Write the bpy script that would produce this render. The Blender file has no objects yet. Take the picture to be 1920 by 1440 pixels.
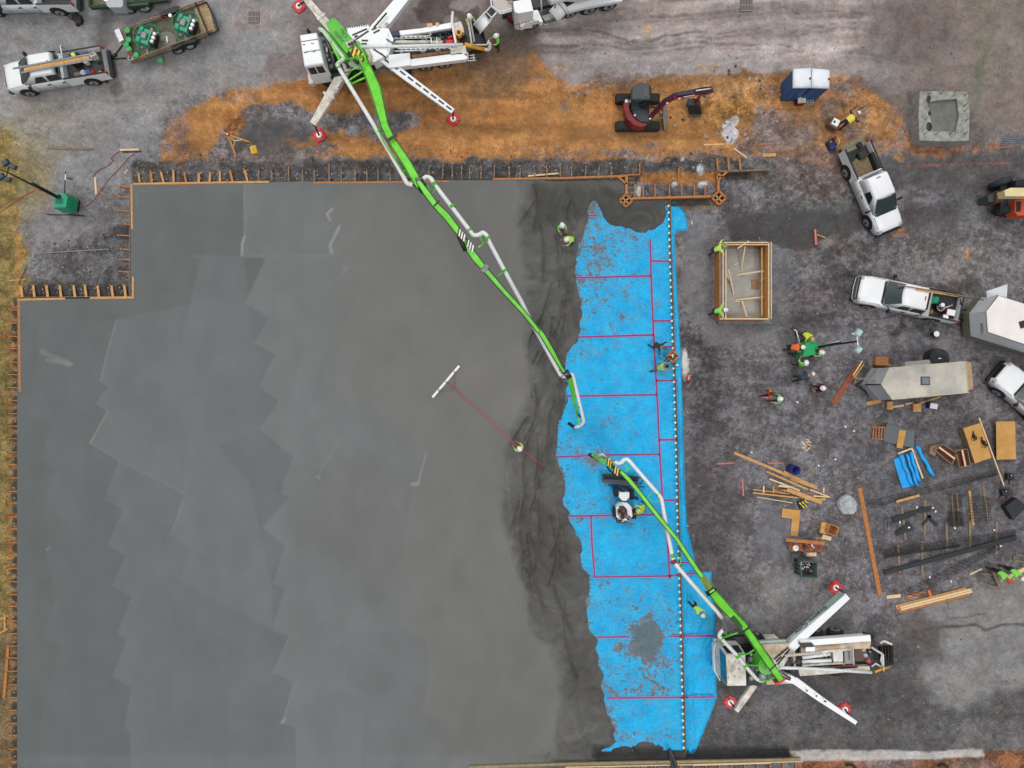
import bpy, bmesh, math, random
import numpy as np
from mathutils import Vector, Matrix
C = bpy.context.scene.collection
R = math.radians
random.seed(7)
RND = random.Random(11)
SC, CH = 30.0, 43.0            # photo pixels per metre on the ground, camera height

# ---------------------------------------------------------------- camera, sky, sun, exposure
cam = bpy.data.cameras.new('camera'); cam.sensor_width = 36; cam.lens = 36 * CH / 64.0
cam.clip_start = 0.5; cam.clip_end = 2000
co = bpy.data.objects.new('camera', cam); C.objects.link(co); co.location = (0, 0, CH)
bpy.context.scene.camera = co
w = bpy.data.worlds.new('World'); bpy.context.scene.world = w; w.use_nodes = True
nt = w.node_tree; bg = nt.nodes['Background']; bg.inputs[1].default_value = 0.12
sky = nt.nodes.new('ShaderNodeTexSky'); sky.sky_type = 'NISHITA'; sky.sun_disc = False
sky.sun_elevation = R(62); sky.sun_rotation = R(-30); sky.dust_density = 6; sky.air_density = 1.0; sky.ozone_density = 0.3
hs = nt.nodes.new('ShaderNodeHueSaturation'); hs.inputs['Saturation'].default_value = 0.3
nt.links.new(sky.outputs[0], hs.inputs['Color']); nt.links.new(hs.outputs[0], bg.inputs[0])
sl = bpy.data.lights.new('sun', 'SUN'); sl.energy = 1.3; sl.angle = R(18); sl.color = (1, .97, .92)
so = bpy.data.objects.new('sun', sl); C.objects.link(so)
so.rotation_euler = (R(28), 0, R(30)); so.location = (0, 0, 80)
vs = bpy.context.scene.view_settings; vs.view_transform = 'Standard'; vs.look = 'None'; vs.exposure = -0.25

# ---------------------------------------------------------------- helpers
def lin(c):
    return tuple((v/255/12.92 if v/255 <= .04045 else ((v/255+.055)/1.055)**2.4) for v in c)
def W(px, py, z=0.0):
    k = (CH - z) / CH / SC
    return Vector(((px-960)*k, (720-py)*k, z))
MATS = {}
def mat(name, rgb, rough=.6, metal=0., nz=None, bump=None, spec=.5, coat=0, alpha=None, trans=0):
    """procedural material: colour broken up by noise nz=(scale, amount[, second rgb]) and bump=(scale, strength)"""
    if name in MATS: return MATS[name]
    m = bpy.data.materials.new(name); m.use_nodes = True; t = m.node_tree; b = t.nodes['Principled BSDF']
    l = lin(rgb); b.inputs['Base Color'].default_value = (*l, 1); b.inputs['Roughness'].default_value = rough
    b.inputs['Metallic'].default_value = metal; b.inputs['Specular IOR Level'].default_value = spec
    b.inputs['Coat Weight'].default_value = coat
    if trans: b.inputs['Transmission Weight'].default_value = trans
    if alpha is not None: b.inputs['Alpha'].default_value = alpha
    if nz or bump:
        tc = t.nodes.new('ShaderNodeTexCoord')
    if nz:
        n = t.nodes.new('ShaderNodeTexNoise'); n.inputs['Scale'].default_value = nz[0]; n.inputs['Detail'].default_value = 5; n.inputs['Roughness'].default_value = .65
        t.links.new(tc.outputs['Object'], n.inputs['Vector'])
        r = t.nodes.new('ShaderNodeValToRGB'); r.color_ramp.elements[0].position = .32; r.color_ramp.elements[1].position = .68
        l2 = lin(nz[2]) if len(nz) > 2 else tuple(v*(1-nz[1]) for v in l)
        l1 = l if len(nz) > 2 else tuple(min(1, v*(1+nz[1]*.5)) for v in l)
        r.color_ramp.elements[0].color = (*l2, 1); r.color_ramp.elements[1].color = (*l1, 1)
        t.links.new(n.outputs[0], r.inputs[0]); t.links.new(r.outputs[0], b.inputs['Base Color'])
    if bump:
        n2 = t.nodes.new('ShaderNodeTexNoise'); n2.inputs['Scale'].default_value = bump[0]; n2.inputs['Detail'].default_value = 4
        t.links.new(tc.outputs['Object'], n2.inputs['Vector'])
        bp = t.nodes.new('ShaderNodeBump'); bp.inputs['Strength'].default_value = bump[1]; bp.inputs['Distance'].default_value = .03
        t.links.new(n2.outputs[0], bp.inputs['Height']); t.links.new(bp.outputs[0], b.inputs['Normal'])
    MATS[name] = m; return m

class MB:
    """collects shapes into one mesh"""
    def __init__(s): s.bm = bmesh.new(); s.mats = []
    def _mi(s, m):
        if m is None: return 0
        if m not in s.mats: s.mats.append(m)
        return s.mats.index(m)
    def mesh(s, vs, fs, m=None, smooth=False):
        i = s._mi(m); vv = [s.bm.verts.new(v) for v in vs]
        for f in fs:
            try:
                fc = s.bm.faces.new([vv[k] for k in f]); fc.material_index = i; fc.smooth = smooth
            except ValueError: pass
        return s
    def box(s, c, d, m=None, rz=0, tap=(1, 1), sh=(0, 0), bv=0):
        """c = centre of the base, d = sizes; tap = top scale, sh = top shift"""
        x, y, z = d[0]/2, d[1]/2, d[2]; cr, sr = math.cos(rz), math.sin(rz); vs = []
        def P(a, b, h):
            return (c[0]+a*cr-b*sr, c[1]+a*sr+b*cr, c[2]+h)
        if bv:
            e = bv; ring = [(-x+e, -y), (x-e, -y), (x, -y+e), (x, y-e), (x-e, y), (-x+e, y), (-x, y-e), (-x, -y+e)]
            lev = [(0, 0, 1), (z-e, 0, 1), (z, e, 1)]; rows = []
            for h, ins, _ in lev:
                t = h/z; tx, ty = 1+(tap[0]-1)*t, 1+(tap[1]-1)*t
                k = (x-ins)/x, (y-ins)/y
                rows.append([P(a*tx*k[0]+sh[0]*t, b*ty*k[1]+sh[1]*t, h) for a, b in ring])
            vs = [v for r_ in rows for v in r_]; n = 8; fs = [tuple(range(n))[::-1], tuple(range(2*n, 3*n))]
            for q in range(2):
                for k in range(n): fs.append((q*n+k, q*n+(k+1) % n, (q+1)*n+(k+1) % n, (q+1)*n+k))
            return s.mesh(vs, fs, m)
        for h, tx, ty, ox, oy in ((0, 1, 1, 0, 0), (z, tap[0], tap[1], sh[0], sh[1])):
            for a, b in ((-x, -y), (x, -y), (x, y), (-x, y)): vs.append(P(a*tx+ox, b*ty+oy, h))
        return s.mesh(vs, [(3, 2, 1, 0), (4, 5, 6, 7), (0, 1, 5, 4), (1, 2, 6, 5), (2, 3, 7, 6), (3, 0, 4, 7)], m)
    def beam(s, p0, p1, wd, h, m=None, w1=None, h1=None):
        """rectangular bar from p0 to p1, wd wide (horizontal), h high"""
        p0, p1 = Vector(p0), Vector(p1); d = (p1-p0)
        if d.length < 1e-6: return s
        d.normalize()
        sd = d.cross(Vector((0, 0, 1)))
        if sd.length < .05: sd = Vector((1, 0, 0))
        sd.normalize(); up = sd.cross(d); w1 = wd if w1 is None else w1; h1 = h if h1 is None else h1
        vs = []
        for p, a, b in ((p0, wd/2, h/2), (p1, w1/2, h1/2)):
            for i, j in ((-1, -1), (1, -1), (1, 1), (-1, 1)): vs.append(p+sd*a*i+up*b*j)
        return s.mesh(vs, [(0, 1, 2, 3), (7, 6, 5, 4), (0, 4, 5, 1), (1, 5, 6, 2), (2, 6, 7, 3), (3, 7, 4, 0)], m)
    def tube(s, pts, r, m=None, n=8, r1=None):
        pts = [Vector(p) for p in pts]; rows = []; N = len(pts); last = None
        for i, p in enumerate(pts):
            d = (pts[min(i+1, N-1)]-pts[max(i-1, 0)]).normalized()
            u = d.cross(Vector((0, 0, 1)))
            if u.length < .1: u = last if last is not None else Vector((1, 0, 0))
            u.normalize(); last = u; v = d.cross(u)
            rr = r if r1 is None else r+(r1-r)*i/(N-1)
            rows += [p+(u*math.cos(a)+v*math.sin(a))*rr for a in (2*math.pi*k/n for k in range(n))]
        fs = [tuple(range(n))[::-1], tuple(range((N-1)*n, N*n))]
        for i in range(N-1):
            for k in range(n): fs.append((i*n+k, i*n+(k+1) % n, (i+1)*n+(k+1) % n, (i+1)*n+k))
        return s.mesh(rows, fs, m, True)
    def cyl(s, c, r, h, m=None, n=16, r1=None, axis='z', cap=True):
        r1 = r if r1 is None else r1; vs = []
        for hh, rr in ((0, r), (h, r1)):
            for k in range(n):
                a = 2*math.pi*k/n; x, y = rr*math.cos(a), rr*math.sin(a)
                if axis == 'z': vs.append((c[0]+x, c[1]+y, c[2]+hh))
                elif axis == 'y': vs.append((c[0]+x, c[1]+hh, c[2]+y))
                else: vs.append((c[0]+hh, c[1]+x, c[2]+y))
        fs = [(k, (k+1) % n, n+(k+1) % n, n+k) for k in range(n)]
        if cap: fs += [tuple(range(n))[::-1], tuple(range(n, 2*n))]
        return s.mesh(vs, fs, m)
    def loft(s, rings, m=None, smooth=True, cap=True):
        n = len(rings[0]); vs = [v for r_ in rings for v in r_]; fs = []
        for i in range(len(rings)-1):
            for k in range(n): fs.append((i*n+k, i*n+(k+1) % n, (i+1)*n+(k+1) % n, (i+1)*n+k))
        if cap: fs += [tuple(range(n))[::-1], tuple(range((len(rings)-1)*n, len(rings)*n))]
        return s.mesh(vs, fs, m, smooth)
    def ball(s, c, r, m=None, n=10, q=6, sq=(1, 1, 1)):
        rings = []
        for i in range(q+1):
            a = -math.pi/2+math.pi*i/q; cr = max(.02, math.cos(a))
            rings.append([(c[0]+r*sq[0]*cr*math.cos(2*math.pi*k/n), c[1]+r*sq[1]*cr*math.sin(2*math.pi*k/n), c[2]+r*sq[2]*math.sin(a)) for k in range(n)])
        return s.loft(rings, m)
    def prism(s, poly, z0, z1, m=None, top=None):
        """poly = list of (x, y); top = optional other outline for the top"""
        n = len(poly); t = top or poly
        return s.mesh([(p[0], p[1], z0) for p in poly]+[(p[0], p[1], z1) for p in t],
                      [tuple(range(n))[::-1], tuple(range(n, 2*n))]+[(k, (k+1) % n, n+(k+1) % n, n+k) for k in range(n)], m)
    def build(s, name, m=None, parent=None, world=False, bevel=0):
        if m is not None and not s.mats: s.mats = [m]
        bmesh.ops.recalc_face_normals(s.bm, faces=s.bm.faces[:])
        me = bpy.data.meshes.new(name); s.bm.to_mesh(me); s.bm.free()
        for x in s.mats: me.materials.append(x)
        o = bpy.data.objects.new(name, me); C.objects.link(o)
        if parent is not None:
            if world: me.transform(wmat(parent).inverted())
            o.parent = parent
        if bevel:
            b = o.modifiers.new('bevel', 'BEVEL'); b.width = bevel; b.segments = 2; b.limit_method = 'ANGLE'
        return o
def wmat(o):
    m = Matrix.Translation(o.location) @ o.rotation_euler.to_matrix().to_4x4()
    return wmat(o.parent) @ m if o.parent else m
def tag(o, label=None, cat=None, group=None, kind=None):
    if label: o['label'] = label
    if cat: o['category'] = cat
    if group: o['group'] = group
    if kind: o['kind'] = kind
    return o
def thing(name, label, cat, loc=(0, 0, 0), rz=0, group=None):
    o = bpy.data.objects.new(name, None); C.objects.link(o); o.location = loc; o.rotation_euler = (0, 0, rz)
    o.empty_display_size = .2
    return tag(o, label, cat, group)
def kids(o): return [c for c in bpy.data.objects if c.parent is o]
def dup(root, loc, rz=0, label=None, group=None):
    r = root.copy(); C.objects.link(r); r.location = loc; r.rotation_euler = (0, 0, rz)
    if label: r['label'] = label
    if group: r['group'] = group
    for ch in kids(root):
        c = ch.copy(); C.objects.link(c); c.parent = r
        for g in kids(ch):
            d = g.copy(); C.objects.link(d); d.parent = c
    return r
def text(name, body, parent, loc, rot, size, m, sx=1):
    cu = bpy.data.curves.new(name, 'FONT'); cu.body = body; cu.size = size; cu.extrude = .004; cu.align_x = 'CENTER'; cu.align_y = 'CENTER'
    o = bpy.data.objects.new(name, cu); dg = bpy.context.evaluated_depsgraph_get()
    me = bpy.data.meshes.new_from_object(o); bpy.data.objects.remove(o)
    me.materials.clear(); me.materials.append(m)
    me.transform(Matrix.Diagonal((sx, 1, 1, 1)))
    o = bpy.data.objects.new(name, me); C.objects.link(o); o.parent = parent; o.location = loc; o.rotation_euler = rot
    return o

# ---------------------------------------------------------------- numpy noise and region masks, in photo-pixel plan units
def vnoise(x, y, cell, seed, ax=1.0):
    rs = np.random.RandomState(seed); G = rs.rand(256, 256)
    u, v = x/(cell*ax)+seed*13.7, y/cell+seed*7.3
    i, j = np.floor(u).astype(int), np.floor(v).astype(int); fu, fv = u-i, v-j
    fu = fu*fu*(3-2*fu); fv = fv*fv*(3-2*fv); i0, j0, i1, j1 = i % 256, j % 256, (i+1) % 256, (j+1) % 256
    return (G[i0, j0]*(1-fu)+G[i1, j0]*fu)*(1-fv)+(G[i0, j1]*(1-fu)+G[i1, j1]*fu)*fv
def fbm(x, y, cell, seed, o=4, ax=1.0):
    s, a, t = 0, 1, 0
    for k in range(o): s = s+a*vnoise(x, y, cell/2**k, seed+k*31, ax); t += a; a *= .55
    return s/t-.5
def sdf(x, y, pts):
    """signed distance, positive inside"""
    d = np.full(x.shape, 1e9); ins = np.zeros(x.shape, bool); n = len(pts)
    for k in range(n):
        ax, ay = pts[k]; bx, by = pts[(k+1) % n]; ex, ey = bx-ax, by-ay; L = ex*ex+ey*ey+1e-9
        t = np.clip(((x-ax)*ex+(y-ay)*ey)/L, 0, 1)
        d = np.minimum(d, (x-ax-t*ex)**2+(y-ay-t*ey)**2)
        if ay != by:
            c = ((ay > y) != (by > y)) & (x < ex*(y-ay)/(by-ay)+ax); ins ^= c
    return np.where(ins, 1, -1)*np.sqrt(d)
def seg(x, y, pts):
    d = np.full(x.shape, 1e9)
    for k in range(len(pts)-1):
        ax, ay = pts[k]; bx, by = pts[k+1]; ex, ey = bx-ax, by-ay; L = ex*ex+ey*ey+1e-9
        t = np.clip(((x-ax)*ex+(y-ay)*ey)/L, 0, 1); d = np.minimum(d, (x-ax-t*ex)**2+(y-ay-t*ey)**2)
    return np.sqrt(d)
def sst(v, a, b):
    t = np.clip((v-a)/(b-a), 0, 1); return t*t*(3-2*t)
class Paint:
    def __init__(s, x, y, base, seed=3):
        s.x, s.y, s.col = x, y, np.tile(np.array(lin(base)), (len(x), 1)); s.mott = np.full(len(x), .5); s.h = np.zeros(len(x))
        s.n1 = fbm(x, y, 46, seed); s.n2 = fbm(x, y, 46, seed+5); s.n3 = fbm(x, y, 14, seed+9)
    def lay(s, pts, col, op=1, fe=10, warp=30, br=0, mott=None, line=None, h=0, ell=None):
        """blend a colour over the region; br = break-up of the cover by noise"""
        xs = [p[0] for p in pts]; ys = [p[1] for p in pts]; g = fe+warp+(line or 0)+5
        if ell: xs = [ell[0]-ell[2], ell[0]+ell[2]]; ys = [ell[1]-ell[3], ell[1]+ell[3]]
        k = np.where((s.x > min(xs)-g) & (s.x < max(xs)+g) & (s.y > min(ys)-g) & (s.y < max(ys)+g))[0]
        if not len(k): return
        X = s.x[k]+s.n1[k]*warp*2+s.n3[k]*warp*.7; Y = s.y[k]+s.n2[k]*warp*2-s.n3[k]*warp*.7
        if ell: d = (1-np.sqrt(((X-ell[0])/ell[2])**2+((Y-ell[1])/ell[3])**2))*min(ell[2], ell[3])
        elif line: d = line/2-seg(X, Y, pts)
        else: d = sdf(X, Y, pts)
        a = sst(d, -fe/2, fe/2)*op
        if br: a = a*sst(s.n3[k]+s.n1[k]*.5+fbm(s.x[k], s.y[k], 7, 91, 2)*.5, -br*.35, br*.25) if br < 5 else a
        c = np.array(lin(col)); s.col[k] = s.col[k]*(1-a[:, None])+c*a[:, None]
        if mott is not None: s.mott[k] = s.mott[k]*(1-a)+mott*a
        if h: s.h[k] += a*h
def axis(lo, hi, st, far):
    a = list(np.arange(lo, hi+1e-6, st)); s_, e = st, a[-1]
    out = []
    while e < far: s_ *= 1.5; e += s_; out.append(e)
    s_, e = st, a[0]; neg = []
    while e > -far: s_ *= 1.5; e -= s_; neg.append(e)
    return np.array(neg[::-1]+a+out)
def grid_mesh(name, xs, ys, zf, keep=None, attrs=(), m=None):
    X, Y = np.meshgrid(xs, ys); X, Y = X.ravel(), Y.ravel(); Z = zf
    nx, ny = len(xs), len(ys); i = np.arange((ny-1)*nx).reshape(ny-1, nx)[:, :-1].ravel()
    F = np.stack([i, i+1, i+nx+1, i+nx], 1)
    if keep is not None: F = F[keep[F].any(1)]
    me = bpy.data.meshes.new(name); V = np.stack([X, Y, Z], 1)
    me.vertices.add(len(V)); me.vertices.foreach_set('co', V.ravel())
    me.loops.add(F.size); me.loops.foreach_set('vertex_index', F.ravel())
    me.polygons.add(len(F)); me.polygons.foreach_set('loop_start', np.arange(0, F.size, 4))
    me.polygons.foreach_set('use_smooth', np.ones(len(F), bool))
    me.update(); me.validate()
    for nm, arr in attrs:
        if arr.ndim == 2:
            a = me.attributes.new(nm, 'FLOAT_COLOR', 'POINT'); a.data.foreach_set('color', np.concatenate([arr, np.ones((len(arr), 1))], 1).ravel())
        else:
            a = me.attributes.new(nm, 'FLOAT', 'POINT'); a.data.foreach_set('value', arr.astype(float))
    o = bpy.data.objects.new(name, me); C.objects.link(o); me.materials.append(m); return o
class NT:
    """small node-tree builder"""
    def __init__(s, name, rough=.9):
        s.m = bpy.data.materials.new(name); s.m.use_nodes = True; s.t = s.m.node_tree; s.b = s.t.nodes['Principled BSDF']
        s.b.inputs['Roughness'].default_value = rough; s.tc = s.t.nodes.new('ShaderNodeTexCoord').outputs['Object']
    def n(s, typ, **k):
        o = s.t.nodes.new(typ)
        for a, v in k.items():
            if a.startswith('i_'): o.inputs[a[2:].replace('_', ' ')].default_value = v
            else: setattr(o, a, v)
        return o
    def L(s, a, b): s.t.links.new(a, b)
    def noise(s, scale, det=4, ro=.6, st=None):
        o = s.n('ShaderNodeTexNoise'); o.inputs['Scale'].default_value = scale; o.inputs['Detail'].default_value = det; o.inputs['Roughness'].default_value = ro
        if st:
            mp = s.n('ShaderNodeMapping'); mp.inputs['Scale'].default_value = st; s.L(s.tc, mp.inputs[0]); s.L(mp.outputs[0], o.inputs['Vector'])
        else: s.L(s.tc, o.inputs['Vector'])
        return o.outputs[0]
    def ramp(s, v, pts):
        r = s.n('ShaderNodeValToRGB'); e = r.color_ramp.elements
        while len(e) < len(pts): e.new(.5)
        for k, (p, c) in enumerate(pts): e[k].position = p; e[k].color = (c, c, c, 1) if not isinstance(c, tuple) else (*c, 1)
        s.L(v, r.inputs[0]); return r.outputs[0]
    def math(s, op, a, b=None, clamp=False):
        o = s.n('ShaderNodeMath', operation=op, use_clamp=clamp)
        for k, v in enumerate((a, b)):
            if v is None: continue
            if isinstance(v, (int, float)): o.inputs[k].default_value = v
            else: s.L(v, o.inputs[k])
        return o.outputs[0]
    def mix(s, f, a, b, mode='MIX'):
        o = s.n('ShaderNodeMix', data_type='RGBA', blend_type=mode)
        for k, v in ((0, f), (6, a), (7, b)):
            if isinstance(v, (int, float)): o.inputs[k].default_value = v
            elif isinstance(v, tuple): o.inputs[k].default_value = (*v, 1)
            else: s.L(v, o.inputs[k])
        return o.outputs[2]
    def att(s, nm):
        o = s.n('ShaderNodeAttribute', attribute_name=nm); return o
    def bump(s, h, st, dist=.03):
        o = s.n('ShaderNodeBump'); o.inputs['Strength'].default_value = st; o.inputs['Distance'].default_value = dist; s.L(h, o.inputs['Height'])
        s.L(o.outputs[0], s.b.inputs['Normal'])
# ---------------------------------------------------------------- the ground: one sheet to the horizon, its soils laid as regions
g = NT('ground_soil', .95)
gc, gm = g.att('col').outputs['Color'], g.att('mott').outputs['Fac']
v = g.mix(1, gc, g.ramp(g.noise(.9, 8, .75), [(.36, .74), (.5, .98), (.66, 1.24)]), 'MULTIPLY')
mn = g.math('ADD', g.math('MULTIPLY', g.noise(2.4, 9, .80), .52), g.math('MULTIPLY', g.noise(.62, 5, .7), .48))
mo = g.ramp(mn, [(.43, (.50, .46, .46)), (.482, (.66, .63, .64)), (.512, (1.16, 1.14, 1.16)), (.58, (1.6, 1.57, 1.6))])              # mottled damp / dusty gravel
v = g.mix(gm, v, g.mix(1, v, mo, 'MULTIPLY'))
v = g.mix(g.math('ADD', .45, g.math('MULTIPLY', gm, .6), True), v, g.mix(1, v, g.ramp(g.noise(10, 5, .9), [(.38, .62), (.5, 1.0), (.62, 1.36)]), 'MULTIPLY'))   # stones
def cells(sc_, lo, hi):
    o_ = g.n('ShaderNodeTexVoronoi'); o_.inputs['Scale'].default_value = sc_; dn = g.n('ShaderNodeTexNoise'); dn.inputs['Scale'].default_value = sc_*1.6; dn.inputs['Detail'].default_value = 3; g.L(g.tc, dn.inputs['Vector'])
    ad = g.n('ShaderNodeVectorMath', operation='MULTIPLY_ADD'); g.L(dn.outputs['Color'], ad.inputs[0]); ad.inputs[1].default_value = (.9/sc_,)*3; g.L(g.tc, ad.inputs[2]); g.L(ad.outputs[0], o_.inputs['Vector'])
    sp_ = g.n('ShaderNodeSeparateColor'); g.L(o_.outputs['Color'], sp_.inputs[0]); return g.ramp(sp_.outputs[0], [(.0, lo), (.5, 1.0), (1.0, hi)])
v = g.mix(g.math('ADD', .22, g.math('MULTIPLY', gm, .6), True), v, g.mix(1, v, cells(4.5, .70, 1.32), 'MULTIPLY'))
v = g.mix(g.math('ADD', .2, g.math('MULTIPLY', gm, .6), True), v, g.mix(1, v, cells(9, .72, 1.32), 'MULTIPLY'))
hu = g.ramp(g.noise(.5, 3), [(.35, (1.04, .99, .97)), (.65, (.96, 1.0, 1.03))]); v = g.mix(1, v, hu, 'MULTIPLY')
vo = g.n('ShaderNodeTexVoronoi'); vo.inputs['Scale'].default_value = 7; g.L(g.tc, vo.inputs['Vector'])
pal = g.ramp(vo.outputs['Distance'], [(.03, 1.0), (.075, 0.0)])                    # odd pale stones
pal = g.math('MULTIPLY', pal, g.ramp(g.noise(1.9, 2), [(.5, 0.0), (.6, .8)]))
v = g.mix(pal, v, g.mix(.5, v, (.45, .43, .41)))
g.L(v, g.b.inputs['Base Color']); g.bump(g.noise(14, 6, .75), .55, .05)
xs, ys = axis(-34, 34, .1, 420), axis(-26, 26, .1, 420)
X, Y = np.meshgrid(xs, ys); px, py = X.ravel()*SC+960, 720-Y.ravel()*SC
P = Paint(px, py, (115, 114, 114))
A = P.lay
E = lambda cx, cy, rx, ry, col, **k: A([(0, 0)], col, ell=(cx, cy, rx, ry), **k)
# north-west gravel yard and the road along the north
A([(-900, -900), (3000, -900), (3000, 150), (1500, 150), (1000, 160), (300, 180), (240, 340), (-900, 340)], (143, 137, 136), fe=40, mott=.12)
A([(-900, -900), (620, -900), (560, 120), (330, 190), (240, 330), (-900, 600)], (142, 142, 142), fe=60, mott=.15)
A([(560, -300), (1000, -300), (960, 60), (880, 130), (560, 150)], (128, 119, 116), fe=50, op=.85, mott=.1)
A([(880, 20), (1020, 70), (1010, 150), (900, 160), (860, 120)], (96, 90, 84), fe=40, op=.9)
st = fbm(px, py+px*.06, 20, 77, 3, 9.0)                                            # tyre-drawn streaks along the road
rd = sst(sdf(px, py, [(960, -300), (1760, -300), (1700, 100), (1560, 150), (1000, 150), (960, 90)]), -30, 60)
P.col *= (1+st*rd*1.9)[:, None]*np.stack([1+.33*rd, 1+.27*rd, 1+.21*rd], 1)
big = fbm(px, py, 160, 201, 4, 1.3); P.col *= (1+big*.45)[:, None]
A([(1560, -300), (3000, -300), (3000, 330), (1700, 240), (1640, 170), (1700, 90), (1660, 20)], (128, 117, 111), fe=90, warp=50, op=.95, mott=.1)
A([(1830, -60), (1850, 60), (1830, 150), (1825, 220)], (122, 119, 106), line=44, fe=40, warp=22, op=.8)
A([(1880, 0), (1860, 60), (1840, 110), (1832, 170)], (104, 107, 92), line=14, fe=14, warp=14, op=.75)
A([(1900, 130), (1880, 60)], (133, 124, 114), line=70, fe=50, warp=20, op=.6)
E(1120, 110, 120, 22, (158, 152, 152), fe=40, op=.5); E(1350, 60, 200, 20, (163, 154, 152), fe=40, op=.55)
E(1300, 120, 230, 18, (140, 140, 141), fe=30, op=.5); E(1780, 250, 60, 20, (93, 90, 89), fe=40)
E(740, 25, 90, 38, (88, 78, 74), fe=3, warp=16, op=.0)
E(835, 20, 62, 36, (100, 89, 85), fe=3, warp=22); E(865, 0, 26, 14, (140, 131, 127), fe=3, warp=16)
E(848, 38, 18, 12, (134, 126, 122), fe=3, warp=14)
E(190, 55, 22, 34, (97, 96, 96), fe=26, warp=12, op=.9); E(218, 168, 11, 13, (91, 90, 91), fe=6, warp=8)
E(228, 190, 20, 4, (112, 100, 88), fe=8, warp=8); E(475, 30, 26, 26, (150, 141, 138), fe=14)
E(130, 200, 160, 40, (152, 148, 144), fe=60, op=.5); E(210, 290, 70, 60, (129, 130, 132), fe=50, op=.7)
E(90, 250, 60, 60, (146, 142, 128), fe=60, op=.6)
# tyre tracks, clods and spill marks on the road
for a_ in ([(1180, 78), (1260, 70), (1340, 60), (1440, 48)], [(1200, 34), (1240, 30), (1330, 24), (1420, 18)], [(1440, 20), (1470, 12), (1500, 24), (1560, 22), (1640, 24)], [(1480, 60), (1520, 50), (1600, 44)], [(1030, 60), (1100, 56), (1180, 74)], [(1580, 98), (1640, 104), (1700, 108)], [(1000, 90), (1100, 84), (1200, 92), (1340, 80), (1500, 84)]):
    A(a_, (92, 86, 84), line=5, fe=4, warp=8, op=.85, br=1); A([(p[0]+6, p[1]+9) for p in a_], (104, 97, 94), line=4, fe=4, warp=8, op=.7, br=1)
for q_ in range(9): y_ = 18+q_*14; A([(1000, y_+30), (1200, y_+18), (1450, y_+2), (1650, y_-6)], (118+(q_ % 3)*18, 110+(q_ % 3)*18, 108+(q_ % 3)*17), line=7, fe=10, warp=10, op=.35)
for q_ in range(7): y_ = 60+q_*22; A([(600, y_+20), (300, y_+60), (60, y_+110)], (124+(q_ % 2)*30, 120+(q_ % 2)*28, 119+(q_ % 2)*28), line=8, fe=12, warp=16, op=.3)
E(715, 95, 150, 34, (112, 104, 101), fe=40, op=.6); E(900, 105, 60, 26, (74, 68, 62), fe=26, op=.8, warp=20); E(1690, 60, 90, 50, (104, 94, 90), fe=60, op=.8); E(1640, 190, 70, 40, (106, 99, 98), fe=40, op=.7)
# sparse grass and yellow clay on the west
A([(-900, 235), (20, 240), (90, 290), (95, 330), (40, 520), (36, 600), (-900, 600)], (143, 131, 92), fe=60, warp=30, op=.9, mott=.3)
A([(-900, 240), (20, 250), (40, 330), (38, 540), (36, 2400), (-900, 2400)], (134, 117, 70), fe=30, warp=22, mott=.55)
for k in range(46):
    q = RND.random(); E(RND.uniform(-80, 34), RND.uniform(250, 1440), RND.uniform(5, 14), RND.uniform(6, 22), ((92, 98, 58), (152, 125, 74), (150, 104, 60))[k % 3], fe=10, warp=10, op=.75)
A([(-60, 1190), (20, 1190), (36, 1440), (36, 1700), (-300, 1700)], (108, 92, 74), fe=60, mott=.5, op=.7)
A([(36, 480), (34, 400), (30, 560), (32, 590)], (172, 132, 72), line=12, fe=12, warp=8, op=.8)
A([(60, 470), (110, 450), (250, 430), (250, 560), (60, 560)], (91, 90, 91), fe=40, warp=26, op=.85, mott=.85)
E(110, 410, 60, 50, (133, 132, 135), fe=50, op=.7, mott=.1); E(70, 470, 30, 50, (128, 128, 129), fe=30, op=.7)
E(228, 430, 22, 9, (66, 66, 66), fe=5, warp=5)
# the laydown yard on the east
A([(1270, 300), (3000, 300), (3000, 2600), (1270, 2600)], (108, 106, 109), fe=10, mott=.75)
E(1500, 800, 170, 120, (105, 104, 107), fe=120, op=.8, mott=.7); E(1330, 960, 60, 130, (87, 84, 85), fe=60, mott=.5)
E(1330, 720, 50, 120, (83, 80, 82), fe=50, op=.8, mott=.9); E(1290, 560, 20, 150, (95, 92, 94), fe=30, mott=.9)
A([(1280, 400), (1345, 400), (1345, 440), (1480, 445), (1480, 640), (1330, 650), (1275, 560)], (116, 116, 118), fe=14, warp=10, mott=.2)
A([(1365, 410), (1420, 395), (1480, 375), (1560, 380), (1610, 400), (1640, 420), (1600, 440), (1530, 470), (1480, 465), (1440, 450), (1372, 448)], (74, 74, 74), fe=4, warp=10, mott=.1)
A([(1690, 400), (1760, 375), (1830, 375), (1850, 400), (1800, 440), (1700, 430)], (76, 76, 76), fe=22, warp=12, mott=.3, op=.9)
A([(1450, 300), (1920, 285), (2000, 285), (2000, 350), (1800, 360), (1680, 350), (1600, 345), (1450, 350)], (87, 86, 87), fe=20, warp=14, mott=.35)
E(1750, 500, 150, 70, (108, 106, 105), fe=80, mott=.8, op=.7); E(1590, 500, 80, 60, (94, 92, 92), fe=60, mott=.9, op=.8)
E(1830, 480, 90, 60, (120, 118, 117), fe=60, op=.6, mott=.6); E(1850, 400, 40, 50, (118, 118, 119), fe=40, op=.6)
E(1520, 590, 70, 70, (90, 86, 88), fe=60, mott=.8, op=.7); E(1700, 640, 200, 22, (112, 110, 113), fe=30, op=.6, mott=.3)
E(1685, 620, 18, 10, (70, 70, 70), fe=10, op=.9); E(1738, 620, 20, 16, (71, 70, 70), fe=12, op=.8); E(1836, 666, 14, 6, (63, 62, 62), fe=6)
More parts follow.
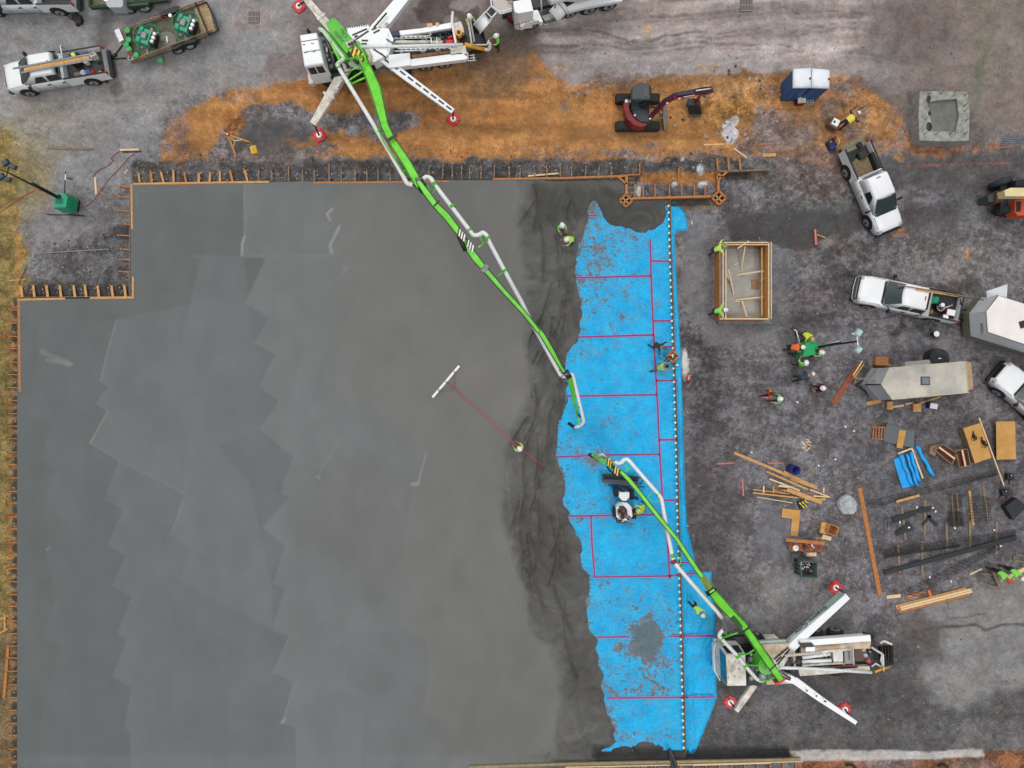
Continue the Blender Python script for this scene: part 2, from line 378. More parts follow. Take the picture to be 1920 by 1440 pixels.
E(1780, 930, 180, 150, (93, 92, 95), fe=90, mott=.55, op=.8); E(1460, 1000, 40, 50, (112, 114, 120), fe=20, op=.9, mott=.15)
E(1515, 900, 60, 60, (119, 120, 122), fe=50, op=.5); E(1640, 1000, 30, 60, (105, 104, 106), fe=30, op=.6)
E(1465, 1100, 70, 40, (130, 128, 128), fe=50, mott=.2, op=.8); E(1500, 1160, 110, 30, (120, 118, 118), fe=40, mott=.2, op=.8)
E(1330, 1110, 50, 50, (84, 80, 81), fe=30, op=.9, mott=.2)
A([(1340, 1250), (1600, 1230), (1740, 1150), (1800, 1150), (1920, 1200), (2400, 1200), (2400, 1420), (1300, 1420), (1310, 1350)], (87, 86, 86), fe=50, warp=24, mott=.45)
A([(1690, 1130), (1920, 1085), (2500, 1085), (2500, 1260), (1980, 1270), (1900, 1300), (1800, 1330), (1740, 1300), (1720, 1250), (1760, 1200)], (135, 134, 133), fe=34, warp=24, op=.95, mott=.12)
E(1730, 1190, 40, 50, (94, 89, 88), fe=30, op=.9, mott=.2); E(1860, 1380, 90, 40, (118, 116, 117), fe=50, op=.5)
E(1470, 1290, 60, 50, (119, 118, 119), fe=50, op=.6, mott=.3); E(1640, 1300, 90, 50, (75, 74, 75), fe=50, op=.7, mott=.2)
E(1500, 1340, 180, 26, (100, 98, 100), fe=50, op=.7, mott=.6)
A([(1700, 1185), (1760, 1178), (1830, 1170), (1850, 1182), (1880, 1172), (1930, 1172)], (84, 84, 84), line=5, fe=3, warp=3)
A([(1780, 1160), (1800, 1156), (1850, 1150)], (88, 88, 88), line=3, fe=3, warp=4, op=.8)
for k, (a, b) in enumerate([(1140, 1320), (1170, 1400), (1210, 1380)]):
    A([(1660+k*70, b-60), (1800, b-90), (1960, b-110)], (110+k*9, 106+k*9, 108+k*9), line=8, fe=10, warp=6, op=.4)
# orange clay
CL = (168, 120, 70)
A([(296, 300), (306, 245), (345, 205), (430, 172), (500, 158), (560, 150), (640, 150), (760, 130), (900, 110), (1000, 100), (1060, 150), (1180, 160), (1290, 140), (1400, 138), (1470, 130), (1560, 140), (1610, 150), (1672, 195), (1700, 240), (1716, 266), (1740, 284), (1560, 292), (1400, 294), (1150, 306), (640, 296), (400, 296), (330, 310)], CL, fe=12, warp=16, mott=.28)
E(1050, 240, 300, 40, (172, 124, 74), fe=60, op=.6, mott=.12); E(880, 215, 150, 26, (142, 96, 54), fe=40, op=.6)
E(640, 172, 120, 14, (140, 94, 54), fe=20, op=.6); E(1090, 170, 120, 14, (150, 100, 56), fe=20, op=.5, mott=.5)
E(930, 110, 70, 40, (104, 88, 74), fe=40, warp=30, op=.85); E(905, 165, 70, 20, (122, 96, 72), fe=30, op=.6)
A([(500, 140), (560, 148), (640, 140), (640, 100), (500, 100)], (130, 121, 119), fe=14, warp=10)
A([(428, 232), (470, 200), (540, 193), (580, 210), (640, 214), (720, 213), (795, 214), (792, 240), (740, 258), (640, 262), (610, 272), (640, 286), (560, 296), (440, 296), (380, 300), (405, 262)], (111, 108, 110), fe=8, warp=14, mott=.85)
E(520, 258, 70, 34, (83, 82, 81), fe=16, warp=14, op=.95, mott=.2); E(752, 236, 16, 10, (81, 80, 80), fe=12)
E(440, 235, 22, 14, (165, 112, 58), fe=8, op=.9); E(640, 262, 90, 12, (160, 112, 62), fe=12, op=.9, mott=.3)
E(330, 300, 20, 14, (150, 106, 66), fe=12, op=.8); E(395, 305, 60, 20, (98, 88, 84), fe=30, op=.8, mott=.9)
E(1180, 288, 50, 14, (128, 118, 116), fe=12, op=.9, mott=.9); E(1320, 290, 22, 22, (126, 116, 112), fe=12, op=.8, mott=.9)
E(1390, 190, 60, 40, (150, 112, 56), fe=40, warp=20, op=.8, mott=.8, h=.14); E(1350, 205, 30, 26, (154, 116, 62), fe=16, op=.8, mott=.8, h=.1)
E(1400, 270, 26, 20, (120, 108, 106), fe=14, op=.85, mott=.8); E(1440, 235, 26, 40, (124, 120, 120), fe=20, op=.9, mott=.7)
E(1350, 165, 50, 20, (150, 120, 90), fe=30, op=.6, mott=.6); E(1370, 245, 14, 22, (196, 196, 200), fe=4, warp=8); E(1378, 226, 9, 8, (205, 198, 190), fe=3, warp=5)
E(1480, 232, 60, 20, (140, 118, 108), fe=26, op=.85, mott=.8); E(1500, 310, 60, 40, (118, 104, 96), fe=30, op=.8, mott=.9)
E(1590, 225, 60, 40, (150, 112, 76), fe=40, op=.5, mott=.8); E(1560, 205, 24, 16, (104, 98, 94), fe=14, op=.8)
E(1620, 225, 16, 20, (102, 100, 99), fe=12, op=.7, mott=.8); A([(1700, 262), (1880, 268), (1886, 284), (1700, 288)], (146, 94, 60), fe=10, warp=20, op=.85, mott=.7, br=1)
E(1540, 330, 60, 46, (142, 104, 76), fe=36, op=.6, mott=.9); E(1680, 428, 22, 8, (166, 118, 74), fe=8, op=.8); E(1815, 474, 7, 5, (172, 122, 80), fe=4)
E(1555, 450, 26, 14, (132, 124, 122), fe=14, op=.8); E(1322, 124, 8, 6, (196, 150, 92), fe=4); E(1225, 60, 6, 6, (190, 160, 110), fe=5)
for k in range(24): E(RND.uniform(1000, 1700), RND.uniform(120, 300), RND.uniform(3, 14), RND.uniform(3, 9), ((196, 148, 92), (176, 118, 62), (128, 120, 118))[k % 3], fe=6, warp=10, op=.7, mott=.6)
kc = np.where(P.col[:, 0] > P.col[:, 2]*2.0)[0]; cn = fbm(px[kc], py[kc], 16, 303, 4, 7.0); P.col[kc] *= (1+cn*.9)[:, None]
for x_, y_, rx, ry in ((1600, 170, 40, 20), (1690, 230, 34, 40), (1660, 280, 50, 16), (1620, 260, 30, 20), (1560, 160, 40, 12), (1500, 250, 50, 26), (1440, 280, 40, 12), (1540, 280, 30, 16), (1290, 290, 40, 14), (1040, 292, 60, 12), (1230, 150, 50, 10), (1120, 160, 60, 8), (330, 250, 30, 40), (420, 180, 60, 14), (560, 290, 60, 10), (1460, 160, 60, 16)):
    A([(0, 0)], (118, 110, 108), ell=(x_, y_, rx, ry), fe=20, warp=24, op=.85, mott=.7, br=1)
for x_, y_, rx, ry in ((1640, 215, 50, 40), (1545, 262, 30, 20), (1480, 150, 80, 14), (1370, 170, 60, 20), (980, 285, 90, 12), (700, 290, 70, 8)):
    A([(0, 0)], (184, 134, 80), ell=(x_, y_, rx, ry), fe=20, warp=24, op=.6, mott=.5, br=1)
# faded marking-paint line and pale washout streaks
A([(1440, 323), (1600, 317), (1700, 311), (1960, 304)], (186, 92, 78), line=2.6, fe=3, warp=2, op=.6, br=.8)
A([(597, 150), (598, 290)], (196, 92, 60), line=3, fe=3, warp=2, op=.55)
# dark backfill along the forms, trench of the pier footing, buried edges
A([(250, 302), (1150, 302), (1290, 294), (1450, 292), (1450, 340), (1280, 345), (1160, 345), (250, 348)], (81, 80, 80), fe=8, warp=12, op=.95, mott=.9)
A([(1290, 294), (1450, 292), (1640, 330), (1600, 400), (1360, 400), (1345, 345)], (99, 98, 98), fe=14, warp=12, op=.7, mott=.9)
A([(1200, 322), (1345, 322), (1345, 344), (1200, 344)], (152, 106, 56), fe=8, warp=6, mott=.4)
A([(1205, 348), (1345, 348), (1345, 372), (1205, 372)], (94, 92, 94), fe=4, warp=3, mott=.9)
A([(1360, 322), (1440, 320), (1446, 336), (1362, 340)], (92, 82, 72), fe=4, warp=4)
A([(1290, 372), (1345, 374), (1350, 392), (1270, 392)], (112, 104, 96), fe=6, warp=6, mott=.6)
E(885, 318, 16, 24, (78, 80, 76), fe=5, warp=5); E(935, 300, 8, 5, (120, 118, 108), fe=4)
for cx, cy, rx, ry in ((1312, 316, 6, 12), (1264, 344, 5, 5), (1313, 347, 6, 6), (1322, 343, 6, 4), (1199, 361, 4, 10), (1280, 299, 3, 3)): E(cx, cy, rx, ry, (182, 190, 190), fe=2, warp=4)
A([(0, 538), (40, 540), (250, 530), (250, 562), (40, 566), (38, 1440), (10, 1440)], (70, 70, 70), fe=8, warp=8, op=.0)
A([(50, 535), (248, 530), (248, 560), (40, 562)], (62, 62, 62), fe=8, warp=8, op=.9, mott=.5)
for k in range(40):
    yy = 566+k*23; E(30, yy, 8, 8.5, (56, 56, 57), fe=5, warp=6, op=.9, mott=.3)
    E(22, yy+12, 8, 6, (142, 104, 70), fe=6, warp=6, op=.6)
# lime-white strip and clay in the south
A([(1500, 1428), (1760, 1424), (1850, 1404), (2400, 1400), (2400, 1800), (1500, 1800)], (130, 88, 60), fe=8, warp=10, mott=.8)
E(1660, 1436, 60, 14, (122, 116, 114), fe=14, op=.8, mott=.8); E(1830, 1436, 40, 10, (120, 112, 106), fe=14, op=.7, mott=.8)
A([(1478, 1408), (1640, 1406), (1700, 1407), (1720, 1410), (1842, 1404), (1845, 1419), (1720, 1424), (1500, 1427)], (186, 182, 178), fe=3, warp=4, mott=.1)
A([(1250, 1400), (1480, 1398), (1480, 1425), (1250, 1428)], (72, 73, 72), fe=4, warp=3, mott=.3)
E(1284, 685, 6, 28, (206, 204, 200), fe=2, warp=3, mott=0); E(1303, 640, 24, 4, (190, 188, 186), fe=4, op=.0)
E(1584, 945, 10, 10, (141, 142, 143), fe=12, op=.5); E(1505, 826, 16, 12, (141, 140, 140), fe=12, op=.5)
z = fbm(px, py, 30, 51, 4)*.05*np.clip(P.mott*1.4, 0, 1)+P.h*(.6+fbm(px, py, 16, 52)*1.5)
SLAB = [(246, 342), (700, 338), (1176, 332), (1178, 372), (1256, 371), (1262, 500), (1272, 760), (1280, 1000), (1286, 1300), (1288, 1428), (30, 1700), (34, 562), (246, 558)]
z -= .16*sst(sdf(px, py, SLAB), 0, 6)
ground = grid_mesh('ground', xs, ys, z, None, (('col', np.clip(P.col, .004, .9)), ('mott', P.mott)), g.m); tag(ground, kind='structure')

# ---------------------------------------------------------------- the concrete slab being poured
EDGE = [(1112, 345), (1114, 372), (1122, 376), (1108, 385), (1103, 398), (1106, 410), (1100, 420), (1094, 438), (1084, 455), (1083, 476), (1076, 500), (1081, 520), (1086, 545), (1090, 562), (1088, 600), (1086, 622), (1080, 640), (1064, 658), (1059, 680), (1061, 705), (1062, 742), (1055, 772), (1046, 808), (1041, 850), (1051, 878), (1060, 905), (1056, 945), (1068, 975), (1078, 1000), (1091, 1027), (1092, 1060), (1106, 1078), (1102, 1120), (1097, 1150), (1106, 1178), (1119, 1198), (1119, 1222), (1126, 1250), (1130, 1300), (1140, 1340), (1151, 1365), (1152, 1388), (1144, 1400), (1130, 1408), (1150, 1412), (1288, 1405), (1288, 1424)]
OUT = [(248, 346), (700, 341), (1000, 339), (1112, 338)]+EDGE+[(900, 1440), (900, 1700), (38, 1700), (38, 563), (248, 558)]
XT = [(1100, 338), (1172, 337), (1174, 372), (1256, 373), (1256, 386), (1244, 386), (1246, 402), (1239, 422), (1224, 436), (1200, 436), (1165, 428), (1142, 424), (1134, 405), (1126, 390), (1112, 374)]
sx, sy = np.arange(-31.2, 11.2, .08), np.arange(-25.5, 13.2, .08)
X, Y = np.meshgrid(sx, sy); px, py = X.ravel()*SC+960, 720-Y.ravel()*SC
wn = fbm(px, py, 22, 5, 4)*16*sst(px, 1030, 1060)*(py > 360)*(px < 1254)
d = np.maximum(sdf(px, py, OUT), sdf(px, py, XT))
d = np.where((px > 1030) & (py < 1418), d+wn, d)
d = np.maximum(d, 18-np.hypot((px-1215)/1.5, py-1408)+fbm(px, py, 12, 8)*14)
d = np.maximum(d, 9-np.hypot((px-1165)/1.8, py-1408)+fbm(px, py, 12, 8)*12)
d = np.where(py > 1424, np.minimum(d, sdf(px, py, OUT)), d)
S = Paint(px, py, (100, 106, 106), 23)
B1 = [(222, 600), (193, 715), (208, 725), (184, 757), (207, 775), (174, 830), (228, 862), (200, 935), (235, 955), (207, 1020), (240, 1040), (215, 1095), (250, 1115), (225, 1185), (243, 1195), (215, 1265), (252, 1285), (238, 1360), (250, 1368), (250, 1700)]
C1 = [(460, 340), (460, 430), (456, 480), (500, 487), (463, 570), (508, 595), (480, 645), (520, 665), (487, 725), (527, 750), (489, 805), (552, 855), (528, 925), (545, 930), (495, 985), (537, 1022), (515, 1092), (537, 1100), (513, 1180), (545, 1190), (517, 1258), (557, 1276), (530, 1350), (557, 1362), (557, 1700)]
D1 = [(648, 340), (640, 370), (612, 405), (652, 430), (622, 470), (656, 502), (625, 562), (660, 590), (620, 640), (652, 670), (652, 700), (625, 722), (690, 755), (806, 850), (775, 915), (765, 990), (750, 1085), (775, 1112), (768, 1185), (802, 1196), (806, 1262), (795, 1335), (845, 1350), (845, 1700)]
F1 = [(228, 862), (350, 925), (323, 1000), (365, 1025), (340, 1085), (480, 1160), (513, 1180), (513, 1100), (470, 900), (380, 800)]
F2 = [(345, 480), (380, 490), (345, 640), (200, 760), (228, 862), (300, 880), (500, 800), (460, 480)]
Rr = lambda b: b+[(1500, 1700), (1500, 340)]
k = dict(warp=1.2, fe=2.5, mott=0)
S.mott[:] = 0
S.lay([(80, 600), (75, 680), (60, 770), (105, 795), (80, 860), (110, 880), (85, 950), (120, 970), (92, 1030), (110, 1120), (85, 1190), (120, 1210), (80, 1360), (80, 1700), (1200, 1700), (1200, 600)], (101, 107, 108), **k)
S.lay([(340, 340), (390, 430), (340, 480), (385, 500), (345, 640), (222, 600), (222, 340)], (101, 107, 107), op=.6, warp=8, fe=30)
S.lay(Rr(B1), (106, 111, 114), **k); S.lay(F2, (109, 114, 117), op=.7, **k); S.lay(F1, (111, 116, 119), op=.9, **k)
S.lay(Rr(C1), (112, 117, 119), **k)
S.lay([(556, 350), (650, 340), (640, 480), (456, 486), (460, 420)], (109, 115, 116), op=.8, **k)
S.lay([(640, 1060), (560, 1000), (600, 880), (700, 860), (780, 900), (760, 1080), (700, 1130)], (110, 113, 112), op=.8, warp=10, fe=40)
S.lay([(660, 1180), (650, 1270), (690, 1300), (680, 1440), (900, 1700), (900, 1180)], (108, 113, 115), op=.8, **k)
S.lay(Rr(D1), (115, 115, 112), warp=2, fe=5)
S.lay([(900, 1150), (1010, 1180), (1060, 1440), (800, 1440), (846, 1300)], (110, 112, 109), op=.9, warp=10, fe=60)
S.lay([(860, 345), (965, 345), (985, 560), (900, 620), (840, 480)], (110, 109, 106), op=.7, warp=10, fe=50)
S.lay([(846, 700), (1000, 640), (995, 750), (955, 800), (905, 800)], (119, 118, 114), op=.7, warp=2, fe=10)
WET = [(985, 330), (968, 400), (975, 470), (987, 560), (992, 640), (1000, 700), (985, 760), (960, 800), (950, 850), (946, 960), (960, 1020), (975, 1070), (992, 1112), (1000, 1170), (1035, 1205), (1052, 1260), (1058, 1320), (1045, 1380), (1042, 1415), (1000, 1420), (1120, 1432), (1300, 1432), (1300, 330)]
S.lay(WET, (112, 111, 107), fe=30, warp=14, mott=1)
S.lay([(1060, 345), (1256, 373), (1240, 430), (1130, 430), (1060, 400), (1000, 440), (1000, 345)], (90, 89, 84), fe=26, warp=12, mott=1, op=.85)
S.lay([(950, 940), (1060, 940), (1090, 1080), (1000, 1100), (960, 1020)], (97, 95, 91), fe=26, warp=14, mott=1, op=.7)
S.lay([(1060, 1180), (1110, 1200), (1130, 1330), (1060, 1310)], (98, 96, 92), fe=26, warp=14, op=.6)
S.lay([(1110, 1395), (1290, 1395), (1290, 1430), (1110, 1430)], (78, 78, 74), fe=12, warp=6, mott=1)
# screed edges left as pale smears
for pts, wd, op in (([(456, 480), (463, 430), (462, 345)], 2, .3), ([(456, 478), (457, 460), (461, 445)], 5, .9), ([(456, 480), (480, 482), (640, 480)], 1.6, .35),
                    ([(625, 395), (616, 405), (622, 415)], 5, .9), ([(640, 428), (632, 445), (622, 462), (624, 475)], 6, .85), ([(648, 500), (644, 515), (656, 500)], 2, .5),
                    ([(222, 605), (194, 715)], 2.4, .45), ([(206, 775), (174, 830)], 3, .6), ([(174, 830), (228, 862), (350, 925)], 2, .3), ([(323, 1000), (350, 935)], 2.5, .3),
                    ([(801, 848), (790, 880), (786, 900)], 3, .7), ([(774, 907), (784, 905)], 8, .8), ([(640, 820), (600, 890)], 1.6, .4), ([(597, 893), (601, 896)], 5, .6),
                    ([(532, 1350), (556, 1278)], 3, .35), ([(531, 1350), (536, 1345)], 5, .7), ([(516, 1260), (545, 1192)], 3, .3), ([(950, 880), (960, 1000), (955, 1050)], 3, .25), ([(260, 362), (340, 356)], 1.6, .3), ([(261, 362), (263, 400)], 1.6, .3),
                    ([(85, 660), (135, 682)], 9, .35), ([(95, 675), (140, 684)], 7, .35), ([(93, 1028), (96, 1026)], 5, .4)):
    S.lay(pts, (150, 155, 153), line=wd, fe=2.5, warp=3, op=op*.75)
S.lay([(44, 568), (44, 1440)], (98, 108, 108), line=30, fe=20, warp=4, op=.5)
S.lay([(250, 350), (700, 346), (1000, 343)], (102, 110, 110), line=22, fe=18, warp=4, op=.5)
S.lay([(60, 1425), (900, 1425)], (116, 124, 126), line=30, fe=18, warp=6, op=.4)
# each screeded bay is a touch paler along its own left edge
A1 = [(80, 600), (75, 680), (60, 770), (105, 795), (80, 860), (110, 880), (85, 950), (120, 970), (92, 1030), (110, 1120), (85, 1190), (120, 1210), (80, 1360), (80, 1700)]
for bnd, amp, wd_ in ((A1, .035, 26), (B1, .065, 26), (C1, .055, 28), (D1, .03, 30), ([(380, 490), (345, 640), (360, 660), (330, 740), (372, 770), (350, 860), (330, 1010), (420, 1060), (400, 1180), (440, 1200), (420, 1700)], .03, 24), ([(560, 520), (530, 600), (575, 640), (550, 740), (600, 790), (575, 870), (640, 900), (610, 1010), (655, 1060), (620, 1160), (660, 1190), (640, 1290), (690, 1310), (680, 1700)], .03, 24), ([(300, 600), (280, 700), (310, 730), (262, 830), (300, 880), (290, 960), (320, 990), (296, 1090), (330, 1110), (300, 1220), (330, 1240), (320, 1700)], .025, 20)):
    reg = sdf(px, py, bnd+[(1500, 1700), (1500, bnd[0][1])]); dd = seg(px, py, bnd); S.col *= (1+amp*(reg > 0)*np.exp(-dd/wd_)*sst(reg, -1.5, 1.5)-amp*.35*(reg < 0)*np.exp(-dd/14))[:, None]
S.col = S.col*.62+S.col.mean(1)[:, None]*np.array([.372, .383, .380]); S.col *= .955
rough = fbm(px, py, 26, 61, 5, 1.1)*.10+fbm(px, py, 9, 62, 3)*.03
# rake and boot grooves along the wet strip
for k in range(60):
    t = (k % 34)/33; x0 = RND.uniform(985, 1075) if t < .55 else RND.uniform(955, 1060); y0 = 350+t*1020; L_ = RND.uniform(30, 150)
    cv = RND.uniform(-18, 22); tl = RND.uniform(-38, 38); pts = [(x0+cv*math.sin(u*2.6)+u*tl, y0+u*L_) for u in (0, .2, .4, .6, .8, 1)]
    kk = np.where((abs(px-x0) < 80) & (py > y0-20) & (py < y0+L_+20))[0]; dd = seg(px[kk], py[kk], pts)
    rough[kk] += .09*np.exp(-((dd-3.2)/1.8)**2)-.13*np.exp(-(dd/2.0)**2)
zt = .30+(rough*1.3-.02)*S.mott
far = sst(d, 0, 40)                     # the free edge slumps down onto the sheet
free = sst(px, 1020, 1050)
zt = np.where(S.mott > .3, zt-(1-far)*.12*free, zt)
zs = np.where(d > 0, zt, zt+np.maximum(d, -3)*.2) 
zs = np.where((free > 0) & (px < 1250), np.where(d > 0, .115+(zt-.115)*np.clip(d/7, 0, 1)**.6, .115+np.maximum(d, -6)*.03), zs)
zs = np.where(d > 3, np.maximum(zs, .175), zs)
s_ = NT('fresh_concrete', .55)
sc_, sm = s_.att('col').outputs['Color'], s_.att('mott').outputs['Fac']
v = s_.mix(1, sc_, s_.ramp(s_.noise(.35, 6, .6), [(.3, .93), (.5, 1.0), (.7, 1.07)]), 'MULTIPLY')
v = s_.mix(1, v, s_.ramp(s_.noise(1.1, 6, .65, (.8, .35, 1)), [(.35, .965), (.5, 1.0), (.65, 1.035)]), 'MULTIPLY')
v = s_.mix(1, v, s_.ramp(s_.noise(30, 3, .7), [(.3, .95), (.7, 1.05)]), 'MULTIPLY')
wn_ = s_.n('ShaderNodeTexNoise'); wn_.inputs['Scale'].default_value = .42; wn_.inputs['Detail'].default_value = 7; wn_.inputs['Roughness'].default_value = .62; wn_.inputs['Distortion'].default_value = 3.0; s_.L(s_.tc, wn_.inputs['Vector'])
v = s_.mix(sm, v, s_.mix(1, v, s_.ramp(wn_.outputs[0], [(.30, .68), (.43, .90), (.56, 1.06), (.70, 1.34)]), 'MULTIPLY'))
v = s_.mix(sm, v, s_.mix(1, v, s_.ramp(s_.noise(12, 5, .8), [(.35, .84), (.65, 1.16)]), 'MULTIPLY'))
s_.L(v, s_.b.inputs['Base Color'])
rg = s_.math('ADD', .62, s_.math('MULTIPLY', sm, .22)); s_.L(rg, s_.b.inputs['Roughness']); s_.b.inputs['Specular IOR Level'].default_value = .2
s_.bump(s_.math('MULTIPLY', s_.math('ADD', s_.math('MULTIPLY', s_.noise(8, 6, .8), 1.5), s_.math('MULTIPLY', wn_.outputs[0], 1.1)), s_.math('ADD', .02, sm)), .8, .13)
slab = grid_mesh('concrete_slab', sx, sy, zs, d > -3.5, (('col', S.col), ('mott', S.mott)), s_.m); tag(slab, kind='structure')

# ---------------------------------------------------------------- blue vapour barrier with magenta seam tape
b_ = NT('blue_sheet', .45)
sp = b_.att('splat').outputs['Fac']
bl = b_.ramp(b_.noise(.8, 4), [(.3, lin((22, 168, 232))), (.7, lin((46, 194, 250)))])
wr = b_.noise(5, 5, .6, (1, 2.2, 1))
bl = b_.mix(1, bl, b_.ramp(wr, [(.35, .86), (.55, 1.0), (.7, 1.1)]), 'MULTIPLY')
n1 = b_.math('ADD', b_.math('MULTIPLY', b_.noise(5.5, 6, .72), .7), b_.math('MULTIPLY', b_.noise(1.5, 4), .3))
cov = b_.ramp(b_.math('ADD', n1, b_.math('MULTIPLY', sp, .5)), [(.600, 0.0), (.613, 1.0)])
thick = b_.ramp(sp, [(.25, 0.0), (.6, 1.0)])
mudc = b_.mix(b_.ramp(b_.noise(4, 6, .7), [(.4, 0.0), (.6, 1.0)]), lin((104, 98, 94)), lin((134, 124, 120)))
bl = b_.mix(cov, bl, b_.mix(thick, mudc, b_.mix(b_.ramp(b_.noise(2.2, 6, .7), [(.4, 0.0), (.6, 1.0)]), lin((78, 80, 76)), lin((106, 108, 102)))))
hz = b_.ramp(b_.math('ADD', b_.noise(1.3, 5, .7), b_.math('MULTIPLY', sp, .6)), [(.48, 0.0), (.75, .45)]); bl = b_.mix(hz, bl, lin((110, 140, 158)))
fo = b_.math('MULTIPLY', b_.ramp(b_.noise(12, 4, .8), [(.57, 0.0), (.60, 1.0)]), b_.ramp(b_.math('ADD', b_.noise(1.1, 3), b_.math('MULTIPLY', sp, .9)), [(.46, 0.0), (.6, 1.0)]))
bl = b_.mix(b_.math('MULTIPLY', fo, .8), bl, lin((70, 100, 124)))                 # boot scuffs
b_.L(bl, b_.b.inputs['Base Color']); b_.L(b_.math('ADD', .5, b_.math('MULTIPLY', cov, .4)), b_.b.inputs['Roughness']); b_.b.inputs['Specular IOR Level'].default_value = .15
b_.bump(b_.math('ADD', b_.noise(5, 5, .6, (1, 1.8, 1)), b_.math('MULTIPLY', b_.noise(1.2, 4, .6, (2.2, .8, 1)), 1.5)), .6, .09)
BAR = [(1060, 372), (1256, 384), (1262, 386), (1272, 388), (1284, 400), (1290, 432), (1272, 432), (1264, 440), (1270, 560), (1275, 640), (1278, 720), (1281, 800), (1283, 900), (1288, 990), (1298, 1030), (1304, 1058), (1304, 1074), (1334, 1073), (1333, 1095), (1340, 1150), (1342, 1250), (1344, 1305), (1336, 1330), (1320, 1370), (1302, 1413), (1287, 1412), (1286, 1406), (1030, 1410), (1030, 372)]
bx, by = np.arange(2.1, 13.3, .07), np.arange(-23.4, 11.9, .07)
X, Y = np.meshgrid(bx, by); px, py = X.ravel()*SC+960, 720-Y.ravel()*SC
db = sdf(px, py, BAR)
jf = 1259+(px*0)+np.interp(py, [375, 640, 900, 1100, 1410], [-3, 5, 12, 18, 26])    # the joint form line
out = sst(px, jf, jf+6)
ridge = np.exp(-((px-jf-8-3*np.sin(py*.02))/2.2)**2)*.09+np.exp(-((px-jf-15)/2.0)**2)*.05*(py > 500)
fold = fbm(px+py*.35, py*.3, 9, 33, 3)*.16
zb = .10+fbm(px, py, 14, 30, 4)*.035+out*(.06+ridge+fold*1.3)*sst(db, -3, 8)
spl = np.full(px.shape, .0)
def blob(cx, cy, rx, ry, a): 
    global spl
    q = np.exp(-(((px-cx+fbm(px, py, 24, 71)*rx*1.5)/rx)**2+((py-cy+fbm(px, py, 24, 72)*ry*1.5)/ry)**2)); spl = np.maximum(spl, a*q)
for a in ((1215, 1198, 26, 38, 1.0), (1215, 1200, 62, 80, .24), (1120, 480, 45, 70, .20), (1180, 450, 60, 40, .16), (1150, 560, 60, 60, .13), (1120, 400, 26, 30, .26), (1140, 620, 40, 20, .1), (1095, 650, 30, 30, .12), (1110, 860, 26, 20, .36), (1080, 850, 40, 30, .14), (1100, 950, 60, 40, .10), (1180, 975, 40, 14, .12), (1110, 1100, 30, 60, .10), (1160, 1120, 60, 40, .12), (1190, 1290, 80, 30, .18), (1150, 1290, 20, 50, .2), (1200, 1380, 60, 14, .2), (1140, 1350, 30, 40, .16), (1240, 410, 8, 30, .14), (1185, 1310, 70, 20, .12), (1140, 800, 30, 30, .08)): blob(*a)
spl = spl*(1-out)+fbm(px, py, 30, 35)*.10*(1-out)
spl += .16*np.exp(-np.maximum(-sdf(px, py, OUT), 0)/5)*(px < 1250)
zb += (.05+fbm(px, py, 8, 44, 3)*.08)*sst(spl, .3, .6)
zb = np.where(db < 0, .03+db*.045, np.where(out > .3, zb*np.clip(.35+db/5, 0, 1), zb))
bar = grid_mesh('vapor_barrier', bx, by, zb, db > -4, (('splat', spl),), b_.m)
tag(bar, 'bright blue plastic sheet spread on the ground beside the wet slab', 'tarp')
tape = mat('seam_tape', (150, 38, 108), .5, nz=(6, .35)); halo = mat('tape_edge', (150, 150, 205), .5)
def tp(pts, wd=.10):
    mb = MB()
    for a, b in zip(pts, pts[1:]):
        n = max(2, int(math.hypot(b[0]-a[0], b[1]-a[1])/10)); q = [W(a[0]+(b[0]-a[0])*i/n, a[1]+(b[1]-a[1])*i/n, .142 if a[0]+(b[0]-a[0])*i/n < np.interp(a[1], [375, 640, 900, 1100, 1410], [1258, 1266, 1272, 1278, 1286]) else .33) for i in range(n+1)]
        for u, v_ in zip(q, q[1:]): mb.beam(u-Vector((0, 0, .012)), v_-Vector((0, 0, .012)), wd+.06, .008, halo); mb.beam(u, v_, wd, .012, tape)
    mb.build('seam_tape', None, bar, False)
for a in ([(1104, 404), (1118, 404)], [(1080, 521), (1220, 517)], [(1222, 489), (1262, 490)], [(1084, 632), (1226, 628)], [(1226, 602), (1265, 601)], [(1062, 743), (1232, 740)], [(1228, 651), (1262, 650)], [(1230, 714), (1270, 713)],
          [(1042, 857), (1138, 853), (1237, 852)], [(1236, 825), (1270, 824)], [(1237, 938), (1268, 938)], [(1060, 968), (1243, 965)], [(1108, 968), (1110, 1020), (1115, 1080)], [(1112, 1082), (1256, 1080), (1304, 1074)], [(1256, 1056), (1304, 1054)],
          [(1120, 1195), (1180, 1194)], [(1255, 1193), (1338, 1192)], [(1138, 1309), (1341, 1307)], [(1219, 448), (1221, 520), (1226, 640), (1233, 760), (1237, 850), (1244, 960), (1252, 1020), (1256, 1086)]): tp(a)
